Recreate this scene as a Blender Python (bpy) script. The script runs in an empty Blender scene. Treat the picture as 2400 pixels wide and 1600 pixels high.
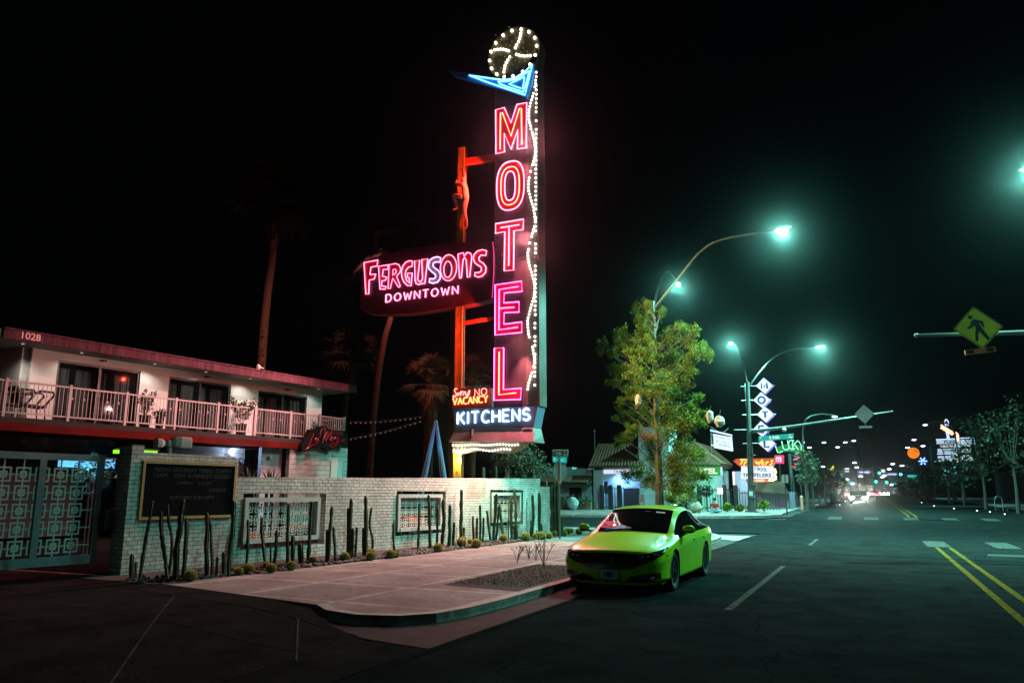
import bpy, bmesh, math, random
from mathutils import Vector as V, Matrix, noise
from mathutils.bvhtree import BVHTree
random.seed(7)
R = math.radians
# ------------------------------------------------------------------ camera, world, exposure
SC = bpy.context.scene
FPX, CXP, CYP, HYP, CAMH = 1800., 1200., 800., 1157., 1.62
TH = math.atan((HYP-CYP)/FPX); YAW = math.atan(849/math.hypot(FPX, HYP-CYP))
FW = V((-math.sin(YAW)*math.cos(TH), math.cos(YAW)*math.cos(TH), math.sin(TH)))
RT = V((math.cos(YAW), math.sin(YAW), 0)); UP = RT.cross(FW); CAM = V((0, 0, CAMH))
cd = bpy.data.cameras.new('camera'); cd.lens = FPX/2400*36; cd.sensor_width = 36; cd.clip_end = 4000; cd.clip_start = .05
co = bpy.data.objects.new('camera', cd); SC.collection.objects.link(co); SC.camera = co
co.matrix_world = Matrix(((RT.x, UP.x, -FW.x, 0), (RT.y, UP.y, -FW.y, 0), (RT.z, UP.z, -FW.z, CAMH), (0, 0, 0, 1)))
W = bpy.data.worlds.new('World'); SC.world = W; W.use_nodes = True
bg = W.node_tree.nodes['Background']; bg.inputs[0].default_value = (.25, .5, .8, 1); bg.inputs[1].default_value = .0009
SC.view_settings.view_transform = 'Standard'; SC.view_settings.look = 'None'; SC.view_settings.exposure = 0; SC.view_settings.gamma = 1
SC.cycles.max_bounces = 6; SC.cycles.diffuse_bounces = 2; SC.cycles.glossy_bounces = 3; SC.cycles.transmission_bounces = 4
SC.cycles.volume_bounces = 0; SC.cycles.transparent_max_bounces = 12; SC.cycles.sample_clamp_indirect = 4; SC.cycles.caustics_reflective = False; SC.cycles.caustics_refractive = False
SC.cycles.use_light_tree = True
NEON_RED = (1, .12, .2); TEAL = (.28, 1., .83)
# ------------------------------------------------------------------ points of the photograph turned into places
def ray(px, py): return FW*FPX + RT*(px-CXP) - UP*(py-CYP)
def atY(px, py, Y): d = ray(px, py); return CAM + d*(Y/d.y)
def atX(px, py, X): d = ray(px, py); return CAM + d*(X/d.x)
def onZ(px, py, z): d = ray(px, py); return CAM + d*((z-CAMH)/d.z)
def atP(px, py, A, D):
    n = V((D.y, -D.x, 0)); d = ray(px, py); return CAM + d*((A-CAM).dot(n)/d.dot(n))
def dep(px, py, zc): return CAM + ray(px, py)*(zc/FPX)
GZ = [(-60, 0), (33, 0), (37, .02), (44, .27), (50, .42), (58, .46), (100, .62), (200, .9), (400, 1.15), (1500, 1.4)]
def gz(y):
    for (a, za), (b, zb) in zip(GZ, GZ[1:]):
        if y <= b: return za+(zb-za)*(max(y, a)-a)/(b-a)
    return GZ[-1][1]
def onG(px, py, dz=0):
    z = dz
    for _ in range(12):
        p = onZ(px, py, min(z, 1.5)); z = .5*z+.5*(gz(p.y)+dz)
    return p
# ------------------------------------------------------------------ materials
def nd(nt, t, **k):
    n = nt.nodes.new(t)
    for a, b in k.items(): setattr(n, a, b)
    return n
MC = {}
def mat(name, col, rough=.6, metal=0., var=.0, vscale=3., bump=0., bscale=40., emit=None, es=0., coat=0., spec=.5, trans=0., alpha=1., sample=True, stretch=None):
    if name in MC: return MC[name]
    m = bpy.data.materials.new(name); m.use_nodes = True; nt = m.node_tree; b = nt.nodes['Principled BSDF']; L = nt.links
    b.inputs['Base Color'].default_value = (*col, 1); b.inputs['Roughness'].default_value = rough; b.inputs['Metallic'].default_value = metal
    b.inputs['Coat Weight'].default_value = coat; b.inputs['Coat Roughness'].default_value = .03
    b.inputs['Specular IOR Level'].default_value = spec; b.inputs['Transmission Weight'].default_value = trans; b.inputs['Alpha'].default_value = alpha
    if emit is not None:
        if es >= .5: b.inputs['Base Color'].default_value = (col[0]*.12, col[1]*.12, col[2]*.12, 1)
        b.inputs['Emission Color'].default_value = (*emit, 1); b.inputs['Emission Strength'].default_value = es
        if not sample or (es < 2.55 and name not in ('white_neon_tube',)) or (es >= 10): m.cycles.emission_sampling = 'NONE'
    if var or bump:
        tc = nd(nt, 'ShaderNodeTexCoord'); mp = nd(nt, 'ShaderNodeMapping'); L.new(tc.outputs['Object'], mp.inputs[0])
        if stretch: mp.inputs['Scale'].default_value = stretch
    if var:
        n = nd(nt, 'ShaderNodeTexNoise'); n.inputs['Scale'].default_value = vscale; n.inputs['Detail'].default_value = 6; n.inputs['Roughness'].default_value = .65; L.new(mp.outputs[0], n.inputs['Vector'])
        r = nd(nt, 'ShaderNodeMapRange'); r.inputs[1].default_value = .3; r.inputs[2].default_value = .7; r.inputs[3].default_value = 1-var; r.inputs[4].default_value = 1+var*.6; L.new(n.outputs[0], r.inputs[0])
        x = nd(nt, 'ShaderNodeMix', data_type='RGBA', blend_type='MULTIPLY'); x.inputs[0].default_value = 1; x.inputs[6].default_value = (*col, 1); L.new(r.outputs[0], x.inputs[7]); L.new(x.outputs[2], b.inputs['Base Color'])
    if bump:
        n = nd(nt, 'ShaderNodeTexNoise'); n.inputs['Scale'].default_value = bscale; n.inputs['Detail'].default_value = 4; L.new(mp.outputs[0], n.inputs['Vector'])
        bp = nd(nt, 'ShaderNodeBump'); bp.inputs['Strength'].default_value = bump; bp.inputs['Distance'].default_value = .02; L.new(n.outputs[0], bp.inputs['Height']); L.new(bp.outputs[0], b.inputs['Normal'])
    MC[name] = m; return m
def brickmat(name, c1, c2, mortar, bw, bh, ms=.012, bump=.6, rough=.75, var=.25, grime=(.7, .3, 1)):
    m = mat(name, c1, rough); nt = m.node_tree; b = nt.nodes['Principled BSDF']; L = nt.links
    uv = nd(nt, 'ShaderNodeUVMap'); t = nd(nt, 'ShaderNodeTexBrick'); L.new(uv.outputs[0], t.inputs['Vector'])
    t.inputs['Scale'].default_value = 1; t.inputs['Brick Width'].default_value = bw; t.inputs['Row Height'].default_value = bh
    t.inputs['Mortar Size'].default_value = ms; t.inputs['Mortar Smooth'].default_value = .25
    t.inputs['Color1'].default_value = (*c1, 1); t.inputs['Color2'].default_value = (*c2, 1); t.inputs['Mortar'].default_value = (*mortar, 1)
    n = nd(nt, 'ShaderNodeTexNoise'); n.inputs['Scale'].default_value = 9; n.inputs['Detail'].default_value = 7; L.new(uv.outputs[0], n.inputs['Vector'])
    r = nd(nt, 'ShaderNodeMapRange'); r.inputs[1].default_value = .3; r.inputs[2].default_value = .7; r.inputs[3].default_value = 1-var; r.inputs[4].default_value = 1.1; L.new(n.outputs[0], r.inputs[0])
    x = nd(nt, 'ShaderNodeMix', data_type='RGBA', blend_type='MULTIPLY'); x.inputs[0].default_value = 1; L.new(t.outputs['Color'], x.inputs[6]); L.new(r.outputs[0], x.inputs[7]); L.new(x.outputs[2], b.inputs['Base Color'])
    g = nd(nt, 'ShaderNodeTexNoise'); g.inputs['Scale'].default_value = grime[0]; g.inputs['Detail'].default_value = 8; g.inputs['Roughness'].default_value = .7; gm_ = nd(nt, 'ShaderNodeMapping'); gm_.inputs['Scale'].default_value = (1, grime[2], 1); L.new(uv.outputs[0], gm_.inputs[0]); L.new(gm_.outputs[0], g.inputs['Vector'])
    gr2 = nd(nt, 'ShaderNodeMapRange'); gr2.inputs[1].default_value = .38; gr2.inputs[2].default_value = .62; gr2.inputs[3].default_value = 1-grime[1]; gr2.inputs[4].default_value = 1.05; L.new(g.outputs[0], gr2.inputs[0])
    x2 = nd(nt, 'ShaderNodeMix', data_type='RGBA', blend_type='MULTIPLY'); x2.inputs[0].default_value = 1; L.new(x.outputs[2], x2.inputs[6]); L.new(gr2.outputs[0], x2.inputs[7]); L.new(x2.outputs[2], b.inputs['Base Color'])
    s = nd(nt, 'ShaderNodeMath', operation='MULTIPLY_ADD'); L.new(t.outputs['Fac'], s.inputs[0]); s.inputs[1].default_value = -1.; L.new(n.outputs[0], s.inputs[2])
    bp = nd(nt, 'ShaderNodeBump'); bp.inputs['Strength'].default_value = bump; bp.inputs['Distance'].default_value = .015; L.new(s.outputs[0], bp.inputs['Height']); L.new(bp.outputs[0], b.inputs['Normal'])
    return m
# ------------------------------------------------------------------ mesh building
COL = SC.collection
ORG = {}
class MB:
    def __init__(s): s.v = []; s.f = []; s.mi = []; s.M = Matrix(); s.m = 0
    def add(s, vs, fs):
        o = len(s.v); s.v += [s.M @ V(p) for p in vs]
        for f in fs: s.f.append([i+o for i in f]); s.mi.append(s.m)
        return s
    def box(s, a, b):
        x0, y0, z0 = a; x1, y1, z1 = b
        return s.add([(x0, y0, z0), (x1, y0, z0), (x1, y1, z0), (x0, y1, z0), (x0, y0, z1), (x1, y0, z1), (x1, y1, z1), (x0, y1, z1)],
                     [(0, 3, 2, 1), (4, 5, 6, 7), (0, 1, 5, 4), (1, 2, 6, 5), (2, 3, 7, 6), (3, 0, 4, 7)])
    def bar(s, a, b, w, h=None, up=V((0, 0, 1))):
        a, b = V(a), V(b); h = h or w; d = (b-a).normalized()
        sd = d.cross(up); sd = sd.normalized() if sd.length > 1e-4 else V((1, 0, 0)); u = sd.cross(d)
        vs = [p+sd*(i*w/2)+u*(j*h/2) for p in (a, b) for i, j in ((-1, -1), (1, -1), (1, 1), (-1, 1))]
        return s.add(vs, [(3, 2, 1, 0), (4, 5, 6, 7), (0, 1, 5, 4), (1, 2, 6, 5), (2, 3, 7, 6), (3, 0, 4, 7)])
    def tube(s, pts, r, n=6, closed=False, cap=True):
        pts = [V(p) for p in pts]; k = len(pts); rs = r if isinstance(r, (list, tuple)) else [r]*k; vs = []; fs = []
        pu = None
        for i, p in enumerate(pts):
            a = pts[(i-1) % k] if (closed or i > 0) else p; b = pts[(i+1) % k] if (closed or i < k-1) else p
            d = (b-a).normalized() if (b-a).length > 1e-9 else V((0, 0, 1))
            if pu is None: pu = d.cross(V((.31, .77, .55))).normalized()
            pu = (pu-d*pu.dot(d)); pu = pu.normalized() if pu.length > 1e-6 else d.cross(V((1, 0, 0))).normalized(); w = d.cross(pu)
            for j in range(n):
                t = 2*math.pi*j/n; vs.append(p+(pu*math.cos(t)+w*math.sin(t))*rs[i])
        for i in range(k if closed else k-1):
            a, b = i*n, ((i+1) % k)*n
            for j in range(n): fs.append((a+j, a+(j+1) % n, b+(j+1) % n, b+j))
        if cap and not closed: fs += [tuple(range(n))[::-1], tuple(range((k-1)*n, k*n))]
        return s.add(vs, fs)
    def lathe(s, prof, c=(0, 0, 0), n=16, ax='z', star=0):
        vs = []; fs = []; c = V(c)
        for (r, h) in prof:
            for j in range(n):
                t = 2*math.pi*j/n; q = r*(1-(star if j % 2 else 0))
                a, b = q*math.cos(t), q*math.sin(t)
                vs.append(c+(V((a, b, h)) if ax == 'z' else V((a, h, b)) if ax == 'y' else V((h, a, b))))
        for i in range(len(prof)-1):
            for j in range(n): fs.append((i*n+j, i*n+(j+1) % n, (i+1)*n+(j+1) % n, (i+1)*n+j))
        fs += [tuple(range(n))[::-1], tuple(range((len(prof)-1)*n, len(prof)*n))]
        return s.add(vs, fs)
    def sphere(s, c, r, n=10, sq=(1, 1, 1), jit=0):
        c = V(c); k = n//2+1; vs = []; fs = []
        for i in range(k+1):
            ph = math.pi*i/k
            for j in range(n):
                t = 2*math.pi*j/n; q = V((math.sin(ph)*math.cos(t)*sq[0], math.sin(ph)*math.sin(t)*sq[1], math.cos(ph)*sq[2]))
                if jit: q *= 1+jit*noise.noise(q*1.7+c)
                vs.append(c+q*r)
        for i in range(k):
            for j in range(n): fs.append((i*n+j, (i+1)*n+j, (i+1)*n+(j+1) % n, i*n+(j+1) % n))
        return s.add(vs, fs)
    def prism(s, poly, off):
        """polygon of 3-D points extruded by vector off (concave allowed)"""
        poly = [V(p) for p in poly]; off = V(off); n = len(poly)
        nrm = V((0, 0, 0))
        for i in range(n): nrm += poly[i].cross(poly[(i+1) % n])
        if nrm.dot(off) > 0: poly = poly[::-1]
        from mathutils.geometry import tessellate_polygon
        tr = tessellate_polygon([poly]); fs = []
        for t in tr:
            a, b, c = t; nn = (poly[b]-poly[a]).cross(poly[c]-poly[a])
            if nn.dot(off) > 0: t = (a, c, b)
            fs.append(tuple(t)); fs.append(tuple(i+n for i in reversed(t)))
        for i in range(n): j = (i+1) % n; fs.append((j, i, i+n, j+n))
        return s.add(poly+[p+off for p in poly], fs)
    def quad(s, a, b, c, d): return s.add([a, b, c, d], [(0, 1, 2, 3)])
    def build(s, name, mats, parent=None, smooth=False, uvyaw=None, kind=None, origin=None):
        o0 = V(ORG[parent.name]) if parent else V(origin or (0, 0, 0))
        me = bpy.data.meshes.new(name); me.from_pydata([p-o0 for p in s.v], [], s.f)
        for m in (mats if isinstance(mats, (list, tuple)) else [mats]): me.materials.append(m)
        if any(s.mi): me.polygons.foreach_set('material_index', s.mi)
        if smooth: me.polygons.foreach_set('use_smooth', [True]*len(me.polygons))
        if uvyaw is not None:
            c, sn = math.cos(uvyaw), math.sin(uvyaw); uvl = me.uv_layers.new(name='UVMap').data
            for p in me.polygons:
                n = p.normal; n2 = (n.x*c+n.y*sn, -n.x*sn+n.y*c, n.z); ax = max(range(3), key=lambda i: abs(n2[i]))
                for li in p.loop_indices:
                    q = me.vertices[me.loops[li].vertex_index].co+o0; x = q.x*c+q.y*sn; y = -q.x*sn+q.y*c
                    uvl[li].uv = (y, q.z) if ax == 0 else (x, q.z) if ax == 1 else (x, y)
        me.update(); o = bpy.data.objects.new(name, me); COL.objects.link(o)
        if parent: o.parent = parent
        else: o.location = o0
        ORG[o.name] = tuple(o0)
        if kind: o['kind'] = kind
        return o
def thing(name, label, cat, loc=(0, 0, 0), group=None):
    o = bpy.data.objects.new(name, None); o.empty_display_size = .1; COL.objects.link(o); o.location = loc; ORG[o.name] = tuple(loc)
    o['label'] = label; o['category'] = cat
    if group: o['group'] = group
    return o
def tag(o, label, cat, group=None):
    o['label'] = label; o['category'] = cat
    if group: o['group'] = group
    return o
def dup(root, loc, label=None, **kw):
    r = root.copy(); COL.objects.link(r); r.location = loc; ORG[r.name] = tuple(loc)
    if label: r['label'] = label
    for ch in [c for c in root.children]:
        c = ch.copy(); COL.objects.link(c); c.parent = r; ORG[c.name] = tuple(loc)
        for g in ch.children:
            d = g.copy(); COL.objects.link(d); d.parent = c; ORG[d.name] = tuple(loc)
    return r
LS = {}
def lamp(kind, loc, power, col, parent, size=.03, aim=None, spot=170, blend=.4, name='lamp_light'):
    l = bpy.data.lights.new(name, kind); l.energy = power; l.color = col; l.shadow_soft_size = size
    if kind == 'SPOT': l.spot_size = R(spot); l.spot_blend = blend
    o = bpy.data.objects.new(name, l); COL.objects.link(o); o.parent = parent
    o.location = V(loc)-V(ORG[parent.name])
    if aim is not None: o.rotation_mode = 'QUATERNION'; o.rotation_quaternion = V(aim).to_track_quat('-Z', 'Y')
    return o
# ------------------------------------------------------------------ lettering
def textmesh(s, bold=0.):
    c = bpy.data.curves.new('t', 'FONT'); c.body = s; c.size = 1; c.offset = bold; c.resolution_u = 3
    o = bpy.data.objects.new('t', c); COL.objects.link(o); dg = bpy.context.evaluated_depsgraph_get(); dg.update()
    me = bpy.data.meshes.new_from_object(o.evaluated_get(dg)); vs = [v.co.copy() for v in me.vertices]; fs = [tuple(p.vertices) for p in me.polygons]
    bpy.data.objects.remove(o); bpy.data.curves.remove(c); bpy.data.meshes.remove(me)
    return vs, fs
def text(mb, s, org, ex, ez, w, h, bold=0., shear=0., lift=V((0, -.01, 0))):
    """text fitted in a box w by h standing at org along ex, up ez"""
    vs, fs = textmesh(s, bold)
    x0 = min(v.x for v in vs); x1 = max(v.x for v in vs); y0 = min(v.y for v in vs); y1 = max(v.y for v in vs)
    sx = w/max(x1-x0, 1e-6); sy = h/max(y1-y0, 1e-6); ex, ez = V(ex), V(ez)
    mb.add([V(org)+lift+ex*((v.x-x0)*sx+shear*(v.y-y0)*sy)+ez*((v.y-y0)*sy) for v in vs], fs)
def arc(cx, cy, rx, ry, a0, a1, n=10): return [(cx+rx*math.cos(R(a0+(a1-a0)*i/n)), cy+ry*math.sin(R(a0+(a1-a0)*i/n))) for i in range(n+1)]
STK = {'D': (.75, [[(0, 0), (0, 1)]+arc(.3, .5, .42, .5, 90, -90)+[(0, 0)]]), 'O': (.85, [arc(.42, .5, .42, .5, 0, 360, 18)]),
 'W': (1., [[(0, 1), (.25, 0), (.5, .8), (.75, 0), (1, 1)]]), 'N': (.7, [[(0, 0), (0, 1), (.7, 0), (.7, 1)]]), 'T': (.7, [[(0, 1), (.7, 1)], [(.35, 1), (.35, 0)]]),
 'K': (.7, [[(0, 0), (0, 1)], [(.65, 1), (.05, .45)], [(.2, .58), (.7, 0)]]), 'I': (.08, [[(.04, 0), (.04, 1)]]), 'C': (.75, [arc(.45, .5, .43, .5, 50, 310, 14)]),
 'H': (.7, [[(0, 0), (0, 1)], [(.7, 0), (.7, 1)], [(0, .5), (.7, .5)]]), 'E': (.6, [[(.6, 1), (0, 1), (0, 0), (.6, 0)], [(0, .5), (.5, .5)]]),
 'S': (.65, [arc(.32, .74, .3, .26, 30, 270, 9)+arc(.32, .25, .32, .25, 90, -150, 9)]), 'V': (.75, [[(0, 1), (.37, 0), (.75, 1)]]), 'A': (.75, [[(0, 0), (.37, 1), (.75, 0)], [(.15, .35), (.6, .35)]]),
 'Y': (.7, [[(0, 1), (.35, .5), (.7, 1)], [(.35, .5), (.35, 0)]]), 'L': (.6, [[(0, 1), (0, 0), (.6, 0)]]), 'U': (.7, [[(0, 1)]+[(0, .35)]+arc(.35, .3, .35, .3, 180, 360, 8)+[(.7, 1)]]),
 'M': (.9, [[(0, 0), (0, 1), (.45, .2), (.9, 1), (.9, 0)]]), ' ': (.4, [])}
def neon(mb, s, org, ex, ez, w, h, r, gap=.3, n=5, arcf=None):
    tot = sum(STK[c][0] for c in s)+gap*(len(s)-1); x = 0; ex, ez = V(ex), V(ez)
    for c in s:
        cw, st = STK[c]
        for ln in st:
            mb.tube([V(org)+ex*((x+p[0])/tot*w)+ez*(p[1]*h) for p in ln], r, n)
        x += cw+gap
def skin(name, verts, edges, radii, m, parent, sub=1):
    me = bpy.data.meshes.new(name); o0 = V(ORG[parent.name]); me.from_pydata([V(p)-o0 for p in verts], edges, []); o = bpy.data.objects.new(name, me); COL.objects.link(o)
    sk = o.modifiers.new('s', 'SKIN'); sv = me.skin_vertices[0].data if me.skin_vertices else None
    if sv is None:
        bm = bmesh.new(); bm.from_mesh(me); bm.verts.layers.skin.verify(); bm.to_mesh(me); bm.free(); sv = me.skin_vertices[0].data
    for i, r_ in enumerate(radii): sv[i].radius = (r_, r_) if not isinstance(r_, tuple) else r_; sv[i].use_root = (i == 0)
    if sub: sb = o.modifiers.new('b', 'SUBSURF'); sb.levels = sub; sb.render_levels = sub
    dg = bpy.context.evaluated_depsgraph_get(); dg.update(); me2 = bpy.data.meshes.new_from_object(o.evaluated_get(dg))
    bpy.data.objects.remove(o); me2.materials.clear(); me2.materials.append(m); me2.name = name
    me2.polygons.foreach_set('use_smooth', [True]*len(me2.polygons))
    o = bpy.data.objects.new(name, me2); COL.objects.link(o); o.parent = parent; ORG[o.name] = tuple(o0); return o
# ------------------------------------------------------------------ ground, road, pavement
asph = mat('asphalt', (.019, .0225, .0235), .6, var=.4, vscale=1.3, bump=.5, bscale=120, spec=.0)
def crack(m, sc=.33, w_=.012, k=.25):
    nt = m.node_tree; L = nt.links; b = nt.nodes['Principled BSDF']; src = b.inputs['Base Color'].links[0].from_socket
    tc = nd(nt, 'ShaderNodeTexCoord'); nz = nd(nt, 'ShaderNodeTexNoise'); nz.inputs['Scale'].default_value = 1.2; nz.inputs['Detail'].default_value = 6; L.new(tc.outputs['Object'], nz.inputs['Vector'])
    va = nd(nt, 'ShaderNodeVectorMath', operation='MULTIPLY_ADD'); L.new(nz.outputs['Color'], va.inputs[0]); va.inputs[1].default_value = (1.6, 1.6, 0); L.new(tc.outputs['Object'], va.inputs[2])
    vo = nd(nt, 'ShaderNodeTexVoronoi', feature='DISTANCE_TO_EDGE'); vo.inputs['Scale'].default_value = sc; L.new(va.outputs[0], vo.inputs['Vector'])
    r = nd(nt, 'ShaderNodeMapRange'); r.inputs[1].default_value = 0; r.inputs[2].default_value = w_; r.inputs[3].default_value = k; r.inputs[4].default_value = 1; L.new(vo.outputs['Distance'], r.inputs[0])
    n2 = nd(nt, 'ShaderNodeTexNoise'); n2.inputs['Scale'].default_value = 55; n2.inputs['Detail'].default_value = 3; L.new(tc.outputs['Object'], n2.inputs['Vector']); r2 = nd(nt, 'ShaderNodeMapRange'); r2.inputs[1].default_value = .3; r2.inputs[2].default_value = .7; r2.inputs[3].default_value = .45; r2.inputs[4].default_value = 1.6; L.new(n2.outputs[0], r2.inputs[0])
    mu_ = nd(nt, 'ShaderNodeMath', operation='MULTIPLY'); L.new(r.outputs[0], mu_.inputs[0]); L.new(r2.outputs[0], mu_.inputs[1])
    x = nd(nt, 'ShaderNodeMix', data_type='RGBA', blend_type='MULTIPLY'); x.inputs[0].default_value = 1; L.new(src, x.inputs[6]); L.new(mu_.outputs[0], x.inputs[7]); L.new(x.outputs[2], b.inputs['Base Color'])
crack(asph, .3, .008, .62)
asph2 = mat('road_patch', (.016, .017, .018), .6, var=.3, vscale=4, bump=.4, bscale=120, spec=.0)
conc = brickmat('pavement_slabs', (.31, .25, .235), (.26, .21, .2), (.52, .43, .41), 1.83, 1.83, .075, .25, .8, .35, (.9, .5, 1))
conc.node_tree.nodes['Brick Texture'].offset = 0; conc.node_tree.nodes['Brick Texture'].inputs['Mortar Smooth'].default_value = .7
plain = mat('concrete', (.3, .29, .27), .8, var=.3, vscale=2.5, bump=.3, bscale=90)
kerbm = mat('kerb_concrete', (.4, .37, .34), .75, var=.25, vscale=5, bump=.3, bscale=60)
gutm = mat('gutter_concrete', (.055, .05, .05), .8, spec=.05, var=.35, vscale=3, bump=.3, bscale=70)
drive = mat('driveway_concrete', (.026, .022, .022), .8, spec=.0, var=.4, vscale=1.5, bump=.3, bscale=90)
soil = mat('soil', (.028, .016, .009), .95, var=.6, vscale=6, bump=1., bscale=25)
earth = mat('dark_earth', (.03, .027, .024), .95, var=.5, vscale=.4)
white = mat('road_paint', (.085, .085, .08), .8, spec=0, var=.8, vscale=9); yell = mat('yellow_paint', (.17, .11, .022), .8, spec=0, var=.7, vscale=8)
joint = mat('joint_line', (.03, .026, .024), .95, spec=0)  # even tone of the scored driveway joints
def strip(name, ys, xl, xr, dz, m, kind='structure', drop=0, uv=None):
    b = MB(); pts = [((xl(y) if callable(xl) else xl), (xr(y) if callable(xr) else xr), y) for y in ys]
    vs = []
    for l, r_, y in pts: vs += [(l, y, gz(y)+dz), (r_, y, gz(y)+dz)]
    b.add(vs, [(2*i, 2*i+1, 2*i+3, 2*i+2) for i in range(len(pts)-1)])
    if drop:
        vs = []
        for l, r_, y in pts: vs += [(l, y, gz(y)+dz), (l, y, gz(y)+dz-drop), (r_, y, gz(y)+dz), (r_, y, gz(y)+dz-drop)]
        fs = []
        for i in range(len(pts)-1): a = 4*i; c = a+4; fs += [(a, a+1, c+1, c), (a+2, c+2, c+3, a+3)]
        n = 4*(len(pts)-1); fs += [(0, 2, 3, 1), (n, n+1, n+3, n+2)]
        b.add(vs, fs)
    o = b.build(name, m, uvyaw=0 if uv is None else uv)
    if kind: o['kind'] = kind
    return o
YS = [-40, -5, 5, 15, 25, 33, 35, 37, 39, 41, 42.5, 44, 46, 48, 50, 54, 58, 65, 75, 85, 100, 130, 160, 200, 260, 330, 400, 600, 900, 1500]
strip('ground', YS, -700, 700, -.05, earth)
strip('road', YS, -4.45, 9.4, 0, asph)
strip('cross_street', [34.3, 36, 37, 39, 41, 42.5, 44.2], -160, -4.45, -.001, asph)
strip('cross_street', [33, 36, 37, 39, 41, 42.5, 44.2], 9.4, 160, -.001, asph)
# the near pavement block, its kerb and gutter
edge = [(-13.6, 10.35), (-11.43, 9.95), (-7.14, 8.98), (-6.7, 8.62), (-6.09, 8.45), (-5.54, 8.6), (-5.22, 8.98), (-5.08, 9.6), (-5.02, 10.5), (-5.0, 27.6), (-5.15, 29.2), (-5.7, 30.9), (-6.7, 32.3), (-8.2, 33.4), (-10, 33.95), (-12, 34.1), (-60, 34.1)]
lot = edge+[(-60, 10.35)]
b = MB(); b.prism([(x, y, .12) for x, y in lot], (0, 0, -.13)); o = b.build('pavement', conc, uvyaw=R(-1.5)); o['kind'] = 'structure'
def ribbon(name, pts, w, z, m, up=.0, kind='structure', closed=False):
    b = MB(); P = [V((x, y, 0)) for x, y in pts]; vs = []
    for i, p in enumerate(P):
        d = (P[min(i+1, len(P)-1)]-P[max(i-1, 0)]).normalized(); n = V((-d.y, d.x, 0)); zz = gz(p.y)+z
        vs += [p+n*w+V((0, 0, zz)), p+V((0, 0, zz))]
    b.add(vs, [(2*i+1, 2*i+3, 2*i+2, 2*i) for i in range(len(P)-1)]); o = b.build(name, m, uvyaw=0); o['kind'] = kind; return o
ribbon('kerb', edge[2:], .15, .1235, kerbm)
ribbon('gutter', [(x, y) for x, y in [(-7.0, 8.9), (-6.6, 8.52), (-6.05, 8.36), (-5.5, 8.5), (-5.13, 8.92), (-5.0, 9.5)]]+edge[8:], -.55, .003, gutm)
b = MB(); b.add([(x, y, .004) for x, y in [(-6.6, 8.5), (-5.45, 7.7), (-4.45, 7.5), (-4.45, 12), (-5.02, 10.5), (-5.22, 8.95), (-5.6, 8.5), (-6.1, 8.35)]], [tuple(range(8))]); o = b.build('gutter', gutm); o['kind'] = 'structure'
# driveway: rises from the gutter to the gate
b = MB(); nx, ny = 24, 16; vs = []
def dz_(x, y):
    t = min(1, max(0, (-5.2-x)/3.2)); return .002+.112*t*t*(3-2*t)
def ney(x): return 10.35 if x < -13.6 else (10.35+(x+13.6)/2.17*-.4 if x < -11.43 else 9.95+(x+11.43)/4.29*-.97 if x < -7.14 else 8.98+(x+7.14)*-.93)
for i in range(nx+1):
    x = -26+i*(26-4.46)/nx; y1 = max(min(ney(x), 10.35), 7.5) if x < -5.4 else 7.6
    for j in range(ny+1):
        y = -14+(y1+14)*j/ny; vs.append((x, y, dz_(x, y)))
b.add(vs, [(i*(ny+1)+j, (i+1)*(ny+1)+j, (i+1)*(ny+1)+j+1, i*(ny+1)+j+1) for i in range(nx) for j in range(ny)])
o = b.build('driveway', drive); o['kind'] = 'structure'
b = MB()
for a, c, w in (((-5.23, 3.5), (-5.45, 7.68), .03), ((-5.45, 7.68), (-7.14, 8.34), .03), ((-7.14, 8.34), (-9.75, 8.87), .035), ((-9.75, 8.87), (-12.2, 9.5), .035), ((-5.45, 7.68), (-4.47, 7.47), .03), ((-7.14, 8.34), (-7.16, 8.95), .03), ((-5.35, 6.7), (-11, 7.6), .02), ((-11, 7.6), (-16, 7.3), .02)):
    n = 6
    for i in range(n):
        p = V((*a, 0)).lerp(V((*c, 0)), i/n); q = V((*a, 0)).lerp(V((*c, 0)), (i+1)/n); d = (q-p).normalized(); s_ = V((-d.y, d.x, 0))*w/2
        zf = lambda v: V((v.x, v.y, dz_(v.x, v.y)+.006))
        b.quad(zf(p-s_), zf(q-s_), zf(q+s_), zf(p+s_))
o = b.build('driveway_joint', joint); o['kind'] = 'structure'
crack(drive, .5, .005, .6)
b = MB()
for a, c in (((-6.8, 8.2), (-5.3, 6.4)), ((-9.7, 8.85), (-5.95, 4.8)), ((-5.95, 4.8), (-5.0, 3.4))):
    for i in range(8):
        p = V((*a, 0)).lerp(V((*c, 0)), i/8); q = V((*a, 0)).lerp(V((*c, 0)), (i+1)/8); d = (q-p).normalized(); s_ = V((-d.y, d.x, 0))*.011; zf = lambda v: V((v.x, v.y, dz_(v.x, v.y)+.008)); b.quad(zf(p-s_), zf(q-s_), zf(q+s_), zf(p+s_))
o = b.build('driveway_seam', mat('pale_seam', (.08, .068, .064), .9, spec=0, var=.4)); o['kind'] = 'structure'
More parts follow.
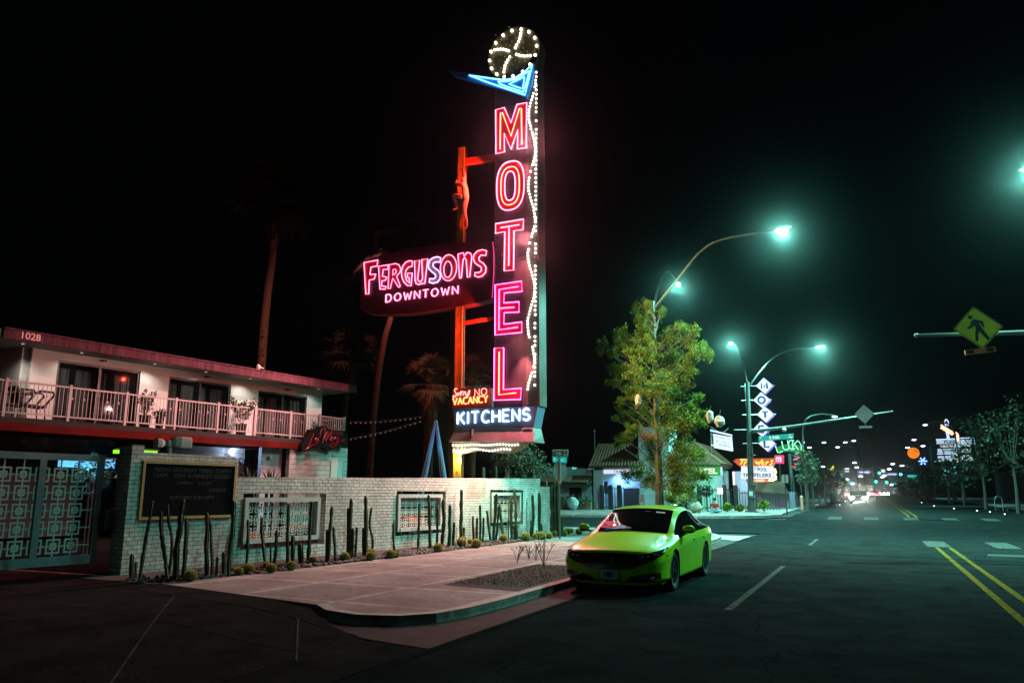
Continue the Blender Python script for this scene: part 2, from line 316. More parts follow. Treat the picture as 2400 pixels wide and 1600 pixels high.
# planting beds
b = MB(); b.add([(x, y, .1245) for x, y in [(-6.72, 11.75), (-5.2, 11.45), (-5.2, 16.1), (-6.8, 15.9)]], [(0, 1, 2, 3)]); o = b.build('soil_bed', soil); o['kind'] = 'structure'
b = MB(); b.add([(x, y, .1245) for x, y in [(-6.72, 17.6), (-5.2, 17.8), (-5.2, 24), (-6.8, 24)]], [(0, 1, 2, 3)]); o = b.build('soil_bed', soil); o['kind'] = 'structure'
bedm = mat('gravel_bed', (.06, .055, .05), .95, var=.6, vscale=14, bump=1., bscale=30)
b = MB(); b.add([(x, y, .125) for x, y in [(-13.3, 9.9), (-11.2, 9.75), (-10.88, 11.83), (-10.49, 17.56), (-10.3, 26.5), (-9.3, 28.2), (-9.0, 30.6), (-9.6, 32.2), (-12.2, 32.4), (-11.35, 27.97)]], [tuple(range(10))]); o = b.build('gravel_bed', bedm); o['kind'] = 'structure'
# courtyard ground behind the wall, its shade painted into a dark sheet
b = MB(); b.add([(x, y, .1245) for x, y in [(-60, 10.5), (-13.2, 10.45), (-11.6, 27.9), (-13, 34), (-60, 34)]], [(0, 1, 2, 3, 4)]); o = b.build('courtyard', mat('courtyard_shade', (.014, .011, .011), .9, spec=.0, var=.4)); o['kind'] = 'structure'
# far blocks
YF = [44.2, 44.5, 45, 45.8, 47, 49, 52, 58, 65, 75, 85, 100, 130, 160, 200, 260, 330, 400, 600, 900]
def xr(y): return -4.95-4.5*max(0, (47-y)/2.8)**2.2 if y < 47 else -4.95
strip('pavement', YF, -160, xr, .13, conc, drop=.14)
def xl2(y): return 9.6+4*max(0, (47-y)/2.8)**2.2 if y < 47 else 9.6
strip('pavement', YF, xl2, 160, .13, conc, drop=.14)
strip('pavement', [-40, 0, 20, 29, 30.5, 32, 33], lambda y: 9.6+3.5*max(0, (y-29)/4)**2.2, 160, .13, conc, drop=.14)
ribbon('kerb', [(xr(y), y) for y in YF], .16, .134, kerbm)
ribbon('kerb', [(xl2(y), y) for y in YF], -.16, .134, kerbm)
ribbon('gutter', [(-14, 43.95), (-9.6, 44.0), (-7.3, 44.7), (-6, 45.6), (-4.95, 47)]+[(-4.95, y) for y in YF[5:]], -.6, .003, gutm)
# painted markings
def mark(name, pts, m, dz=.005):
    b = MB(); b.add([(x, y, gz(y)+dz) for x, y in pts], [tuple(range(len(pts)))]); o = b.build(name, m); o['kind'] = 'structure'; return o
for x in (1.56, 1.92):
    mark('yellow_centre_line', [(x, -30), (x+.11, -30), (x+.11, 27.75), (x, 27.75)], yell)
    strip('yellow_centre_line', [48, 50, 52, 54, 58, 65, 75, 85, 100, 130, 160, 200, 300], x, x+.12, .005, yell)
for y in (-7, 11.7, ): mark('lane_line', [(-2.08, y), (-1.97, y), (-1.97, y+7.5), (-2.08, y+7.5)], white)
mark('lane_line', [(-2.08, 27.2), (-1.97, 27.2), (-1.97, 31), (-2.08, 31)], white)
for x in (1.38, 3.25, 5.2, 7.1): mark('crosswalk_block', [(x, 28), (x+.66, 28), (x+.66, 31.3), (x, 31.3)], white)
for x in (-.54,): mark('road_patch', [(x, 28), (x+.62, 28), (x+.62, 31.3), (x, 31.3)], asph2)  # dark strip painted for an unlit part of the crosswalk
for x in (-2.4, -.6, 1.3, 3.1, 4.9): mark('crosswalk_block', [(x, 45.2), (x+.7, 45.2), (x+.7, 47.6), (x, 47.6)], white)
for x, y, w, h in ((-4.4, -30, .09, 57), ): strip('asphalt_seam', [y, y+h], x, x+w, .003, asph2)
mark('road_patch', [(2.6, 24.5), (5.4, 24.2), (5.5, 25.1), (2.7, 25.3)], mat('smooth_pale_asphalt', (.08, .09, .09), .3, var=.3))  # paler, smoother patch of road
mark('asphalt_seam', [(-2, 23.4), (9, 21.9), (9, 22.05), (-2, 23.55)], asph2)
mark('kerb_ramp', [(-5.3, 29.5), (-4.5, 28.6), (-4.5, 31.8), (-5.8, 31.9)], kerbm, .012)
# ------------------------------------------------------------------ block wall with lattice windows
WA = onZ(250, 1350, .12); WB = onZ(1289, 1251, .12); WA.z = WB.z = 0
WD = (WB-WA).normalized(); WN = V((WD.y, -WD.x, 0)); WL = (WB-WA).length; WYAW = math.atan2(WD.y, WD.x)
def w(u, n, z): return WA+WD*u+WN*n+V((0, 0, z))
def wp(px, py, n=0): p = atP(px, py, WA+WN*n, WD); return (p-WA).dot(WD), p.z
blk = brickmat('slump_block', (.74, .72, .67), (.62, .6, .56), (.2, .19, .18), .21, .082, .007, .9, .8, .3, (1.3, .35, .35))
root = thing('boundary_wall', 'long painted block wall with three lattice openings behind the cactus bed', 'wall', w(0, 0, 0))
b = MB(); T = .22
u0 = wp(301, 1040)[0]; u0 = wp(251, 1350, -.36)[0]+.2; us = wp(560, 1074)[0]; zl = wp(430, 1067)[1]; za = wp(575, 1118)[1]; zb = wp(1266, 1120.7)[1]; ue = wp(1266, 1121)[0]; zc = wp(1289, 1140)[1]
def ztop(u): return za+(zb-za)*(u-us)/(ue-us)
ops = []
for a, c, d in (((571, 1156), (765, 1156), (573, 1287)), ((930, 1150), (1045, 1148), (927, 1256)), ((1149, 1147), (1226, 1145), (1149, 1233))):
    ua, z1 = wp(*a); ub, _ = wp(*c); _, z0 = wp(*d); ops.append((ua, ub, z0, z1))
def pan(pts): b.prism([w(u, 0, z) for u, z in pts], -WN*T)
pan([(u0, .1), (us, .1), (us, zl), (us-.12, zl+.02), (u0, zl+.03)])
cur = us
for ua, ub, z0, z1 in ops:
    if ua > cur+.01: pan([(cur, .1), (ua, .1), (ua, ztop(ua)), (cur, ztop(cur))])
    else: ua = cur
    pan([(ua, .1), (ub, .1), (ub, z0), (ua, z0)]); pan([(ua, z1), (ub, z1), (ub, ztop(ub)), (ua, ztop(ua))]); cur = ub
pan([(cur, .1), (ue, .1), (ue, ztop(ue)), (cur, ztop(cur))]); pan([(ue, .1), (WL, .1), (WL, zc), (ue, zc)])
b.build('block_wall', blk, root, uvyaw=WYAW)
b = MB(); b.M = Matrix.Translation(WA) @ Matrix(((WD.x, WN.x, 0, 0), (WD.y, WN.y, 0, 0), (0, 0, 1, 0), (0, 0, 0, 1)))
b.box((us+.001, -T-.02, za-.001), (ue, .02, za+.03)) if 0 else None
zp = wp(275, 1040)[1]; pu = wp(251, 1350, -.36)[0]; b.box((pu, -.36, .1), (pu+.26, .04, zp)); b.build('pillar', blk, root, uvyaw=WYAW)
WM = b.M.copy()
fr = mat('frame_paint', (.5, .52, .5), .4, var=.15, vscale=6); lat = mat('lattice_paint', (.55, .53, .5), .5)
dark = mat('black_metal', (.012, .012, .013), .4, metal=.3)
def cell(b, u, z, s, n0, n1, t=.022):
    h = s*.36; q = s*.13
    for r_, tt in ((h, t), (q, t*1.3)):
        b.box((u-r_-tt/2, n0, z-r_-tt/2), (u-r_+tt/2, n1, z+r_+tt/2)); b.box((u+r_-tt/2, n0, z-r_-tt/2), (u+r_+tt/2, n1, z+r_+tt/2))
        b.box((u-r_+tt/2, n0, z-r_-tt/2), (u+r_-tt/2, n1, z-r_+tt/2)); b.box((u-r_+tt/2, n0, z+r_-tt/2), (u+r_-tt/2, n1, z+r_+tt/2))
    g = s/2
    for k in (-1, 1):
        a0, a1 = sorted((k*h*1.02, k*g)); b.box((u+a0, n0+.002, z-t/2), (u+a1, n1-.002, z+t/2)); b.box((u-t/2, n0+.002, z+a0), (u+t/2, n1-.002, z+a1))
        a0, a1 = sorted((k*q*1.2, k*h*.96)); b.box((u+a0, n0+.002, z-t/2), (u+a1, n1-.002, z+t/2)); b.box((u-t/2, n0+.002, z+a0), (u+t/2, n1-.002, z+a1))
for ua, ub, z0, z1 in ops:
    f = MB(); f.M = WM; a, c = ua+.02, ub-.24; lo, hi = z0+.12, z1-.09; n0, n1 = -.2, .06; t = .1
    f.box((a, n0, lo), (a+t, n1, hi)); f.box((c-t, n0, lo), (c, n1, hi)); f.box((a+t, n0, hi-t), (c-t, n1, hi)); f.box((a+t, n0, lo), (c-t, n1+.02, lo+t))
    for k in (.15, .5, .85): f.box((a+(c-a)*k-.01, -.1, hi), (a+(c-a)*k+.01, -.08, z1)); f.box((a+(c-a)*k-.015, -.1, z0), (a+(c-a)*k+.015, -.07, lo))
    fo = f.build('window_frame', fr, root)
    g = MB(); g.M = WM; ia, ic, il, ih = a+t, c-t, lo+t, hi-t; s = (ih-il)/3; nc = int((ic-ia)/s+.35)
    su = (ic-ia)/nc
    for i in range(nc):
        for j in range(3): cell(g, ia+(i+.5)*su, il+(j+.5)*s, min(s, su)*.98, -.1, -.075)
    for j in range(3): g.box((ia, -.095, il+(j+.5)*s-.008), (ic, -.08, il+(j+.5)*s+.008))
    for i in range(nc): g.box((ia+(i+.5)*su-.008, -.0945, il), (ia+(i+.5)*su+.008, -.0805, ih))
    g.build('lattice', lat, fo)
# gate
gm = mat('gate_paint', (.2, .22, .25), .5, var=.3, vscale=4)
gr = thing('sliding_gate', 'grey metal lattice gate closing the dark driveway beside the brick pillar', 'gate', w(-.5, -.4, .1))
uz = lambda x, y: wp(x, y, -.35)
gu1, gzt = uz(247, 1067); _, gzb = uz(243, 1316); gu0 = -7.5
f = MB(); f.M = WM; n0, n1 = -.39, -.33
f.box((gu0, n0, gzt-.12), (gu1, n1, gzt)); f.box((gu0, n0, gzb), (gu1, n1, gzb+.16)); f.box((gu1-.12, n0, gzb+.16), (gu1, n1, gzt-.12))
mu = uz(89, 1190)[0]; f.box((mu-.06, n0, gzb+.16), (mu+.06, n1, gzt-.12)); f.box((gu0, n0, gzb+.16), (gu0+.1, n1, gzt-.12))
f.build('gate_frame', gm, gr)
g = MB(); g.M = WM; s = abs(uz(559/3.92, 1111)[0]-uz(215/3.92, 1111)[0])/2; u_ = uz(215/3.92, 1111)[0]; z_ = uz(215/3.92, 1111)[1]; sz = (uz(210/3.92, 1111)[1]-uz(135/3.92, 1241)[1])/3
k0 = int((gu0-u_)/s)
for i in range(k0, 6):
    for j in range(-4, 2):
        u = u_+i*s; z = z_+j*sz
        if u+s*.4 < gu1-.12 and z-s*.3 > gzb-.05 and z+s*.3 < gzt-.0: cell(g, u, z, min(s, sz), -.372, -.35, .03)
for j in range(-4, 1): g.box((gu0, -.37, z_+j*sz-.01), (gu1-.12, -.352, z_+j*sz+.01))
for i in range(k0, 5):
    if u_+i*s < gu1-.2: g.box((u_+i*s-.01, -.3695, gzb+.16), (u_+i*s+.01, -.3525, gzt-.12))
g.build('lattice', lat, gr)
f = MB(); f.M = WM; f.box((gu1+.02, -.3, .95), (gu1+.16, -.18, 1.3)); f.build('lock_box', dark, gr)
# chalkboard
wood = mat('pale_wood', (.45, .26, .08), .55, var=.3, vscale=6, stretch=(1, 1, 8)); slate = mat('slate', (.008, .009, .01), .95, spec=.03, var=.3, vscale=5); chalk = mat('chalk', (.035, .05, .047), .9)
a = wp(337, 1078, .06); c = wp(556, 1087, .06); d = wp(330, 1218, .06)
cr = thing('chalkboard', 'large black chalkboard in a pale wooden frame hung on the block wall', 'chalkboard', w(a[0], .03, d[1]))
f = MB(); f.M = WM; U0, U1, Z0, Z1 = a[0], c[0], d[1], a[1]; t = .055
f.box((U0, .004, Z1-t), (U1, .07, Z1)); f.box((U0, .004, Z0), (U1, .07, Z0+t)); f.box((U0, .004, Z0+t), (U0+t, .07, Z1-t)); f.box((U1-t, .004, Z0+t), (U1, .07, Z1-t)); f.build('frame', wood, cr)
f = MB(); f.M = WM; f.box((U0+t, .004, Z0+t), (U1-t, .04, Z1-t)); f.build('board', slate, cr)
H = Z1-Z0; L_ = U1-U0
for s_, ua, ub, za_, hh in (('FRIDAY-SATURDAY YERBAL 12-5PM-9', .12, .95, .82, .07), ('11AM    YOM  & MARKET CLOSES', .12, .93, .72, .07), ('OPEN   LATE', .35, .72, .60, .05), ('SUNDAY', .7, .9, .47, .06), ('KITCHEN 5:30-10PM', .3, .76, .34, .06)):
    f = MB(); text(f, s_, w(U0+L_*ua, .044, Z0+H*za_), WD, (0, 0, 1), L_*(ub-ua), H*hh, lift=V((0, 0, 0))); f.build('chalk_line', chalk, cr)
# ------------------------------------------------------------------ the tall motel sign
YS_ = 23.6
def sp(px, py, y=YS_): return atY(px, py, y)
cab = mat('sign_cabinet', (.12, .1, .105), .45, var=.35, vscale=1.2); cabl = mat('sign_steel', (.17, .175, .16), .45, metal=.3, var=.3, vscale=2)
redf = mat('red_enamel', (.8, .02, .035), .4, var=.3, vscale=3); pinkt = mat('pink_neon_tube', (1, .3, .5), .3, emit=(1, .2, .4), es=5.2)
pinko = mat('orange_neon_tube', (1, .35, .3), .3, emit=(1, .28, .16), es=4.8)
bluef = mat('blue_enamel', (.03, .3, .85), .4, var=.2, vscale=3); bluet = mat('blue_neon_tube', (.3, .8, 1), .3, emit=(.15, .6, 1), es=5.5)
bulbm = mat('lit_bulb', (1, 1, .9), .3, emit=(1, .95, .82), es=6.); bulbd = mat('dim_bulb', (.45, .4, .25), .2, emit=(1, .8, .3), es=.12, sample=False)  # the dim bulbs keep a faint glow
whitet = mat('white_neon_tube', (.8, .9, 1), .3, emit=(.6, .8, 1), es=3.2)
purt = mat('violet_neon_tube', (.8, .5, 1), .3, emit=(.85, .45, 1), es=3.4)
polem = mat('ochre_steel', (.55, .36, .05), .5, var=.35, vscale=3); polr = mat('red_steel', (.5, .07, .03), .5, var=.3, vscale=3)
SG = thing('motel_sign', 'towering neon motel sign on ochre steel poles behind the block wall', 'neon sign', sp(1058, 1150))
def zpoly(pts, o, k): return [(o[0]+x/k, o[1]+y/k) for x, y in pts]
def onsign(pts, dy=0., Y=YS_):
    out = []
    for x, y in pts: p = sp(x, y, Y); p.y = Y+dy; out.append(p)
    return out
def smooth(pts, n=3, closed=True):
    P = [V(p) for p in pts]; k = len(P); out = []
    for i in range(k if closed else k-1):
        p0 = P[(i-1) % k] if closed or i else P[0]; p1 = P[i]; p2 = P[(i+1) % k]; p3 = P[(i+2) % k] if closed or i+2 < k else p2
        for j in range(n):
            t = j/n; out.append(.5*((2*p1)+(p2-p0)*t+(2*p0-5*p1+4*p2-p3)*t*t+(3*p1-p0-3*p2+p3)*t**3))
    if not closed: out.append(P[-1])
    return out
# cabinet
XL, XR = sp(1160, 600).x, sp(1262.5, 600).x; TK = .6
c0 = sp(1203.5, 125); rad = (sp(1263.5, 125).x-sp(1143.5, 125).x)/2*1.0
b = MB(); zb_ = sp(1210, 953).z; zt_ = sp(1200, 165).z
circ = [(c0.x+rad*math.cos(R(a)), YS_, c0.z+rad*1.02*math.sin(R(a))) for a in range(0, 360, 8)]
b.prism([(XL, YS_, zb_), (XR, YS_, zb_), (XR, YS_, c0.z), (XR-.35, YS_, c0.z-.55), (XL+.1, YS_, c0.z-.85), (XL, YS_, c0.z-.9)], (0, TK, 0))
b.build('cabinet', cab, SG)
b = MB(); b.prism(circ, (0, TK-.002, 0)); disc = b.build('bulb_disc', mat('disc_olive', (.16, .13, .05), .4, var=.3, vscale=2), SG)
b = MB()
sd = [(XR+.003, zb_), (XR+.003, c0.z)]; b.box((XR, YS_-.03, zb_), (XR+.012, YS_+TK, c0.z)); b.box((XR-.02, YS_-.03, zb_), (XR, YS_-.001, c0.z-.2)); b.box((XL-.01, YS_-.02, zb_), (XL+.02, YS_-.001, c0.z-.9))
for z in [zb_+k*2.6 for k in range(1, 6)]: b.box((XL, YS_-.012, z), (XR-.02, YS_-.002, z+.03))
b.build('side_panel', cabl, SG)
b = MB(); b.box((sp(1233, 600).x, YS_-.01, zb_+.05), (XR-.021, YS_-.001, c0.z-1.1)); b.build('bulb_panel', mat('bulb_panel', (.16, .16, .14), .5, var=.3, vscale=3), SG)
# five block letters
LET = {
 'M': ((1150, 230), 9.225, [(135, 285), (320, 235), (465, 565), (595, 170), (805, 128), (795, 1100), (605, 1125), (612, 715), (465, 1130), (318, 790), (325, 1190), (142, 1230)], [[(230, 1130), (240, 355), (280, 345), (465, 850), (650, 250), (690, 255), (700, 1030)]]),
 'T': ((1000, 500), 2.6125, [(430, 70), (600, 42), (598, 105), (543, 112), (540, 352), (483, 357), (487, 118), (430, 128)], [[(460, 94), (575, 75)], [(512, 92), (510, 325)]]),
 'E': ((1000, 500), 2.6125, [(427, 442), (588, 420), (592, 482), (483, 492), (480, 552), (573, 545), (573, 608), (483, 612), (480, 682), (590, 668), (590, 732), (427, 748)], [[(570, 452), (452, 470), (450, 716), (565, 700)], [(452, 585), (545, 578)]]),
 'L': ((1000, 500), 2.6125, [(423, 828), (480, 825), (478, 1080), (587, 1072), (583, 1140), (420, 1145)], [[(452, 850), (450, 1112), (555, 1100)]])}
def letter(outer, inners, o, k, f=redf, t1=pinkt, t2=None, r=.021, parent=SG, dep_=.14, sub=True, sm=False):
    P = zpoly(outer, o, k); face = onsign(P, -.004-dep_*.5)
    if sm: face = smooth(face)
    b = MB(); b.prism(face, (0, dep_*.5, 0)); 
    lt = b.build('letter', f, parent) if sub else None
    n = MB(); n.tube([p+V((0, -.035, 0)) for p in face], r, 6, closed=True)
    for ln in inners: n.m = 1; n.tube([p+V((0, -.035, 0)) for p in onsign(zpoly(ln, o, k), -.004-dep_*.5)], r, 6)
    if sub: n.build('neon_tube', [t1, t2 or t1], lt)
    else:
        m = MB(); m.v = b.v+n.v; m.f = b.f+[[i+len(b.v) for i in q] for q in n.f]; m.mi = [0]*len(b.f)+[1 if q == 0 else 2 for q in n.mi]
        lt = m.build('letter', [f, t1, t2 or t1], parent)
    return lt
magt = mat('magenta_neon_tube', (1, .3, .6), .3, emit=(1, .14, .5), es=5.4); magf = mat('magenta_enamel', (.8, .015, .12), .4, var=.3, vscale=3)
for ch in ('M', 'T', 'E', 'L'): o, k, a, i = LET[ch]; letter(a, i, o, k, f=magf if ch in 'EL' else redf, t1=magt if ch in 'EL' else pinkt, t2=pinko if ch in 'ML' else None)
def rr(x0, y0, x1, y1, sl=-.2, n=10):
    pts = []; cx, cy, rx, ry = (x0+x1)/2, (y0+y1)/2, (x1-x0)/2, (y1-y0)/2
    for i in range(36):
        t = 2*math.pi*i/36; x = cx+rx*math.copysign(abs(math.cos(t))**.8, math.cos(t)); y = cy+ry*math.copysign(abs(math.sin(t))**.72, math.sin(t)); pts.append((x, y+(x-cx)*sl))
    return pts
o, k = (1000, 0), 3.136; P = onsign(zpoly(rr(525, 1195, 725, 1550), o, k), -.074); Q = onsign(zpoly(rr(583, 1268, 660, 1480), o, k), -.074); M_ = onsign(zpoly(rr(555, 1235, 690, 1512), o, k), -.109)
b = MB(); n = len(P); vs = P+Q+[p+V((0, .07, 0)) for p in P+Q]; fs = []
for i in range(n): j = (i+1) % n; fs += [(i, j, n+j, n+i), (2*n+i, i+0, j, 2*n+j)[::-1], (n+i, n+j, 3*n+j, 3*n+i)]
b.add(vs, fs); lt = b.build('letter', redf, SG)
b = MB(); b.tube([p-V((0, .035, 0)) for p in P], .021, 6, closed=True); b.tube([p-V((0, .035, 0)) for p in Q], .021, 6, closed=True); b.m = 1; b.tube(M_, .018, 6, closed=True); b.build('neon_tube', [pinkt, pinko], lt)
# blue boomerang
o, k = (1050, 60), 8.713
body = [(30, 965), (430, 1018), (980, 1110), (1200, 1140), (1450, 1080), (1650, 950), (1790, 820), (1740, 1200), (1640, 1510), (1300, 1390), (970, 1300), (430, 1150), (150, 1070)]
b = MB(); F_ = onsign(zpoly(body, o, k), -.16); b.prism(F_, (0, .15, 0)); bo = b.build('boomerang', bluef, SG)
b = MB()
for ln in ([(480, 1070), (900, 1130), (1200, 1165), (1400, 1130), (1600, 1010), (1765, 850), (1690, 1150), (1615, 1470), (1200, 1330), (800, 1190)],
           [(1065, 1195), (1250, 1190), (1450, 1140), (1700, 985), (1650, 1200), (1582, 1410), (1250, 1300), (1100, 1240)], [(1290, 1250), (1450, 1170), (1605, 1100), (1572, 1345), (1430, 1300)]):
    b.tube(onsign(zpoly(ln, o, k), -.195), .02, 6, closed=True)
b.build('neon_tube', bluet, bo)
# bulbs
def ball(m, r, dome=True):
    b = MB(); b.sphere((0, 0, 0), r, 8); me = b.build('bulb', m, None, smooth=True); return me
protoL = ball(bulbm, .043); protoD = ball(bulbd, .022); sg0 = V(ORG[SG.name])
allb = []
def put(px, py, lit=True, dy=-.04, r=1.): p = sp(px, py); p.y = YS_+dy; allb.append((p, lit, r))
o = (1050, 60)
for x, y in [(1505, 95), (1660, 145), (1780, 265), (1820, 430), (1790, 620), (1685, 810), (1535, 955), (1340, 1045), (1160, 1065), (1005, 1005), (900, 890), (860, 730), (890, 550), (985, 370), (1137, 215), (1315, 120)]: put(o[0]+x/k, o[1]+y/k, True, -.05, 1.25)
for x, y in [(1495, 168), (1482, 230), (1468, 288), (1445, 347), (1412, 408), (1380, 468), (1247, 530), (1192, 512), (1138, 500), (1080, 495), (1020, 500), (962, 510), (1405, 600), (1455, 618), (1508, 630), (1567, 636), (1627, 632), (1690, 628), (1270, 655), (1230, 715), (1198, 772), (1172, 832), (1160, 895), (1148, 960)]: put(o[0]+x/k, o[1]+y/k)
for i in range(110):
    a = i*.33; rr_ = 90+i*3.9; x, y = 1335+rr_*math.cos(a)*.95, 555+rr_*math.sin(a)
    if i % 2: put(o[0]+x/k, o[1]+y/k, False)
random.seed(3)
for i in range(72):
    y = 171+i*10.3; put(1258-i*.055+random.uniform(-.4, .4), y, random.random() > .08, r=.85)
for i in range(96):
    y = 190+i*7.6; x = 1248.5-i*.04+8*math.sin(y/26+.6)+random.uniform(-.5, .5)
    put(x, y, random.random() > .12, r=.85)
for i in range(26):
    x = 1063+i*6.9; put(x, 1043+.8*math.sin(i*.7)-.15*i*.5, i < 23, r=.72); put(x+2, 1054+2.2*math.sin(i*.62+.4)-(max(0, i-20)*1.5), i < 20, r=.72)
big = sorted(allb, key=lambda q: (not q[1], -q[2]))
for p, lit, r in big[:100]:
    ob = bpy.data.objects.new('bulb', (protoL if lit else protoD).data); COL.objects.link(ob); ob.parent = SG; ob.location = p-sg0; ob.scale = (r, r, r); ORG[ob.name] = tuple(sg0)
bl = MB(); bd_ = MB()
for p, lit, r in big[100:]: (bl if lit else bd_).sphere(p, (.043 if lit else .022)*r, 6)
m = MB(); m.v = bl.v+bd_.v; m.f = bl.f+[[i+len(bl.v) for i in q] for q in bd_.f]; m.mi = [0]*len(bl.f)+[1]*len(bd_.f)
m.build('bulb_string', [bulbm, bulbd], SG, smooth=True, kind='stuff')
for q in (protoL, protoD): bpy.data.objects.remove(q)
# kitchens board, canopy and scalloped valance
def brd(pts, y0, y1, m, name, parent=SG): b = MB(); b.prism([V((sp(x, y).x, y0, sp(x, y).z)) for x, y in pts], (0, y1-y0, 0)); return b.build(name, m, parent)
kb = brd([(1063, 957), (1262, 952), (1252, 1001), (1071, 1002)], YS_-.06, YS_+TK, mat('blue_grey_enamel', (.16, .25, .4), .35, var=.2, vscale=2), 'lettered_panel')
b = MB()
for k2, (dx, dz2) in enumerate(((0, 0), (.035, .0), (.018, .03))):
    neon(b, 'KITCHENS', V((sp(1075, 994).x+dx, YS_-.11-.006*k2, sp(1075, 994).z+dz2)), (1, 0, .01), (0, 0, 1), (sp(1246, 990).x-sp(1075, 994).x-.04), sp(1160, 964).z-sp(1160, 992).z-.03, .02, gap=.35)
b.build('neon_lettering', whitet, kb)
b = MB(); ym = YS_-.06
p = lambda x, y, yy: V((sp(x, y).x, yy, sp(x, y).z))
b.add([p(1071, 1003, YS_-.06), p(1252, 1002, YS_-.06), p(1260, 1036, YS_-.32), p(1062, 1036, YS_-.32), p(1071, 1003, YS_+TK), p(1252, 1002, YS_+TK), p(1260, 1036, YS_+TK), p(1062, 1036, YS_+TK)],
      [(0, 3, 2, 1), (1, 2, 6, 5), (0, 4, 7, 3), (4, 5, 6, 7), (3, 7, 6, 2), (0, 1, 5, 4)])
cn = b.build('canopy', cabl, SG); b = MB(); b.box(tuple(p(1111, 1024, YS_-.3)), tuple(p(1115, 1006, YS_-.05))); b.build('bracket', cabl, cn)
b = MB(); top = [(1062, 1037), (1240, 1037)]; bot = [(1236, 1042), (1222, 1054), (1205, 1061), (1185, 1063), (1165, 1061), (1145, 1057), (1128, 1055), (1110, 1058), (1090, 1062), (1075, 1063), (1062, 1061)]
b.prism([p(x, y, YS_-.03) for x, y in top+bot], (0, .06, 0)); b.build('valance', mat('valance_enamel', (.5, .5, .4), .4, var=.2), SG)
# vacancy box
vb = brd([(1062, 911), (1148, 908), (1148, 953), (1062, 956)], YS_-.05, YS_+.3, mat('vermilion_enamel', (.7, .05, .02), .4, var=.2), 'lettered_panel')
b = MB(); q = lambda x, y: V((sp(1040+x/7.467, 880+y/7.467).x, YS_-.08, sp(1040+x/7.467, 880+y/7.467).z))
for ln in ([(255, 245), (235, 228), (210, 245), (215, 285), (238, 320), (225, 370), (190, 385), (180, 360), (205, 345)], [(262, 310), (250, 330), (258, 352), (278, 345), (280, 315), (262, 308), (290, 315), (305, 300), (325, 275), (318, 310), (310, 355)],
           [(310, 355), (330, 300), (350, 280), (362, 285)], [(352, 352), (372, 300), (395, 285), (405, 290)], [(400, 290), (395, 330), (410, 345), (435, 320), (465, 260), (470, 290), (430, 385), (410, 395), (415, 370), (470, 320)]):
    b.tube(smooth([q(*z) for z in ln], 3, False), .011, 5)
neon(b, 'NO', q(560, 358), (1, 0, .03), (0, 0, 1), q(770, 358).x-q(560, 358).x, q(560, 240).z-q(560, 358).z, .011)
b.m = 1
for dd in (0, .02): neon(b, 'VACANCY', q(175, 515)+V((dd, 0, 0)), (1, 0, .02), (0, 0, 1), q(780, 515).x-q(175, 515).x, q(175, 400).z-q(175, 515).z, .013, gap=.2)
b.build('neon_lettering', [mat('warm_pink_tube', (1, .5, .4), .3, emit=(1, .5, .4), es=2.6), mat('amber_tube', (1, .5, .2), .3, emit=(1, .45, .14), es=3.)], vb)
b = MB()
for i in range(24): x = 1064+i*3.5; b.bar(p(x, 910.5-i*.12, YS_+.1), p(x-.8, 903-i*.12+random.random()*2, YS_+.1), .012)
b.build('bird_spikes', polr, vb)
# poles: an open H column and the arm to the cabinet
zt2 = sp(1080, 345).z
def hcol(x0, x1, y, z0, z1, name):
    b = MB(); b.box((x0, y, z0), (x1, y+.05, z1)); b.m = 1; b.box((x0-.05, y+.25, z0), (x1-.05, y+.3, z1)); b.box(((x0+x1)/2-.02, y+.051, z0), ((x0+x1)/2+.02, y+.249, z1)); b.m = 0; b.box((x0-.015, y-.012, z0), (x0+.05, y-.001, z1-.6)); b.box((x1-.05, y-.012, z0), (x1+.015, y-.001, z1-.6))
    for k in range(14): z = z1-1-k*1.1; b.lathe([(.03, 0), (.03, .02)], ((x0+x1)/2, y-.02, z), 6, 'y')
    return b.build(name, [polem, mat('shaded_ochre_steel', (.12, .07, .015), .6, var=.4)], SG)  # shade of web and back flange painted in as darker ochre
xa, xb_ = sp(1070, 600).x, sp(1085, 600).x
hcol(xa, xb_, YS_+.02, .12, zt2, 'pole')
b = MB(); x0 = sp(1040, 700).x; x1 = sp(1064, 700).x; b.box((x0+.05, YS_+.42, .12), (x1-.08, YS_+.75, zt2-.1)); b.build('pole', mat('shaded_ochre_steel', (.12, .07, .015), .6, var=.4), SG)  # rear pole wears the same shaded ochre, its shade in the colour
b = MB(); a = sp(1084, 374); c = sp(1160, 362); b.bar((a.x, YS_+.25, a.z), (XL, YS_+.25, c.z), .22, .22); b.build('crossbeam', polr, SG); b = MB(); b.bar((xa, YS_+.3, sp(1080, 735).z-.3), (XL, YS_+.3, sp(1140, 735).z-.1), .12, .12); b.build('crossbeam', polr, SG)
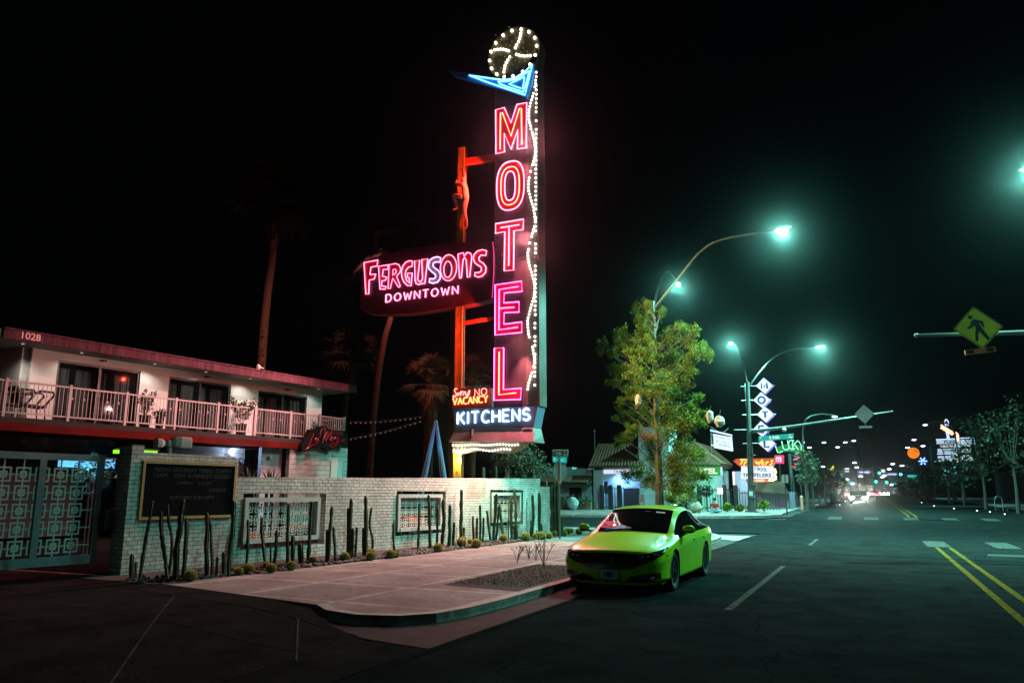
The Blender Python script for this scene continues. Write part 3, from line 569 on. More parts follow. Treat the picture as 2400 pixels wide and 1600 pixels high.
# the name board
nbp = [(850, 640), (851, 613), (880, 603), (960, 583), (1060, 570), (1155, 566), (1156, 575), (1154, 700), (1130, 707), (1060, 722), (960, 734), (900, 737), (862, 735), (846, 727), (846, 700)]
nb = brd(nbp, YS_-.03, YS_+.45, mat('maroon_enamel', (.13, .03, .05), .4, var=.35, vscale=2), 'name_board')
o1, o2, kk = (840, 570), (980, 570), 10.456
S_, O_ = [(585, 372), (500, 345), (400, 370), (310, 430), (270, 550), (290, 640), (370, 720), (440, 770), (460, 830), (420, 885), (310, 880), (300, 975), (400, 995), (500, 970), (570, 880), (580, 780), (540, 700), (440, 620), (395, 580), (400, 500), (470, 470), (560, 485)], None
LN = [(o1, [(170, 490), (510, 425), (490, 575), (340, 600), (315, 780), (460, 770), (420, 890), (300, 915), (285, 1255), (215, 1260)], 0), (o1, [(525, 580), (765, 545), (745, 660), (640, 655), (620, 825), (735, 845), (690, 925), (610, 935), (600, 1060), (710, 1075), (690, 1135), (560, 1140)], 0),
      (o1, [(1350, 450), (1280, 445), (1190, 480), (1120, 570), (1085, 700), (1095, 850), (1150, 970), (1230, 1050), (1320, 1060), (1350, 740), (1240, 750), (1228, 850), (1275, 860), (1280, 995), (1215, 930), (1178, 800), (1195, 680), (1260, 600), (1350, 580)], 0),
      (o2, [(-59, 450), (70, 435), (18, 900), (60, 955), (105, 945), (138, 880), (118, 415), (265, 395), (195, 1000), (150, 1005), (110, 1000), (40, 1030), (-20, 1000), (-42, 930)], 0), (o2, S_, 2),
      (o2, [(1005, 280), (1140, 250), (1150, 330), (1230, 240), (1310, 260), (1345, 340), (1290, 840), (1235, 850), (1205, 430), (1165, 360), (1130, 420), (1085, 865), (1045, 875)], 0),
      (o2, [(1705, 200), (1600, 175), (1480, 210), (1400, 290), (1380, 400), (1420, 500), (1500, 560), (1570, 600), (1580, 680), (1530, 730), (1420, 735), (1410, 815), (1500, 845), (1600, 815), (1680, 730), (1690, 600), (1630, 510), (1530, 450), (1510, 380), (1560, 310), (1685, 315)], 0)]
salm = mat('salmon_enamel', (.6, .12, .09), .4, var=.4, vscale=4)
for oo, pts, s_ in LN: letter(pts, [], oo, kk, f=mat('pale_enamel', (.5, .45, .5), .4) if s_ == 2 else (redf if random.random() < .5 else salm), t1=purt if s_ == 2 else pinkt, r=.017, parent=nb, dep_=.1, sub=False)
def ring(outer, inner, oo, t=pinkt):
    P = onsign(zpoly(outer, oo, kk), -.08); Q = onsign(zpoly(inner, oo, kk), -.08); b = MB(); n = len(P)
    fs = []
    for i in range(n): j = (i+1) % n; fs += [(i, j, n+j, n+i), (2*n+j, j, i, 2*n+i), (n+i, n+j, 3*n+j, 3*n+i)]
    b.add(P+Q+[p_+V((0, .05, 0)) for p_ in P+Q], fs); b.m = 1
    b.tube([p_-V((0, .03, 0)) for p_ in P], .014, 5, closed=True); b.tube([p_-V((0, .03, 0)) for p_ in Q], .014, 5, closed=True); b.build('letter', [salm, t], nb)
N = 28; el = lambda cx, cy, rx, ry, sl: [(cx+rx*math.cos(2*math.pi*i/N), cy+ry*math.sin(2*math.pi*i/N)+rx*math.cos(2*math.pi*i/N)*sl) for i in range(N)]
ring(el(780, 620, 200, 318, -.1), el(762, 660, 95, 198, -.1), o2)
# R: outline with its own counter
Ro = [(790, 545), (950, 515), (1030, 545), (1075, 640), (1060, 730), (975, 825), (1065, 1060), (1040, 1095), (1010, 1085), (880, 870), (820, 1130), (765, 1130)]; Ri = [(890, 660), (940, 650), (970, 700), (940, 760), (880, 800)]
b = MB(); Pf = onsign(zpoly(Ro, o1, kk), -.08); b.prism(Pf, (0, .05, 0)); b.m = 1; b.tube([p_-V((0, .03, 0)) for p_ in Pf], .014, 5, closed=True); b.tube([p_-V((0, .03, 0)) for p_ in onsign(zpoly(Ri, o1, kk), -.08)], .014, 5, closed=True); b.m = 2; b.prism(onsign(zpoly(Ri, o1, kk), -.083), (0, .002, 0)); b.build('letter', [redf, pinkt, MC['maroon_enamel']], nb)
b = MB(); a = sp(840+690/kk, 570+1455/kk); c = sp(980+990/kk, 570+1245/kk); dx = c-a; a.y = YS_-.07
for q_ in (V((0, 0, 0)), V((.025, 0, .01))): neon(b, 'DOWNTOWN', a+q_, V((1, 0, dx.z/dx.x)), (0, 0, 1), dx.x, sp(1100, 630).z-sp(1100, 648).z, .014, gap=.42)
b.build('neon_lettering', pinkt, nb)
b = MB(); b.tube([p(1156, 568, YS_-.05), p(1159, 590, YS_-.05), p(1159, 640, YS_-.05), p(1155, 699, YS_-.05)], .02, 5); b.build('edge_tube', mat('magenta_edge_tube', (1, .1, .4), .4, emit=(1, .06, .3), es=.8), nb)
# added lamps standing in for the neon and bulb light of the sign
for x, y, e in ((1225, 350, 1500), (1225, 570, 1500), (1225, 800, 2300)): lamp('SPOT', sp(x, y)+V((0, -.14, 0)), e*1.15, (1, .2, .24), SG, .02, (.12, -1, -1.5), 99, .5)
for x, e in ((841, 1900), (839, 1900)): lamp('SPOT', sp(x, 650 if x == 841 else 700)+V((0, -.16, 0)), e*1.3, (1, .48, .46), SG, .02, (-.9, -.45, -.35), 118, .5)
for y, e in ((400, 1200), (750, 1650)): lamp('SPOT', sp(1263, y)+V((.05, -.2, 0)), e*1.7, (1, .8, .3), SG, .02, (1, .3, -.25), 115, .5)
for x in (1110, 1205): lamp('SPOT', sp(x, 1062)+V((0, -.12, 0)), 300 if x > 1120 else 50, (1, .85, .5), SG, .02, (-.3, -.2, -1), 130, .4)
for y, e in ((620, 1100), (860, 2300)): lamp('SPOT', sp(1258, y)+V((0, -.14, 0)), e*1.15, (1, .5, .42), SG, .02, (-.8, -1, -.6), 100, .6)
lamp('POINT', sp(1075, 1072)+V((.1, -.12, -.05)), 60, (1, .85, .4), SG, .02)
for y, e in ((430, 100), (780, 90)): lamp('SPOT', sp(1150, y)+V((0, -.35, 0)), e*6, (1, .06, .03), SG, .02, (-1, .25, 0), 130, .3)
lamp('SPOT', sp(930, 640)+V((0, .7, 0)), 2000, (1, .3, .3), SG, .02, (-.7, .7, -.45), 150, .3)  # rear spot for the sign's unseen back face
# climbing mannequin on the pole
skinm = mat('mannequin_skin', (.75, .4, .4), .5)
mq = thing('mannequin', 'unclothed mannequin climbing up the ochre pole of the neon sign', 'mannequin', sp(1078, 470))
o = (1040, 340); k = 7.125; Yq = YS_-.2
g_ = lambda x, y, d=0: V((sp(o[0]+(x+25)/k, o[1]+y/k).x, Yq+d, sp(o[0]+x/k, o[1]+y/k).z))
J = [g_(375, 900), g_(385, 800), g_(375, 700), g_(360, 650), g_(345, 610, -.02), g_(340, 575, -.02),   # pelvis, waist, chest, neck, head, crown
     g_(350, 700, .02), g_(355, 560, .05), g_(340, 450, .08), g_(285, 425, .1), g_(265, 400, .12),   # raised arm
     g_(340, 720, -.1), g_(235, 705, -.1), g_(245, 600, 0), g_(243, 560, .05),   # bent arm
     g_(370, 930, .04), g_(350, 1060, .05), g_(355, 1160, .06), g_(385, 1290, .08), g_(385, 1390, .1), g_(345, 1440, .02),   # hanging leg
     g_(360, 915, -.08), g_(200, 885, -.1), g_(235, 1000, -.06), g_(245, 1090, 0), g_(185, 1135, -.08)]  # bent leg
E_ = [(0, 1), (1, 2), (2, 3), (3, 4), (4, 5), (2, 6), (6, 7), (7, 8), (8, 9), (9, 10), (2, 11), (11, 12), (12, 13), (13, 14), (0, 15), (15, 16), (16, 17), (17, 18), (18, 19), (19, 20), (0, 21), (21, 22), (22, 23), (23, 24), (24, 25)]
RD = [.13, .1, .13, .055, .1, .07, .07, .05, .04, .03, .02, .07, .045, .03, .03, .12, .095, .06, .05, .035, .025, .1, .065, .05, .035, .02]
skin('body', J, E_, [r_*1.2 for r_ in RD], skinm, mq)
# ------------------------------------------------------------------ two storey motel with balcony
BA = dep(408, 1003, 26.6); BZ0 = BA.z; BA.z = 0; ang = R(7.2); BD = V((math.sin(ang), math.cos(ang), 0)); BN = V((BD.y, -BD.x, 0)); BY = math.atan2(BD.y, BD.x)
def bp_(px, py, n=0): p = atP(px, py, BA+BN*n, BD); return (p-BA).dot(BD), p.z
BM = Matrix.Translation(BA) @ Matrix(((BD.x, BN.x, 0, 0), (BD.y, BN.y, 0, 0), (0, 0, 1, 0), (0, 0, 0, 1)))
def BB(): b = MB(); b.M = BM; return b
stuc = mat('white_stucco', (.6, .57, .54), .85, var=.12, vscale=1.5, bump=.25, bscale=60); fas = mat('wine_fascia', (.1, .035, .048), .85, spec=.1, var=.75, vscale=2.2, stretch=(6, 6, .5)); redb = mat('red_beam', (.11, .008, .006), .8, spec=.05, var=.4, vscale=2)
railm = mat('pink_white_rail', (.42, .33, .33), .45); soff = mat('soffit', (.25, .23, .22), .8); glass = mat('dark_glass', (.01, .012, .013), .05, spec=.1, alpha=.25); blkf = mat('black_frame', (.01, .01, .01), .4)
curt = mat('curtain', (.2, .22, .21), .9, var=.35, vscale=5, stretch=(8, 8, .2)); cmu = brickmat('white_block_course', (.6, .55, .53), (.56, .52, .5), (.25, .2, .2), 3.0, .2, .012, .5, .8, .15)
BW = -1.15   # upper wall plane behind the rail
BR = thing('motel_building', 'two storey white motel with a balcony railing and wine coloured roof edge', 'building', BA+V((0, 0, 0)))
uL, uR = bp_(78, 812, BW)[0], bp_(756, 914, BW)[0]; zE = bp_(756, 914, BW)[1]; zF = BZ0-.05
wins = []
for a, c in (((137, 843), (330, 871)), ((397, 882), (542, 903)), ((606, 914), (720, 930))):
    ua, z1 = bp_(*a, BW); ub, _ = bp_(*c, BW); wins.append((ua, ub, z1))
b = BB(); cur = uL
for ua, ub, z1 in wins: b.box((cur, BW-.2, zF), (ua, BW, zE)); b.box((ua, BW-.2, z1), (ub, BW, zE)); cur = ub
b.box((cur, BW-.2, zF), (uR, BW, zE)); b.box((uR-.2, BW-7, zF), (uR, BW-.2, zE)); b.box((uL-.2, BW-7, zF), (uL, BW-.2, zE))
b.box((uL-7, BW-3.2, zF), (uL-.2, BW-3., zE)); b.build('upper_wall', stuc, BR, uvyaw=BY)
for i, (ua, ub, z1) in enumerate(wins):
    f = BB(); t = .07; f.box((ua, BW-.14, zF), (ua+t, BW-.04, z1)); f.box((ub-t, BW-.14, zF), (ub, BW-.04, z1)); f.box((ua+t, BW-.14, z1-t), (ub-t, BW-.04, z1)); f.box(((ua+ub)/2-.04, BW-.14, zF), ((ua+ub)/2+.04, BW-.04, z1-t))
    fo = f.build('sliding_door', blkf, BR)
    c = BB(); n = 60; vs = []
    segs = ((.03, .2), (.27, .46), (.55, .66), (.74, .94))
    for s0, s1 in segs:
        c0_ = len(c.v); m_ = 26
        vs = []
        for k in range(m_+1): u = ua+(ub-ua)*(s0+(s1-s0)*k/m_); y = BW-.34+.045*math.sin(k*1.7+i)+.02*math.sin(k*.6); vs += [(u, y, zF), (u, y, z1-.2)]
        c.add(vs, [(2*k, 2*k+2, 2*k+3, 2*k+1) for k in range(m_)])
    c.build('curtain', curt, fo, smooth=True)
    gl = BB(); gl.box((ua+t, BW-.1, zF), (ub-t, BW-.09, z1-t)); gl.build('pane', glass, fo)
rf0, rf1 = bp_(10, 768, -.1)[0], bp_(834, 909, -.1)[0]; rz = bp_(400, 833, -.1)[1]; rz0 = bp_(400, 853, -.1)[1]
b = BB(); b.box((rf0-6, BW-8, rz0+.03), (rf1, -.13, rz-.02)); b.build('roof', soff, BR)
b = BB(); b.box((rf0, -.127, rz0), (rf1, -.07, rz+.03)); b.box((rf0, -.06, rz-.02), (rf1, -.04, rz+.03)); b.box((rf1+.003, BW-8, rz0), (rf1+.05, -.1, rz+.02)); b.build('fascia', fas, BR)
a = bp_(50, 797, -.07); c = bp_(95, 797, -.07); t_ = BB(); b = MB(); text(b, '1028', BA+BD*a[0]+BN*-.066+V((0, 0, rz0+.06)), BD, (0, 0, 1), c[0]-a[0], (rz-rz0)*.72, bold=.015, lift=V((0, 0, 0)))
tr = b.build('house_number', mat('number_pink', (.8, .55, .52), .6), BR)
# balcony slab and beam
r0, r1 = bp_(-60, 960)[0], bp_(808, 978)[0]
b = BB(); b.box((r0-3, BW-.2-2.7, zF-.17), (r1+.1, .1, zF-.002)); b.build('balcony_slab', mat('dark_slab', (.05, .035, .035), .9, spec=.05), BR)
be = bp_(720, 1040)[0]; b = BB(); b.box((r0-3, .0, zF-.4), (be, .12, zF-.175)); b.box((r0-3, -.9, zF-.45), (be, -.75, zF-.175)); b.build('beam', redb, BR)
zr = bp_(408, 934)[1]; zb2 = BZ0+.06
rl = BB(); rl.box((r0, -.025, zr-.05), (r1, .025, zr)); rl.box((r0, -.02, zb2), (r1, .02, zb2+.04))
rl.box((r1-.03, -1.9, zr-.05), (r1+.02, -.03, zr)); rl.box((r1-.03, -1.9, zb2), (r1+.02, -.03, zb2+.04)); rail = rl.build('railing', railm, BR)
bal = BB(); u = r0
while u < r1: bal.box((u-.008, -.008, zb2+.04), (u+.008, .008, zr-.05)); u += .125
for k in range(14): y = -.12-k*.125; bal.box((r1-.012, y-.008, zb2+.04), (r1+.004, y+.008, zr-.05))
u = r0+.4; k = 0
while u < r1:
    if (k % 3) < 2:
        for a_ in (0, 60, 120): dx, dz = .045*math.cos(R(a_+90)), .045*math.sin(R(a_+90)); p0 = BM @ V((u-dx, 0, zr-.36-dz)); p1 = BM @ V((u+dx, 0, zr-.36+dz)); bb = bal.M; bal.M = Matrix(); bal.bar(p0, p1, .014); bal.M = bb
    u += .375; k += 1
bal.build('baluster', railm, rail)
for px in (7, 160, 294, 411, 511, 598, 682, 750, 808):
    u = bp_(px, 960)[0]; f = BB(); f.box((u-.04, -.04, zF-.14), (u+.04, .04, zr+.03)); f.box((u-.05, -.05, zr+.03), (u+.05, .05, zr+.05)); f.build('post', railm, rail)
# ground floor
l0, l1 = bp_(680, 1050)[0], bp_(815, 1050)[0]; d0 = bp_(608, 1050, -.6)[0]
b = BB(); b.box((l0, -.2, .1), (l1, .0, bp_(815, 1049)[1]-.02)); b.box((l1-.2, -6, .1), (l1, -.2, zF-.2)); b.build('lower_wall', cmu, BR, uvyaw=BY)
b = BB(); b.box((d0, -.62, .1), (l0, -.45, zF-.18)); b.build('lower_wall', mat('blue_grey_wall', (.38, .4, .47), .8, var=.15), BR)
b = BB(); b.box((d0-3.3, -1.6, .1), (d0, -1.45, zF-.18)); b.build('lower_wall', brickmat('shaded_block_course', (.3, .28, .28), (.27, .25, .25), (.12, .1, .1), 3.0, .2, .012, .5, .8, .15), BR, uvyaw=BY); b = BB(); b.box((r0-4, -5.2, .1), (d0-3.3, -5, zF-.18)); b.build('lower_wall', mat('shaded_wall', (.08, .07, .075), .8), BR)  # shade of the recess painted into both rear wall colours
dl = bp_(776, 1084)[0]; dr = bp_(803, 1084)[0]; dzt = bp_(790, 1082)[1]
b = BB(); b.box((dl, .002, .12), (dr, .03, dzt)); dd_ = b.build('door', mat('door_paint', (.62, .57, .55), .6), BR); b = BB(); b.box((dl-.04, .002, .12), (dl-.002, .045, dzt+.04)); b.box((dr+.002, .002, .12), (dr+.04, .045, dzt+.04)); b.box((dl-.002, .002, dzt+.002), (dr+.002, .045, dzt+.04)); b.build('door_frame', stuc, dd_); b = BB(); b.box((dr-.12, .03, 1.1), (dr-.08, .08, 1.3)); b.build('handle', blkf, dd_)
for px, py, n in ((654, 1053, -.4), (631, 1072, -.42), (767, 1060, .05)):
    u, z = bp_(px, py, n); b = MB(); c_ = BA+BD*u+BN*(n+.04)+V((0, 0, z)); b.sphere(c_, .09, 10, (1, 1, .9)); b.build('round_fitting', stuc, BR, smooth=True)
# wall sconces without lamps, then added soffit downlights for the upper wall
for px, py in ((241, 845), (484, 883), (673, 913)):
    u, z = bp_(px, py, BW+.08); c_ = BA+BD*u+BN*(BW+.09)+V((0, 0, z)); b = MB(); b.box(c_-V((.04, .05, .03)), c_+V((.04, .05, .03))); b.sphere(c_+V((.1, .05, .0)), .035, 8); so = b.build('wall_light', blkf, BR)
for px, py, e in ((40, 830, 55), (178, 853, 26), (350, 872, 40), (470, 892, 30), (575, 905, 40), (735, 925, 20)):
    u, z = bp_(px, py, BW+.35); c_ = BA+BD*u+BN*(BW+.62)+V((0, 0, rz0-.02)); b = MB(); b.lathe([(.045, 0), (.045, .02)], c_, 10); dn = b.build('downlight', mat('downlight_lens', (1, 1, 1), .4, emit=(1, .95, .88), es=.3), BR); lamp('SPOT', c_-V((0, 0, .03)), e*1.3, (1, .93, .84), dn, .04, V((-.25, 0, -1)), 130, .7)
# entrance lamp on the ground floor
lu, lz = bp_(543, 1058, -1.3); c_ = BA+BD*lu+BN*-1.3+V((0, 0, lz)); b = MB(); b.sphere(c_, .1, 10, (1, 1, 1.25)); gb = b.build('globe_lamp', mat('globe_light', (1, 1, 1), .3, emit=(.6, .75, 1), es=9), BR, smooth=True); lamp('POINT', c_+V((.18, 0, .0)), 45, (.5, .7, 1), gb, .05)
b = MB(); b.box(c_+V((-.15, -.4, -.28)), c_+V((.2, .4, -.24))); b.build('lamp_shelf', blkf, gb)
rc = BA+BD*bp_(645, 856)[0]+BN*-1+V((0, 0, rz)); b = MB(); b.sphere(rc+V((0, 0, .3)), .12, 8, (1, .5, 1)); b.tube([rc, rc+V((0, .1, .3)), rc+V((0, .3, .3))], .02, 5); b.build('roof_floodlight', stuc, BR)
# red script sign on the corner of the balcony
RS = thing('script_sign', 'dim red script sign on a black cloud shaped board at the balcony corner', 'sign', BA+BD*bp_(750, 1020)[0])
sq = lambda x, y, d=0: (lambda P: BM @ V((P[0], .35+d, P[1])))(bp_(690+x/14.257, 960+y/14.257, .35))
out = [(240, 1400), (250, 1180), (470, 830), (540, 650), (800, 630), (870, 560), (1000, 530), (1090, 580), (1120, 640), (1350, 690), (1700, 700), (1790, 740), (1790, 1280), (1500, 1240), (1250, 1350), (1080, 1330), (980, 1250), (760, 1270), (620, 1290), (400, 1400)]
b = MB(); P = [sq(x, y) for x, y in out]; b.prism(P, BN*-.22); b.build('board', mat('sign_black', (.01, .01, .01), .7, spec=.1), RS)
b = MB()
for ln in ([(610, 790), (560, 930), (500, 1080), (440, 1240), (480, 1235), (620, 1160), (760, 1110)], [(330, 1340), (400, 1290), (440, 1240)], [(760, 930), (700, 960), (665, 1030), (690, 1080), (740, 1040), (770, 940), (765, 1030), (800, 1050)],
           [(825, 920), (840, 760), (900, 640), (975, 600), (990, 680), (960, 900), (900, 1110)], [(900, 1110), (1000, 850), (1090, 720), (1060, 850), (1010, 1060)], [(1010, 1060), (1100, 880), (1230, 710), (1210, 830), (1140, 1000)],
           [(1250, 900), (1190, 980), (1200, 1040), (1250, 1010), (1260, 910)], [(1290, 900), (1290, 1010), (1340, 920), (1360, 1000)], [(1430, 920), (1400, 1050), (1340, 1180), (1220, 1250), (1160, 1230), (1200, 1150), (1330, 1110), (1500, 1090)], [(1600, 990), (1540, 1030), (1560, 1080), (1620, 1050), (1630, 990), (1640, 1080), (1680, 1100)]):
    for dd in (0, 22): b.tube(smooth([sq(x+dd, y, .03) for x, y in ln], 3, False), .014, 5)
b.build('script_lettering', mat('dull_red_tube', (.25, .008, .015), .25, emit=(.6, .0, .02), es=.05), RS)  # faint red glow put into the script tubes
b = MB(); text(b, 'CANTINA', sq(1340, 820, .012), BD, (0, 0, 1), (sq(1660, 800)-sq(1340, 800)).length, .1, lift=V((0, 0, 0))); b.build('small_lettering', MC['dull_red_tube'], RS)
# wicker chairs and potted plants on the balcony
wick = mat('dark_wicker', (.05, .025, .02), .7, var=.3, vscale=20); leafd = mat('dark_leaf', (.04, .07, .03), .6, var=.5, vscale=8); pot = mat('black_pot', (.02, .02, .022), .5)
for px, lab in ((22, 'dark wicker armchair nearer the left edge of the balcony'), (68, 'dark wicker lounge chair with curved arm in front of the pink wall')):
    u = bp_(px, 960, -.45)[0]; base = BM @ V((u, -.5, zF)); t = thing('wicker_chair', lab, 'chair', base, 'wicker chairs on the balcony')
    def G(du, dn, dz_): return base+BD*du+BN*dn+V((0, 0, dz_))
    b = MB(); P = [G(-.35, -.25, .4), G(-.35, .25, .4), G(.4, .25, .36), G(.4, -.25, .36)]; b.prism(P, (0, 0, .06)); b.build('seat', wick, t)
    b = MB(); b.prism([G(-.35, -.3, .42), G(-.35, .3, .42), G(-.55, .3, .95), G(-.55, -.3, .95)], BD*.06); b.build('backrest', wick, t)
    b = MB()
    for s_ in (-.3, .3): b.tube([G(-.5, s_, .75), G(-.1, s_, .72), G(.15, s_, .86), G(.5, s_, .86), G(.56, s_, .78), G(.3, s_, .4)], .035, 6)
    b.build('armrest', wick, t)
    for du in (-.3, .35):
        for dn in (-.22, .22): b = MB(); b.tube([G(du, dn, .4), G(du*1.1, dn*1.1, 0)], .02, 5); b.build('leg', wick, t)
def leaves(b, c, rad, n, size, sq_=(1, 1, 1), hollow=.0):
    for _ in range(n):
        while 1:
            q = V((random.uniform(-1, 1), random.uniform(-1, 1), random.uniform(-1, 1)))
            if hollow < q.length < 1: break
        q = V((q.x*sq_[0], q.y*sq_[1], q.z*sq_[2]))*rad+c; a = V((random.gauss(0, 1), random.gauss(0, 1), random.gauss(0, .7))).normalized(); d = a.cross(V((random.gauss(0, 1), random.gauss(0, 1), random.gauss(0, 1)))).normalized(); s_ = size*random.uniform(.6, 1.3)
        b.add([q-a*s_, q+d*s_*.42, q+a*s_, q-d*s_*.42], [(0, 1, 2, 3)])
def potted(px, py0, lab, h, rad, n, bw, m=leafd, nn=-.45, grp='potted plants on the balcony'):
    u = bp_(px, py0, nn)[0]; base = BM @ V((u, nn, zF)); t = thing('potted_plant', lab, 'potted plant', base, grp); b = MB()
    b.lathe([(bw*.8, 0), (bw, .45), (bw*.9, .45)], base, 4 if bw > .2 else 12); b.build('pot', pot, t)
    b = MB(); tips = []
    for k in range(6):
        a = k*1.05; tip = base+V((math.cos(a)*rad*.8, math.sin(a)*rad*.8, .45+h*random.uniform(.6, 1))); b.tube([base+V((0, 0, .4)), base.lerp(tip, .5)+V((0, 0, .1)), tip], [.014, .01, .005], 4); tips.append(tip)
    b.build('stem', mat('stem_brown', (.12, .09, .05), .8), t); b = MB()
    for tp in tips:
        for k in (.45, .7, .9, 1): leaves(b, (base+V((0, 0, .4))).lerp(tp, k), .16, n//20, .07)
    b.build('foliage', m, t)
potted(338, 1000, 'bushy potted plant in a black box beside the first balcony window', .75, .28, 260, .25)
potted(372, 1010, 'low spiky potted plant just left of the second balcony window', .2, .2, 100, .15)
potted(565, 1005, 'tall vase shaped potted shrub in a black box between second and third windows', 1.0, .55, 420, .3)
potted(742, 1030, 'small dark potted plant behind the script sign', .35, .25, 160, .18)
# horn loudspeakers, plants on top of the wall, courtyard glimpses
spk = mat('speaker_grey', (.3, .33, .31), .5, var=.2)
a = onZ(397, 1069, .12); Pn = lambda x, y, n=-.5: (lambda q: WM @ V((q[0], n, q[1])))(wp(x, y, n))
ls = thing('horn_loudspeaker', 'pair of pale grey box loudspeakers on a post above the block wall', 'loudspeaker', Pn(397, 1068))
b = MB(); b.bar(Pn(397, 1068), Pn(397, 1045), .07); b.build('post', spk, ls)
for x0, x1, y0, y1, s_ in ((364, 398, 1027, 1051, 0), (401, 444, 1022, 1053, 1)):
    c_ = Pn((x0+x1)/2, (y0+y1)/2); h = (Pn(x0, y0)-Pn(x0, y1)).length/2; l_ = (Pn(x1, y0)-Pn(x0, y0)).length/2; b = MB(); vs = []
    if s_: prof = [(-l_*1., .55), (-l_*.75, .8), (-l_*.2, 1), (l_*.9, 1), (l_, .85)]
    else: prof = [(-l_, .85), (-l_*.9, 1), (-l_*.3, .95), (l_*.35, .4), (l_*.6, .75), (l_, .8)]
    n = 16; fs = []
    for u, rr_ in prof:
        for j in range(n):
            t = 2*math.pi*j/n; cx_, sz_ = math.cos(t), math.sin(t); q = lambda v: math.copysign(abs(v)**.5, v); vs.append(c_+WD*u+WN*(q(cx_)*h*rr_*.8)+V((0, 0, q(sz_)*h*rr_)))
    for i in range(len(prof)-1):
        for j in range(n): fs.append((i*n+j, i*n+(j+1) % n, (i+1)*n+(j+1) % n, (i+1)*n+j))
    fs += [tuple(range(n)), tuple(range((len(prof)-1)*n, len(prof)*n))]; b.add(vs, fs); b.build('horn', spk, ls, smooth=False)
def fixture(name, lab, cat, c_, sx, sz, col, es, n=-3., box_=None):
    p0 = Pn(c_[0], c_[1], n); t = thing(name, lab, cat, p0); b = MB(); b.box(p0-V((.04, sx/2, sz/2)), p0+V((.04, sx/2, sz/2))); b.build('lens', mat(name+'_lens', col, .4, emit=col, es=es), t); b = MB(); b.box(p0+V((-.07, -sx/2-.02, sz/2+.003)), p0+V((.07, sx/2+.02, sz/2+.04))); b.build('housing', blkf, t); return t
fixture('strip_light', 'long green glowing strip light just above the block wall', 'lamp', (346, 1059), .5, .07, (.25, 1, .02), 1.4)
fixture('strip_light', 'short yellow glowing light beside the pillar top', 'lamp', (273, 1058), .12, .08, (.6, 1, .02), 1.6)
fixture('strip_light', 'small yellow glowing light between the pillar and green strip', 'lamp', (306, 1058), .2, .07, (.6, 1, .1), 1.2)
bt = fixture('bar_light', 'bright blue lit bar canopy seen through the lattice gate', 'lamp', (205, 1085), 1.5, .22, (.12, .55, 1), 1.1, -5)
lamp('POINT', Pn(205, 1095, -4.6), 25, (.15, .55, 1), bt, .1)
for i, (x, y) in enumerate(((212, 1115), (222, 1105))):
    t = thing('courtyard_shrub', ('leafy shrub lit by the blue bar light behind the gate', 'smaller shrub beside the blue bar light behind the gate')[i], 'shrub', Pn(x, 1300, -5)*1.0); b = MB(); leaves(b, Pn(x, y, -4.7), .5, 300, .06); b.build('foliage', leafd, t); b = MB(); q_ = Pn(x, y, -4.7); b.tube([(q_.x, q_.y, .1), tuple(q_)], .03, 5); b.build('trunk', wick, t)
ch_ = mat('orange_cushion', (.5, .12, .04), .7)
for i, (x, y, lab) in enumerate(((595, 1252, 'low orange seat seen through the left part of the first lattice window'), (690, 1240, 'orange cushioned seat seen through the middle of the first lattice window'), (960, 1216, 'long low red table seen through the second lattice window'))):
    q_ = Pn(x, y, -1.6); t = thing('patio_seat', lab, 'seat', (q_.x, q_.y, .12)); b = MB(); b.M = Matrix.Translation(V((q_.x, q_.y, 0))) @ Matrix.Rotation(WYAW, 4, 'Z'); b.box((-.4, -.3, q_.z-.06), (.4, .3, q_.z+.05)); b.build('cushion', ch_, t); b = MB(); b.M = Matrix.Translation(V((q_.x, q_.y, 0))) @ Matrix.Rotation(WYAW, 4, 'Z')
    for dx in (-.35, .3):
        for dy in (-.25, .2): b.box((dx, dy, .12), (dx+.05, dy+.05, q_.z-.063))
    b.build('base', wick, t)
for i, (x, y) in enumerate(((588, 1110), (628, 1106), (640, 1108))):
    q_ = Pn(x, y, -.6); t = thing('spiky_plant', ('dark spiky plant just above the wall beside the chalkboard step', 'pale spiky plant above the wall by the blue grey wall', 'green spiky plant above the wall, right of the pale one')[i], 'plant', (q_.x, q_.y, .12)); b = MB()
    for k in range(22):
        a = random.uniform(0, 6.28); e = random.uniform(.15, 1.3); d = V((math.cos(a)*math.cos(e), math.sin(a)*math.cos(e), math.sin(e))); s_ = d.cross(V((0, 0, 1))).normalized()*.02; p0 = q_-V((0, 0, .2)); b.add([p0-s_, p0+s_, p0+d*.42], [(0, 1, 2)])
    b.build('foliage', mat('agave_leaf', (.2, .22, .1), .6), t); b = MB(); b.tube([(q_.x, q_.y, .1), (q_.x, q_.y, q_.z-.2)], .04, 5); b.build('trunk', wick, t)
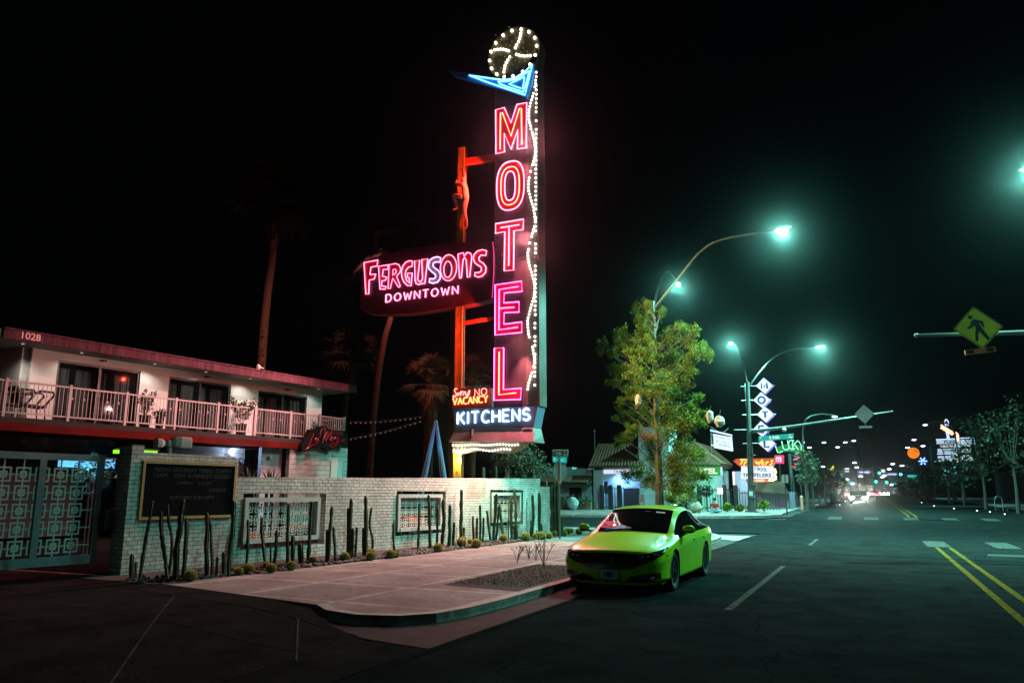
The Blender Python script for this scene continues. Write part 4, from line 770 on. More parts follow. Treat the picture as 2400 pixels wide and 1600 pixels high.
# blue leaning beams (teepee poles) and string lights
for i, (x0, y0, x1, y1) in enumerate(((993, 1124, 1022, 985), (1037, 1100, 1022, 985))):
    p0, p1 = dep(x0, y0, 30), dep(x1, y1, 30); b = MB(); p00 = p0+(p0-p1)*((p0.z-.1)/(p1.z-p0.z)); b.tube([p00, p0, p1], [.14, .12, .05], 8); t = thing('leaning_pole', ('blue lit leaning pole left of the ochre column', 'blue lit leaning pole tucked behind the ochre column')[i], 'pole', p00); b.build('shaft', mat('blue_pole', (.12, .3, .5), .5), t); lamp('SPOT', p0+V((.6, -.8, -.6)), 60, (.2, .6, 1), t, .05, p1-(p0+V((.6, -.8, -.6))), 40, .5)
for i, (A_, B_, sag) in enumerate((((822, 988), (985, 975), 8), ((822, 1026), (985, 985), 10))):
    t = thing('string_lights', ('upper string of small festoon bulbs between motel and palm', 'lower string of small festoon bulbs between motel and palm')[i], 'string lights', dep(*A_, 29)); b = MB(); g = MB(); pts = []
    for k in range(15): f = k/14; x, y = A_[0]+(B_[0]-A_[0])*f, A_[1]+(B_[1]-A_[1])*f+sag*4*f*(1-f)*.4; pts.append(dep(x, y, 29+f*2))
    b.tube(pts, .008, 4); b.build('cable', blkf, t)
    for q_ in pts[::1]: g.sphere(q_-V((0, 0, .06)), .025, 6)
    g.build('festoon_bulb', mat('festoon', (.3, .3, .25), .3, emit=(1, .9, .7), es=.05, sample=False), t)
# ------------------------------------------------------------------ palms
bark = mat('palm_bark', (.035, .018, .011), .95, spec=.03, var=.6, vscale=6, bump=1., bscale=12, stretch=(1, 1, 3)); frond = mat('palm_frond', (.03, .025, .012), .9, spec=.05, var=.5, vscale=3); dead = mat('dead_frond', (.07, .04, .022), .95, spec=.03, var=.5, vscale=4)
def palm(lab, pts, rr_, crown_r, nf, skirt, zc, hairy=False):
    P = [dep(x, y, zc) for x, y in pts]; base = V((P[0].x, P[0].y, .1)); t = thing('palm_tree', lab, 'palm tree', base, 'palm trees behind the wall')
    b = MB(); path = [base]+P; path = smooth(path, 4, False); n = len(path); b.tube(path, [rr_[0]+(rr_[1]-rr_[0])*i/n for i in range(n)], 10)
    if hairy:
        for i in range(n-1):
            if path[i].z > hairy[0]*path[-1].z and path[i].z < hairy[1]*path[-1].z:
                for k in range(26): a = random.uniform(0, 6.28); q_ = path[i].lerp(path[i+1], random.random()); d = V((math.cos(a), math.sin(a), .5)); b.add([q_+V((-d.y, d.x, 0))*.05, q_-V((-d.y, d.x, 0))*.05, q_+d*random.uniform(.28, .5)], [(0, 1, 2)])
    b.build('trunk', bark, t); top = path[-1]; b = MB()
    for k in range(nf):
        a = random.uniform(0, 6.28); e = random.uniform(-.5, 1.3); L_ = crown_r*random.uniform(.75, 1.1); d = V((math.cos(a)*math.cos(e), math.sin(a)*math.cos(e), math.sin(e))); mid = top+d*L_*.5; b.tube([top, mid], .02, 3, cap=False)
        sd_ = d.cross(V((0, 0, 1))).normalized(); up_ = sd_.cross(d)
        for j in range(-9, 10):
            th = j*.16; dr_ = (d*math.cos(th)+sd_*math.sin(th)).normalized(); tip = mid+dr_*L_*.45; tip2 = tip+V((0, 0, -.22*L_*random.uniform(.4, 1.3)))+dr_*.1*L_; wv = up_.cross(dr_).normalized()*.022*L_
            b.add([mid, mid.lerp(tip, .6)+wv, tip2, mid.lerp(tip, .6)-wv], [(0, 1, 2, 3)])
    b.build('crown', frond, t); b = MB()
    for k in range(int(skirt*90)):
        a = random.uniform(0, 6.28); h = random.uniform(0, skirt); r_ = .12+random.uniform(.1, .5)*(1-h/skirt*.5); q_ = top+V((math.cos(a)*r_*.5, math.sin(a)*r_*.5, -h*.6)); e_ = q_+V((math.cos(a)*r_*.7, math.sin(a)*r_*.7, -random.uniform(.5, 1.1))); s_ = V((-math.sin(a), math.cos(a), 0))*.035; b.add([q_-s_, q_+s_, e_], [(0, 1, 2)])
    b.build('dead_frond_skirt', dead, t); return t
palm('tallest palm with shaggy lower trunk rising behind the motel roof', [(612, 850), (625, 700), (638, 600), (645, 470)], (.22, .14), 2.1, 42, 2.2, 34, (.2, .62))
palm('slender curved palm whose crown shows above the neon name board', [(866, 1110), (880, 930), (900, 800), (918, 730), (935, 575)], (.15, .1), 1.9, 36, 1.2, 31)
palm('short shaggy palm left of the ochre sign column', [(1003, 1080), (1010, 900)], (.25, .2), 1.6, 34, 1.6, 33)
palm('dim palm just right of the motel roof end', [(800, 1000), (820, 845)], (.25, .2), 1.9, 30, 1.2, 36)
palm('dim palm behind the vacancy box between column and cabinet', [(1105, 1080), (1112, 890)], (.22, .2), 1.5, 26, 1., 38)
# ------------------------------------------------------------------ cacti
cac = mat('cactus_green', (.03, .05, .012), .7, var=.45, vscale=6, bump=.6, bscale=30); barr = mat('barrel_cactus_gold', (1., .7, .05), .8, var=.3, vscale=14); barg = mat('barrel_cactus_green', (.08, .1, .03), .8)
def stem(b, pts, wpx):
    p0 = onZ(pts[0][0], pts[0][1], .125); Y = p0.y; P = [p0]+[atY(x, y, Y) for x, y in pts[1:]]; r_ = wpx/2*Y/1835*.98; P = smooth([P[0]-V((0, 0, .05))]+P[1:], 7, False); P = [q_+V((noise.noise(q_*2.3)*r_*.7, 0, 0)) for q_ in P]; n = len(P); vs = []; fs = []; m_ = 12
    P.append(P[-1]+(P[-1]-P[-2]).normalized()*r_*.8)
    for i, q_ in enumerate(P):
        rr_ = r_*(1+.3*noise.noise(V((i*.55, q_.x*3, q_.y*2)))+.08*math.sin(i*2.1))*(1 if i < n-1 else .85 if i == n-1 else .25)
        for j in range(m_): a = 2*math.pi*j/m_; s_ = 1.12 if j % 2 else .82; vs.append(q_+V((math.cos(a)*rr_*s_, math.sin(a)*rr_*s_, 0)))
    for i in range(len(P)-1):
        for j in range(m_): fs.append((i*m_+j, i*m_+(j+1) % m_, (i+1)*m_+(j+1) % m_, (i+1)*m_+j))
    fs.append(tuple(range((len(P)-1)*m_, len(P)*m_))); b.add(vs, fs); return p0
CC = [('short dark cactus clump at the foot of the brick pillar', [([(309, 1357), (309, 1301)], 14), ([(318, 1358), (320, 1318)], 9)]),
 ('leaning crooked cactus crossing the left edge of the chalkboard', [([(329, 1356), (336, 1300), (344, 1250), (352, 1210), (357, 1176)], 11)]),
 ('twisted pale cactus with a knotted top under the chalkboard', [([(396, 1359), (388, 1320), (382, 1270), (377, 1230), (378, 1201)], 12), ([(392, 1357), (402, 1300), (403, 1260), (396, 1225), (394, 1184)], 9)]),
 ('thick cactus pair in front of the middle of the chalkboard', [([(411, 1354), (415, 1290), (422, 1230), (431, 1175)], 17), ([(428, 1353), (435, 1290), (437, 1215)], 12)]),
 ('straight cactus with stepped side arms near the right end of the chalkboard', [([(485, 1351), (485, 1280), (486, 1204)], 13), ([(499, 1350), (497, 1290), (493, 1222)], 9), ([(508, 1350), (510, 1306)], 8)]),
 ('tall cactus covering the right edge of the chalkboard frame', [([(536, 1349), (541, 1280), (546, 1220), (549, 1176)], 12), ([(526, 1350), (525, 1296)], 12)]),
 ('thin dark cactus at the left jamb of the first lattice window', [([(577, 1322), (580, 1280), (582, 1218)], 8)]),
 ('pale ribbed cactus leaning left before the first lattice window', [([(623, 1320), (618, 1280), (613, 1240), (614, 1214)], 9)]),
 ('wavy dark cactus before the middle of the first lattice window', [([(640, 1322), (646, 1290), (648, 1244)], 9), ([(634, 1322), (634, 1282)], 5)]),
 ('tall straight cactus splitting the first lattice window', [([(673, 1320), (674, 1250), (676, 1181)], 9)]),
 ('medium cactus right of centre before the first lattice window', [([(684, 1320), (687, 1256)], 11)]),
 ('stubby thick cactus below the sill of the first lattice window', [([(704, 1319), (704, 1276)], 15)]),
 ('tall leafy edged cactus at the right side of the first lattice window', [([(723, 1314), (726, 1260), (728, 1210), (732, 1178)], 11)]),
 ('branched cactus clump just right of the first lattice window', [([(770, 1318), (773, 1260), (779, 1189)], 9), ([(776, 1250), (784, 1210), (789, 1173)], 5), ([(766, 1318), (768, 1243)], 9), ([(787, 1316), (784, 1270), (783, 1236)], 8)]),
 ('cluster of four upright cacti on the bare wall between first two windows', [([(818, 1309), (820, 1240), (823, 1170)], 10), ([(815, 1309), (816, 1191)], 7), ([(826, 1309), (827, 1239)], 7), ([(832, 1308), (836, 1236)], 7)]),
 ('tall cactus with a crooked neighbour left of the second window', [([(857, 1302), (859, 1240), (857, 1164)], 9), ([(852, 1302), (852, 1238)], 7), ([(870, 1295), (874, 1266), (867, 1230), (870, 1191)], 7)]),
 ('small crooked cactus at the left corner of the second lattice window', [([(925, 1294), (922, 1262), (922, 1228)], 6), ([(921, 1262), (917, 1240)], 4)]),
 ('narrow cactus before the left part of the second lattice window', [([(979, 1288), (981, 1240), (982, 1180)], 6)]),
 ('tall thick cactus before the middle of the second lattice window', [([(1008, 1284), (1007, 1220), (1005, 1162)], 9)]),
 ('thin cactus before the right part of the second lattice window', [([(1024, 1281), (1025, 1230), (1025, 1186)], 6)]),
 ('broad cactus at the right frame of the second lattice window', [([(1037, 1280), (1039, 1230), (1040, 1172)], 9)]),
 ('two stepped cacti just right of the second lattice window', [([(1054, 1281), (1054, 1184)], 8), ([(1063, 1280), (1064, 1225)], 7)]),
 ('tallest lone cactus beneath the scalloped sign valance', [([(1081, 1272), (1081, 1210), (1082, 1149)], 8), ([(1087, 1270), (1087, 1236)], 7)]),
 ('spreading cluster of short cacti left of the third window', [([(1110, 1272), (1108, 1210)], 5), ([(1118, 1272), (1118, 1214)], 6), ([(1126, 1271), (1125, 1185)], 6), ([(1132, 1270), (1134, 1214)], 6)]),
 ('leaning thin cactus just left of the third lattice window', [([(1150, 1268), (1145, 1230), (1141, 1197)], 5)]),
 ('tall dark cactus crossing the left of the third lattice window', [([(1156, 1268), (1160, 1220), (1163, 1158)], 7)]),
 ('cactus pair leaning together like an upside down letter V', [([(1162, 1267), (1166, 1230), (1170, 1182)], 6), ([(1181, 1265), (1176, 1230), (1171, 1184)], 6)]),
 ('greenish cactus before the middle of the third lattice window', [([(1199, 1264), (1198, 1220), (1197, 1163)], 7), ([(1192, 1262), (1191, 1176)], 2.5)]),
 ('tallest pale cactus before the right of the third lattice window', [([(1211, 1264), (1209, 1200), (1206, 1146)], 6), ([(1206, 1264), (1205, 1232)], 6)]),
 ('slender curved cactus at the right edge of the third lattice window', [([(1228, 1252), (1221, 1220), (1217, 1177)], 4)]),
 ('yellowish cactus with side stubs right of the third window', [([(1246, 1256), (1250, 1210), (1249, 1160)], 6), ([(1237, 1254), (1236, 1227)], 4), ([(1243, 1256), (1244, 1220)], 4)]),
 ('smooth upright yellow green cactus where the wall steps down', [([(1264, 1258), (1264, 1156)], 7), ([(1268, 1258), (1268, 1228)], 6)]),
 ('dense group of tall yellow green cacti at the street end of the wall', [([(1296, 1256), (1294, 1200), (1293, 1137)], 6), ([(1304, 1256), (1301, 1200), (1300, 1132)], 7), ([(1311, 1256), (1308, 1200), (1307, 1136)], 7), ([(1315, 1256), (1317, 1212)], 8)])]
for lab, stems in CC:
    p0 = onZ(stems[0][0][0][0], stems[0][0][0][1], .125); t = thing('columnar_cactus', lab, 'cactus', p0, 'columnar cacti in the bed along the wall')
    for pts, w_ in stems: b = MB(); Y0 = onZ(*pts[0], .125).y; stem(b, pts, w_) ; b.build('stem', cac, t, smooth=False)
for x, y, yb, w_, lab in ((1133, 1094, 1125, 9, 'thick pale cactus behind the wall, right of the sign column'), (1162, 1093, 1125, 8, 'pale cactus behind the wall, middle of the three under the sign'), (1184, 1100, 1125, 6, 'short cactus pair behind the wall under the sign right end'), (1280, 1126, 1150, 7, 'cactus tip showing above the low end of the wall')):
    q_ = Pn(x, y, -1.2); t = thing('columnar_cactus', lab, 'cactus', (q_.x, q_.y, .12)); b = MB(); r_ = w_/2*q_.y/1835; P = [(q_.x, q_.y, .1), (q_.x, q_.y, 1.2), (q_.x, q_.y, q_.z-.05), (q_.x, q_.y, q_.z)]; b.tube(P, [r_, r_, r_, r_*.4], 10); b.build('stem', cac, t, smooth=True)
z7 = lambda x, y: (550+x/4.704, 1080+y/4.704); z8 = lambda x, y: (900+x/4.612, 1060+y/4.612)
BAR = [(z7(45, 1210), 60/4.704), (z7(155, 1180), 75/4.704), (z7(350, 1150), 55/4.704), (z7(400, 1175), 70/4.704), (z7(625, 1150), 66/4.704), (z7(860, 1085), 50/4.704), (z7(1215, 1055), 66/4.704), (z7(1505, 1010), 55/4.704), (z7(1500, 1045), 62/4.704), (z7(1720, 1025), 60/4.704), (z7(1780, 1030), 42/4.704), (z8(585, 1030), 58/4.612),
       (z8(840, 975), 58/4.612), (z8(845, 940), 50/4.612), (z8(930, 960), 34/4.612), (z8(1000, 985), 58/4.612), (z8(1290, 930), 50/4.612), (z8(1530, 915), 52/4.612), (z8(1640, 900), 35/4.612), (z8(1700, 900), 50/4.612), (z8(1785, 900), 40/4.612), (z8(1845, 880), 35/4.612), (z8(1940, 870), 42/4.612), (z8(1980, 850), 42/4.612), (z8(2020, 845), 30/4.612), (z8(2110, 855), 40/4.612), ((445, 1347), 19)]
BAR.sort(key=lambda q: q[0][0]); ORD = ['first', 'second', 'third', 'fourth', 'fifth', 'sixth', 'seventh', 'eighth', 'ninth', 'tenth', 'eleventh', 'twelfth', 'thirteenth', 'fourteenth', 'fifteenth', 'sixteenth', 'seventeenth', 'eighteenth', 'nineteenth', 'twentieth', 'twenty-first', 'twenty-second', 'twenty-third', 'twenty-fourth', 'twenty-fifth', 'twenty-sixth', 'twenty-seventh']
def where(x): return ('in front of the chalkboard' if x < 555 else 'before the first lattice window' if x < 770 else 'on the bare wall stretch between two windows' if x < 925 else 'before the second lattice window' if x < 1050 else 'under the neon sign' if x < 1145 else 'before the third lattice window' if x < 1235 else 'by the low end of the wall' if x < 1300 else 'at the street corner end of the bed')
for i, ((x, y), r_) in enumerate(BAR):
    g0 = onZ(x, y+r_*.75, .125); rad = r_*g0.y/1835*1.0; c_ = g0+V((0, 0, rad*.8)); t = thing('barrel_cactus', f"{'large' if r_ > 13 else 'medium' if r_ > 9 else 'small'} golden barrel cactus {where(x)}, {ORD[i]} from the left", 'barrel cactus', g0, 'golden barrel cacti along the pavement edge')
    b = MB(); n = 28; vs = []; fs = []; K = 9
    for a in range(K+1):
        ph = math.pi*a/K
        for j in range(n): th = 2*math.pi*j/n; q = rad*(1 if j % 2 else .86); vs.append(c_+V((math.sin(ph)*math.cos(th)*q, math.sin(ph)*math.sin(th)*q, math.cos(ph)*rad*.92)))
    for a in range(K):
        for j in range(n): fs.append((a*n+j, (a+1)*n+j, (a+1)*n+(j+1) % n, a*n+(j+1) % n))
    b.add(vs, fs); bo = b.build('body', barg, t); b = MB()
    for _ in range(700):
        ph = math.acos(random.uniform(-.35, 1)); th = math.pi/14*round(random.uniform(0, 28)); d = V((math.sin(ph)*math.cos(th), math.sin(ph)*math.sin(th), math.cos(ph))); q = c_+d*rad*.97; s_ = V((random.uniform(-1, 1), random.uniform(-1, 1), random.uniform(-1, 1))).cross(d).normalized(); e = (d+s_*random.uniform(-.9, .9)).normalized(); b.add([q-s_*rad*.025, q+s_*rad*.025, q+e*rad*.2], [(0, 1, 2)])
    b.build('spines', barr, bo)
# stones of the bed
rock = mat('bed_stone', (.07, .065, .06), .85, var=.5, vscale=10); b = MB()
edgeL = [(-11.2, 9.75), (-10.9, 11.83), (-10.5, 17.56), (-10.32, 26.4)]
for _ in range(1500):
    i = random.choices((0, 1, 2), (1, 3, 5))[0]; f = random.random(); ex = edgeL[i][0]+(edgeL[i+1][0]-edgeL[i][0])*f; ey = edgeL[i][1]+(edgeL[i+1][1]-edgeL[i][1])*f; d = abs(random.gauss(0, .45)); b.sphere((ex-d-.02, ey, .13), random.uniform(.02, .065), 5, (1, 1, .7), .8)
o = b.build('gravel_stones', rock); o['kind'] = 'stuff'; o['label'] = 'scattered dark stones in the cactus bed'; o['category'] = 'stones'
# dry weeds in the soil bed
dry = mat('dry_stem', (.035, .03, .012), .8)
for i, (x, y, h, n) in enumerate(((1275, 1340, .75, 9), (1212, 1330, .4, 7), (1240, 1322, .3, 7), (1256, 1325, .35, 6))):
    p0 = onZ(x, y-12, .125); t = thing('dry_weed', ('tallest bare twiggy weed in the soil bed beside the green car', 'leafy stalked weed at the left of the soil bed', 'low tuft of weed in the middle of the soil bed', 'small weed between the tuft and the tallest twigs')[i], 'weed', p0, 'weeds in the soil bed'); b = MB()
    for k in range(n):
        a = random.uniform(0, 6.28); q = p0+V((math.cos(a)*h*.35, math.sin(a)*h*.35, h*random.uniform(.5, 1))); m_ = p0.lerp(q, .5)+V((0, 0, .05)); b.tube([p0, m_, q], .006, 4); b.tube([m_, m_+V((random.uniform(-.12, .12), random.uniform(-.12, .12), .15))], .004, 3); leaves(b, q, .05, 6, .02)
    b.build('stalks', dry, t)
b = MB()
for _ in range(2600): x = random.uniform(-6.7, -5.25); y = random.uniform(11.9, 15.8); a = random.uniform(0, 6.28); h = random.uniform(.015, .05); b.add([(x, y, .124), (x+.01*math.cos(a), y+.01*math.sin(a), .124), (x+.03*math.cos(a+1), y+.03*math.sin(a+1), .124+h)], [(0, 1, 2)])
o = b.build('ground_cover', dry); o['kind'] = 'stuff'; o['label'] = 'short dry litter in the soil bed'; o['category'] = 'ground cover'
# ------------------------------------------------------------------ the green car
CARX, CARY, CYAW = -4.1, 12.72, R(0)
paint = mat('lime_car_paint', (.4, .86, .001), .3, metal=.0, coat=.6, spec=.12); cglass = mat('car_glass', (.006, .007, .008), .03, spec=1., coat=1.); well = mat('wheel_well', (.006, .006, .006), .9)
gloss = mat('gloss_black', (.008, .008, .009), .12, coat=1.); rubber = mat('tyre_rubber', (.018, .018, .019), .8); rimm = mat('rim_metal', (.25, .25, .26), .25, metal=.9); lens = mat('headlight_lens', (.02, .022, .025), .05, coat=1.); chrome = mat('chrome', (.7, .7, .72), .12, metal=1.)
ST = [(.00, [(0, .2), (.55, .19), (.66, .24), (.70, .45), (.66, .60), (.60, .645), (.48, .665), (.25, .675), (0, .68)]),
      (.10, [(0, .17), (.66, .16), (.80, .24), (.82, .45), (.79, .62), (.73, .68), (.58, .70), (.3, .712), (0, .718)]),
      (.36, [(0, .16), (.72, .15), (.895, .24), (.905, .47), (.88, .70), (.80, .745), (.62, .765), (.32, .785), (0, .79)]),
      (.92, [(0, .16), (.74, .15), (.90, .22), (.915, .48), (.90, .77), (.80, .815), (.63, .835), (.33, .86), (0, .865)]),
      (1.38, [(0, .16), (.74, .15), (.88, .20), (.905, .5), (.895, .85), (.775, .895), (.66, .915), (.35, .945), (0, .95)]),
      (1.52, [(0, .16), (.74, .15), (.88, .20), (.905, .5), (.893, .87), (.745, .97), (.67, 1.0), (.36, 1.035), (0, 1.04)]),
      (2.18, [(0, .16), (.74, .15), (.88, .20), (.905, .5), (.893, .90), (.67, 1.27), (.60, 1.315), (.34, 1.35), (0, 1.36)]),
      (2.98, [(0, .16), (.74, .15), (.88, .20), (.905, .5), (.893, .915), (.665, 1.335), (.60, 1.39), (.34, 1.425), (0, 1.435)]),
      (3.45, [(0, .16), (.74, .16), (.88, .21), (.91, .5), (.90, .93), (.66, 1.25), (.585, 1.30), (.33, 1.345), (0, 1.36)]),
      (4.12, [(0, .2), (.74, .18), (.88, .24), (.905, .52), (.885, .955), (.72, 1.0), (.61, 1.03), (.33, 1.06), (0, 1.07)]),
      (4.48, [(0, .24), (.7, .22), (.84, .28), (.87, .55), (.83, .93), (.72, .985), (.58, 1.0), (.3, 1.02), (0, 1.025)]),
      (4.62, [(0, .28), (.6, .27), (.74, .32), (.78, .55), (.74, .86), (.66, .92), (.52, .94), (.28, .955), (0, .96)])]
ST = [(y, pr[:3]+[(pr[3][0]-.014, pr[3][1]-.07), (max(pr[3][0], pr[4][0])+.010, pr[4][1]-.13)]+pr[4:]) for y, pr in ST]
vs = []; NP = 10; W_ = 18
for y, pr in ST:
    full = pr+[(-x, z) for x, z in pr[-2:0:-1]]
    for x, z in full: vs.append((x, y, z))
fs = []; mi = []
for i in range(len(ST)-1):
    y = ST[i][0]
    for j in range(W_):
        a = j if j < 9 else 17-j   # strip index on the half profile
        fs.append((i*W_+j, (i+1)*W_+j, (i+1)*W_+(j+1) % W_, i*W_+(j+1) % W_))
        m = 0
        if a == 5 and 4 <= i <= 8: m = 2
        if a in (7, 8) and i in (4, 5): m = 1
        if a in (7, 8) and i == 8: m = 3
        mi.append(m)
fs.append(tuple(range(W_))); mi.append(0); fs.append(tuple(range((len(ST)-1)*W_, len(ST)*W_))[::-1]); mi.append(0)
me = bpy.data.meshes.new('car'); me.from_pydata(vs, [], fs)
for m in (paint, cglass, cglass, cglass, well): me.materials.append(m)
me.polygons.foreach_set('material_index', mi)
bm = bmesh.new(); bm.from_mesh(me); bmesh.ops.recalc_face_normals(bm, faces=bm.faces); cl = bm.edges.layers.float.new('crease_edge')
for e in bm.edges:
    a, b_ = e.verts[0].index, e.verts[1].index; ia, ja, ib, jb = a//W_, a % W_, b_//W_, b_ % W_
    mats_ = {f.material_index for f in e.link_faces}
    if len(mats_) > 1: e[cl] = .75
    elif ja == jb and ja in (4, 14): e[cl] = .7
    elif ja == jb and ja in (5, 13, 2, 16): e[cl] = .5
    elif ja == jb and ja in (7, 11) and ia < 5*W_ and ib < 5*W_: e[cl] = .6
bm.to_mesh(me); bm.free()
tmp = bpy.data.objects.new('tmp', me); COL.objects.link(tmp); sb = tmp.modifiers.new('s', 'SUBSURF'); sb.levels = 3; sb.render_levels = 3
cut = MB(); WH = [(.90, .322), (3.60, .322)]
for wy, wz in WH:
    for s_ in (-1, 1): cut.lathe([(.372, s_*.60), (.372, s_*1.2)] if s_ > 0 else [(.372, -1.2), (.372, -.60)], (0, wy, wz), 40, 'x')
cm = bpy.data.meshes.new('cut'); cm.from_pydata(cut.v, [], cut.f)
for m in (paint, cglass, cglass, cglass, well): cm.materials.append(m)
cm.polygons.foreach_set('material_index', [4]*len(cm.polygons))
bm = bmesh.new(); bm.from_mesh(cm); bmesh.ops.recalc_face_normals(bm, faces=bm.faces); bm.to_mesh(cm); bm.free()
cu = bpy.data.objects.new('cut', cm); COL.objects.link(cu)
bo_ = tmp.modifiers.new('b', 'BOOLEAN'); bo_.object = cu; bo_.operation = 'DIFFERENCE'; bo_.solver = 'EXACT'; bo_.material_mode = 'INDEX'
dg = bpy.context.evaluated_depsgraph_get(); dg.update(); full_ = bpy.data.meshes.new_from_object(tmp.evaluated_get(dg)); bpy.data.objects.remove(tmp); bpy.data.objects.remove(cu)
CV = [v.co.copy() for v in full_.vertices]; CF = [(tuple(p.vertices), p.material_index) for p in full_.polygons]
bvh = BVHTree.FromPolygons(CV, [f for f, _ in CF])
CM = Matrix.Translation((CARX, CARY, 0)) @ Matrix.Rotation(CYAW, 4, 'Z')
CAR = thing('parked_car', 'glossy lime green sedan parked at the kerb facing the camera', 'car', (CARX, CARY, 0))
def sub(ids, name, m, parent=CAR, lift=0., smooth=True):
    b = MB(); b.M = CM; mp = {}
    for f, i in CF:
        if i in ids:
            for v in f: mp.setdefault(v, len(mp))
    b.add([CV[v] for v in mp], [[mp[v] for v in f] for f, i in CF if i in ids]); return b.build(name, m, parent, smooth=smooth)
body_ = sub((0,), 'body', paint); sub((1,), 'windshield', cglass); sub((2,), 'side_window', cglass); sub((3,), 'rear_window', cglass); sub((4,), 'wheel_well', well, smooth=False)
def drape(poly, name, m, parent=CAR, off=.005, axis='y', thick=.0, maxe=.07, flip=1):
    """polygon in (x,z) laid on the front (axis y) or in (y,z) on the side (axis x)"""
    bm = bmesh.new(); vv = [bm.verts.new((a, 0, c)) for a, c in poly]; bm.faces.new(vv); bmesh.ops.triangulate(bm, faces=bm.faces)
    for _ in range(4):
        es = [e for e in bm.edges if e.calc_length() > maxe]
        if not es: break
        bmesh.ops.subdivide_edges(bm, edges=es, cuts=1); bmesh.ops.triangulate(bm, faces=bm.faces)
    vs = []
    for v in bm.verts:
        if axis == 'y': h = bvh.ray_cast(V((v.co.x, -1, v.co.z)), V((0, 1, 0)))[0]; h = h if h and h.y < 2.2 else V((v.co.x, .45, v.co.z)); q = V((v.co.x, h.y-off, v.co.z))
        elif axis == 'z': h = bvh.ray_cast(V((v.co.x, v.co.z, 3)), V((0, 0, -1)))[0]; q = V((v.co.x, v.co.z, (h.z if h else 1)+off))
        else: h = bvh.ray_cast(V((flip*3, v.co.x, v.co.z)), V((-flip, 0, 0)))[0]; q = V(((h.x if h else flip*.9)+flip*off, v.co.x, v.co.z))
        vs.append(q)
    bm.verts.index_update(); b = MB(); b.M = CM; b.add(vs, [[v.index for v in f.verts] for f in bm.faces]); bm.free(); return b.build(name, m, parent, smooth=True)
mir = lambda P: [(-x, z) for x, z in P][::-1]
gtop = [(.0, .655), (.30, .652), (.5, .65)]; gbot = [(.5, .455), (.42, .42), (.30, .395), (.0, .39)]
gl_ = drape(gtop+gbot+[(-x, z) for x, z in (gbot[:3][::-1]+gtop[1:][::-1])], 'grille', gloss)
HL = [(.505, .648), (.64, .662), (.78, .70), (.865, .755), (.885, .755), (.885, .69), (.84, .62), (.74, .56), (.62, .50), (.505, .46)]
for P, s_ in ((HL, 1), (mir(HL), -1)):
    hl = drape(P, 'headlight', lens, off=.007, maxe=.04)
    b = MB(); b.M = CM
    for x, z in ((.56, .605), (.65, .618), (.74, .645)):
        h = bvh.ray_cast(V((s_*x, -1, z)), V((0, 1, 0)))[0]; y = (h.y if h else .2); b.sphere((s_*x, y-.006, z), .028, 10, (1, .35, .8))
    b.build('lamp_element', mat('lamp_reflector', (.5, .52, .6), .15, metal=1.), hl, smooth=True)
LI = [(.24, .20), (.36, .295), (.60, .335), (.80, .365), (.825, .34), (.82, .22), (.74, .175), (.45, .165), (.26, .165)]
for P, s_ in ((LI, 1), (mir(LI), -1)):
    li = drape(P, 'lower_intake', gloss, maxe=.05); h = bvh.ray_cast(V((s_*.70, -1, .26)), V((0, 1, 0)))[0]; b = MB(); b.M = CM; b.sphere((s_*.70, (h.y if h else .1)-.008, .262), .042, 12, (1, .4, 1)); b.build('fog_lamp', MC['lamp_reflector'], li, smooth=True)
drape([(-.235, .205), (.235, .205), (.255, .165), (-.255, .165)], 'lower_intake', gloss)
# mesh of the grille, badge, plate
b = MB(); b.M = CM
for z in (.45, .49, .53, .57, .61):
    xs = [i/20*.42*min(1, (z-.38)*9) for i in range(-20, 21)]; pts = []
    for x in xs: h = bvh.ray_cast(V((x, -1, z)), V((0, 1, 0)))[0]; pts.append((x, (h.y if h else 0)-.012, z))
    b.tube(pts, .004, 4)
b.build('grille_bar', mat('satin_black', (.03, .03, .032), .35), gl_)
pb = V((0, -.02, 0)); b = MB(); b.M = CM; H_ = lambda x, z: (x, bvh.ray_cast(V((x, -1, z)), V((0, 1, 0)))[0].y-.022, z)
b.tube([H_(-.055, .585), H_(-.04, .49)], .007, 5); b.tube([H_(.055, .585), H_(.04, .49)], .007, 5); b.tube([H_(-.045, .535), H_(.045, .535)], .006, 5); b.tube([H_(-.075, .6), H_(-.055, .47), H_(.055, .47), H_(.075, .6)], .005, 5, closed=True); b.build('badge', chrome, gl_)
y0 = bvh.ray_cast(V((0, -1, .3)), V((0, 1, 0)))[0].y-.03
b = MB(); b.M = CM; b.box((-.155, y0, .235), (.155, y0+.012, .39)); pl_ = b.build('number_plate', mat('plate_white', (.8, .85, .9), .5, var=.15, vscale=30), CAR)
b = MB(); b.M = CM
for s_, x in (('B', -.095), ('D', .05)): text(b, s_, (x, y0-.002, .28), (1, 0, 0), (0, 0, 1), .04, .07, bold=.02, lift=V((0, 0, 0)))
b.box((-.05, y0-.0025, .272), (.042, y0-.001, .358)); text(b, 'STATE', (-.05, y0-.002, .365), (1, 0, 0), (0, 0, 1), .1, .015, lift=V((0, 0, 0))) if 0 else None
b.build('plate_marking', mat('plate_dark', (.02, .03, .05), .5), pl_)
b = MB(); b.M = CM; b.box((-.165, y0+.003, .225), (.165, y0+.02, .4)); b.build('plate_frame', MC['satin_black'], pl_)
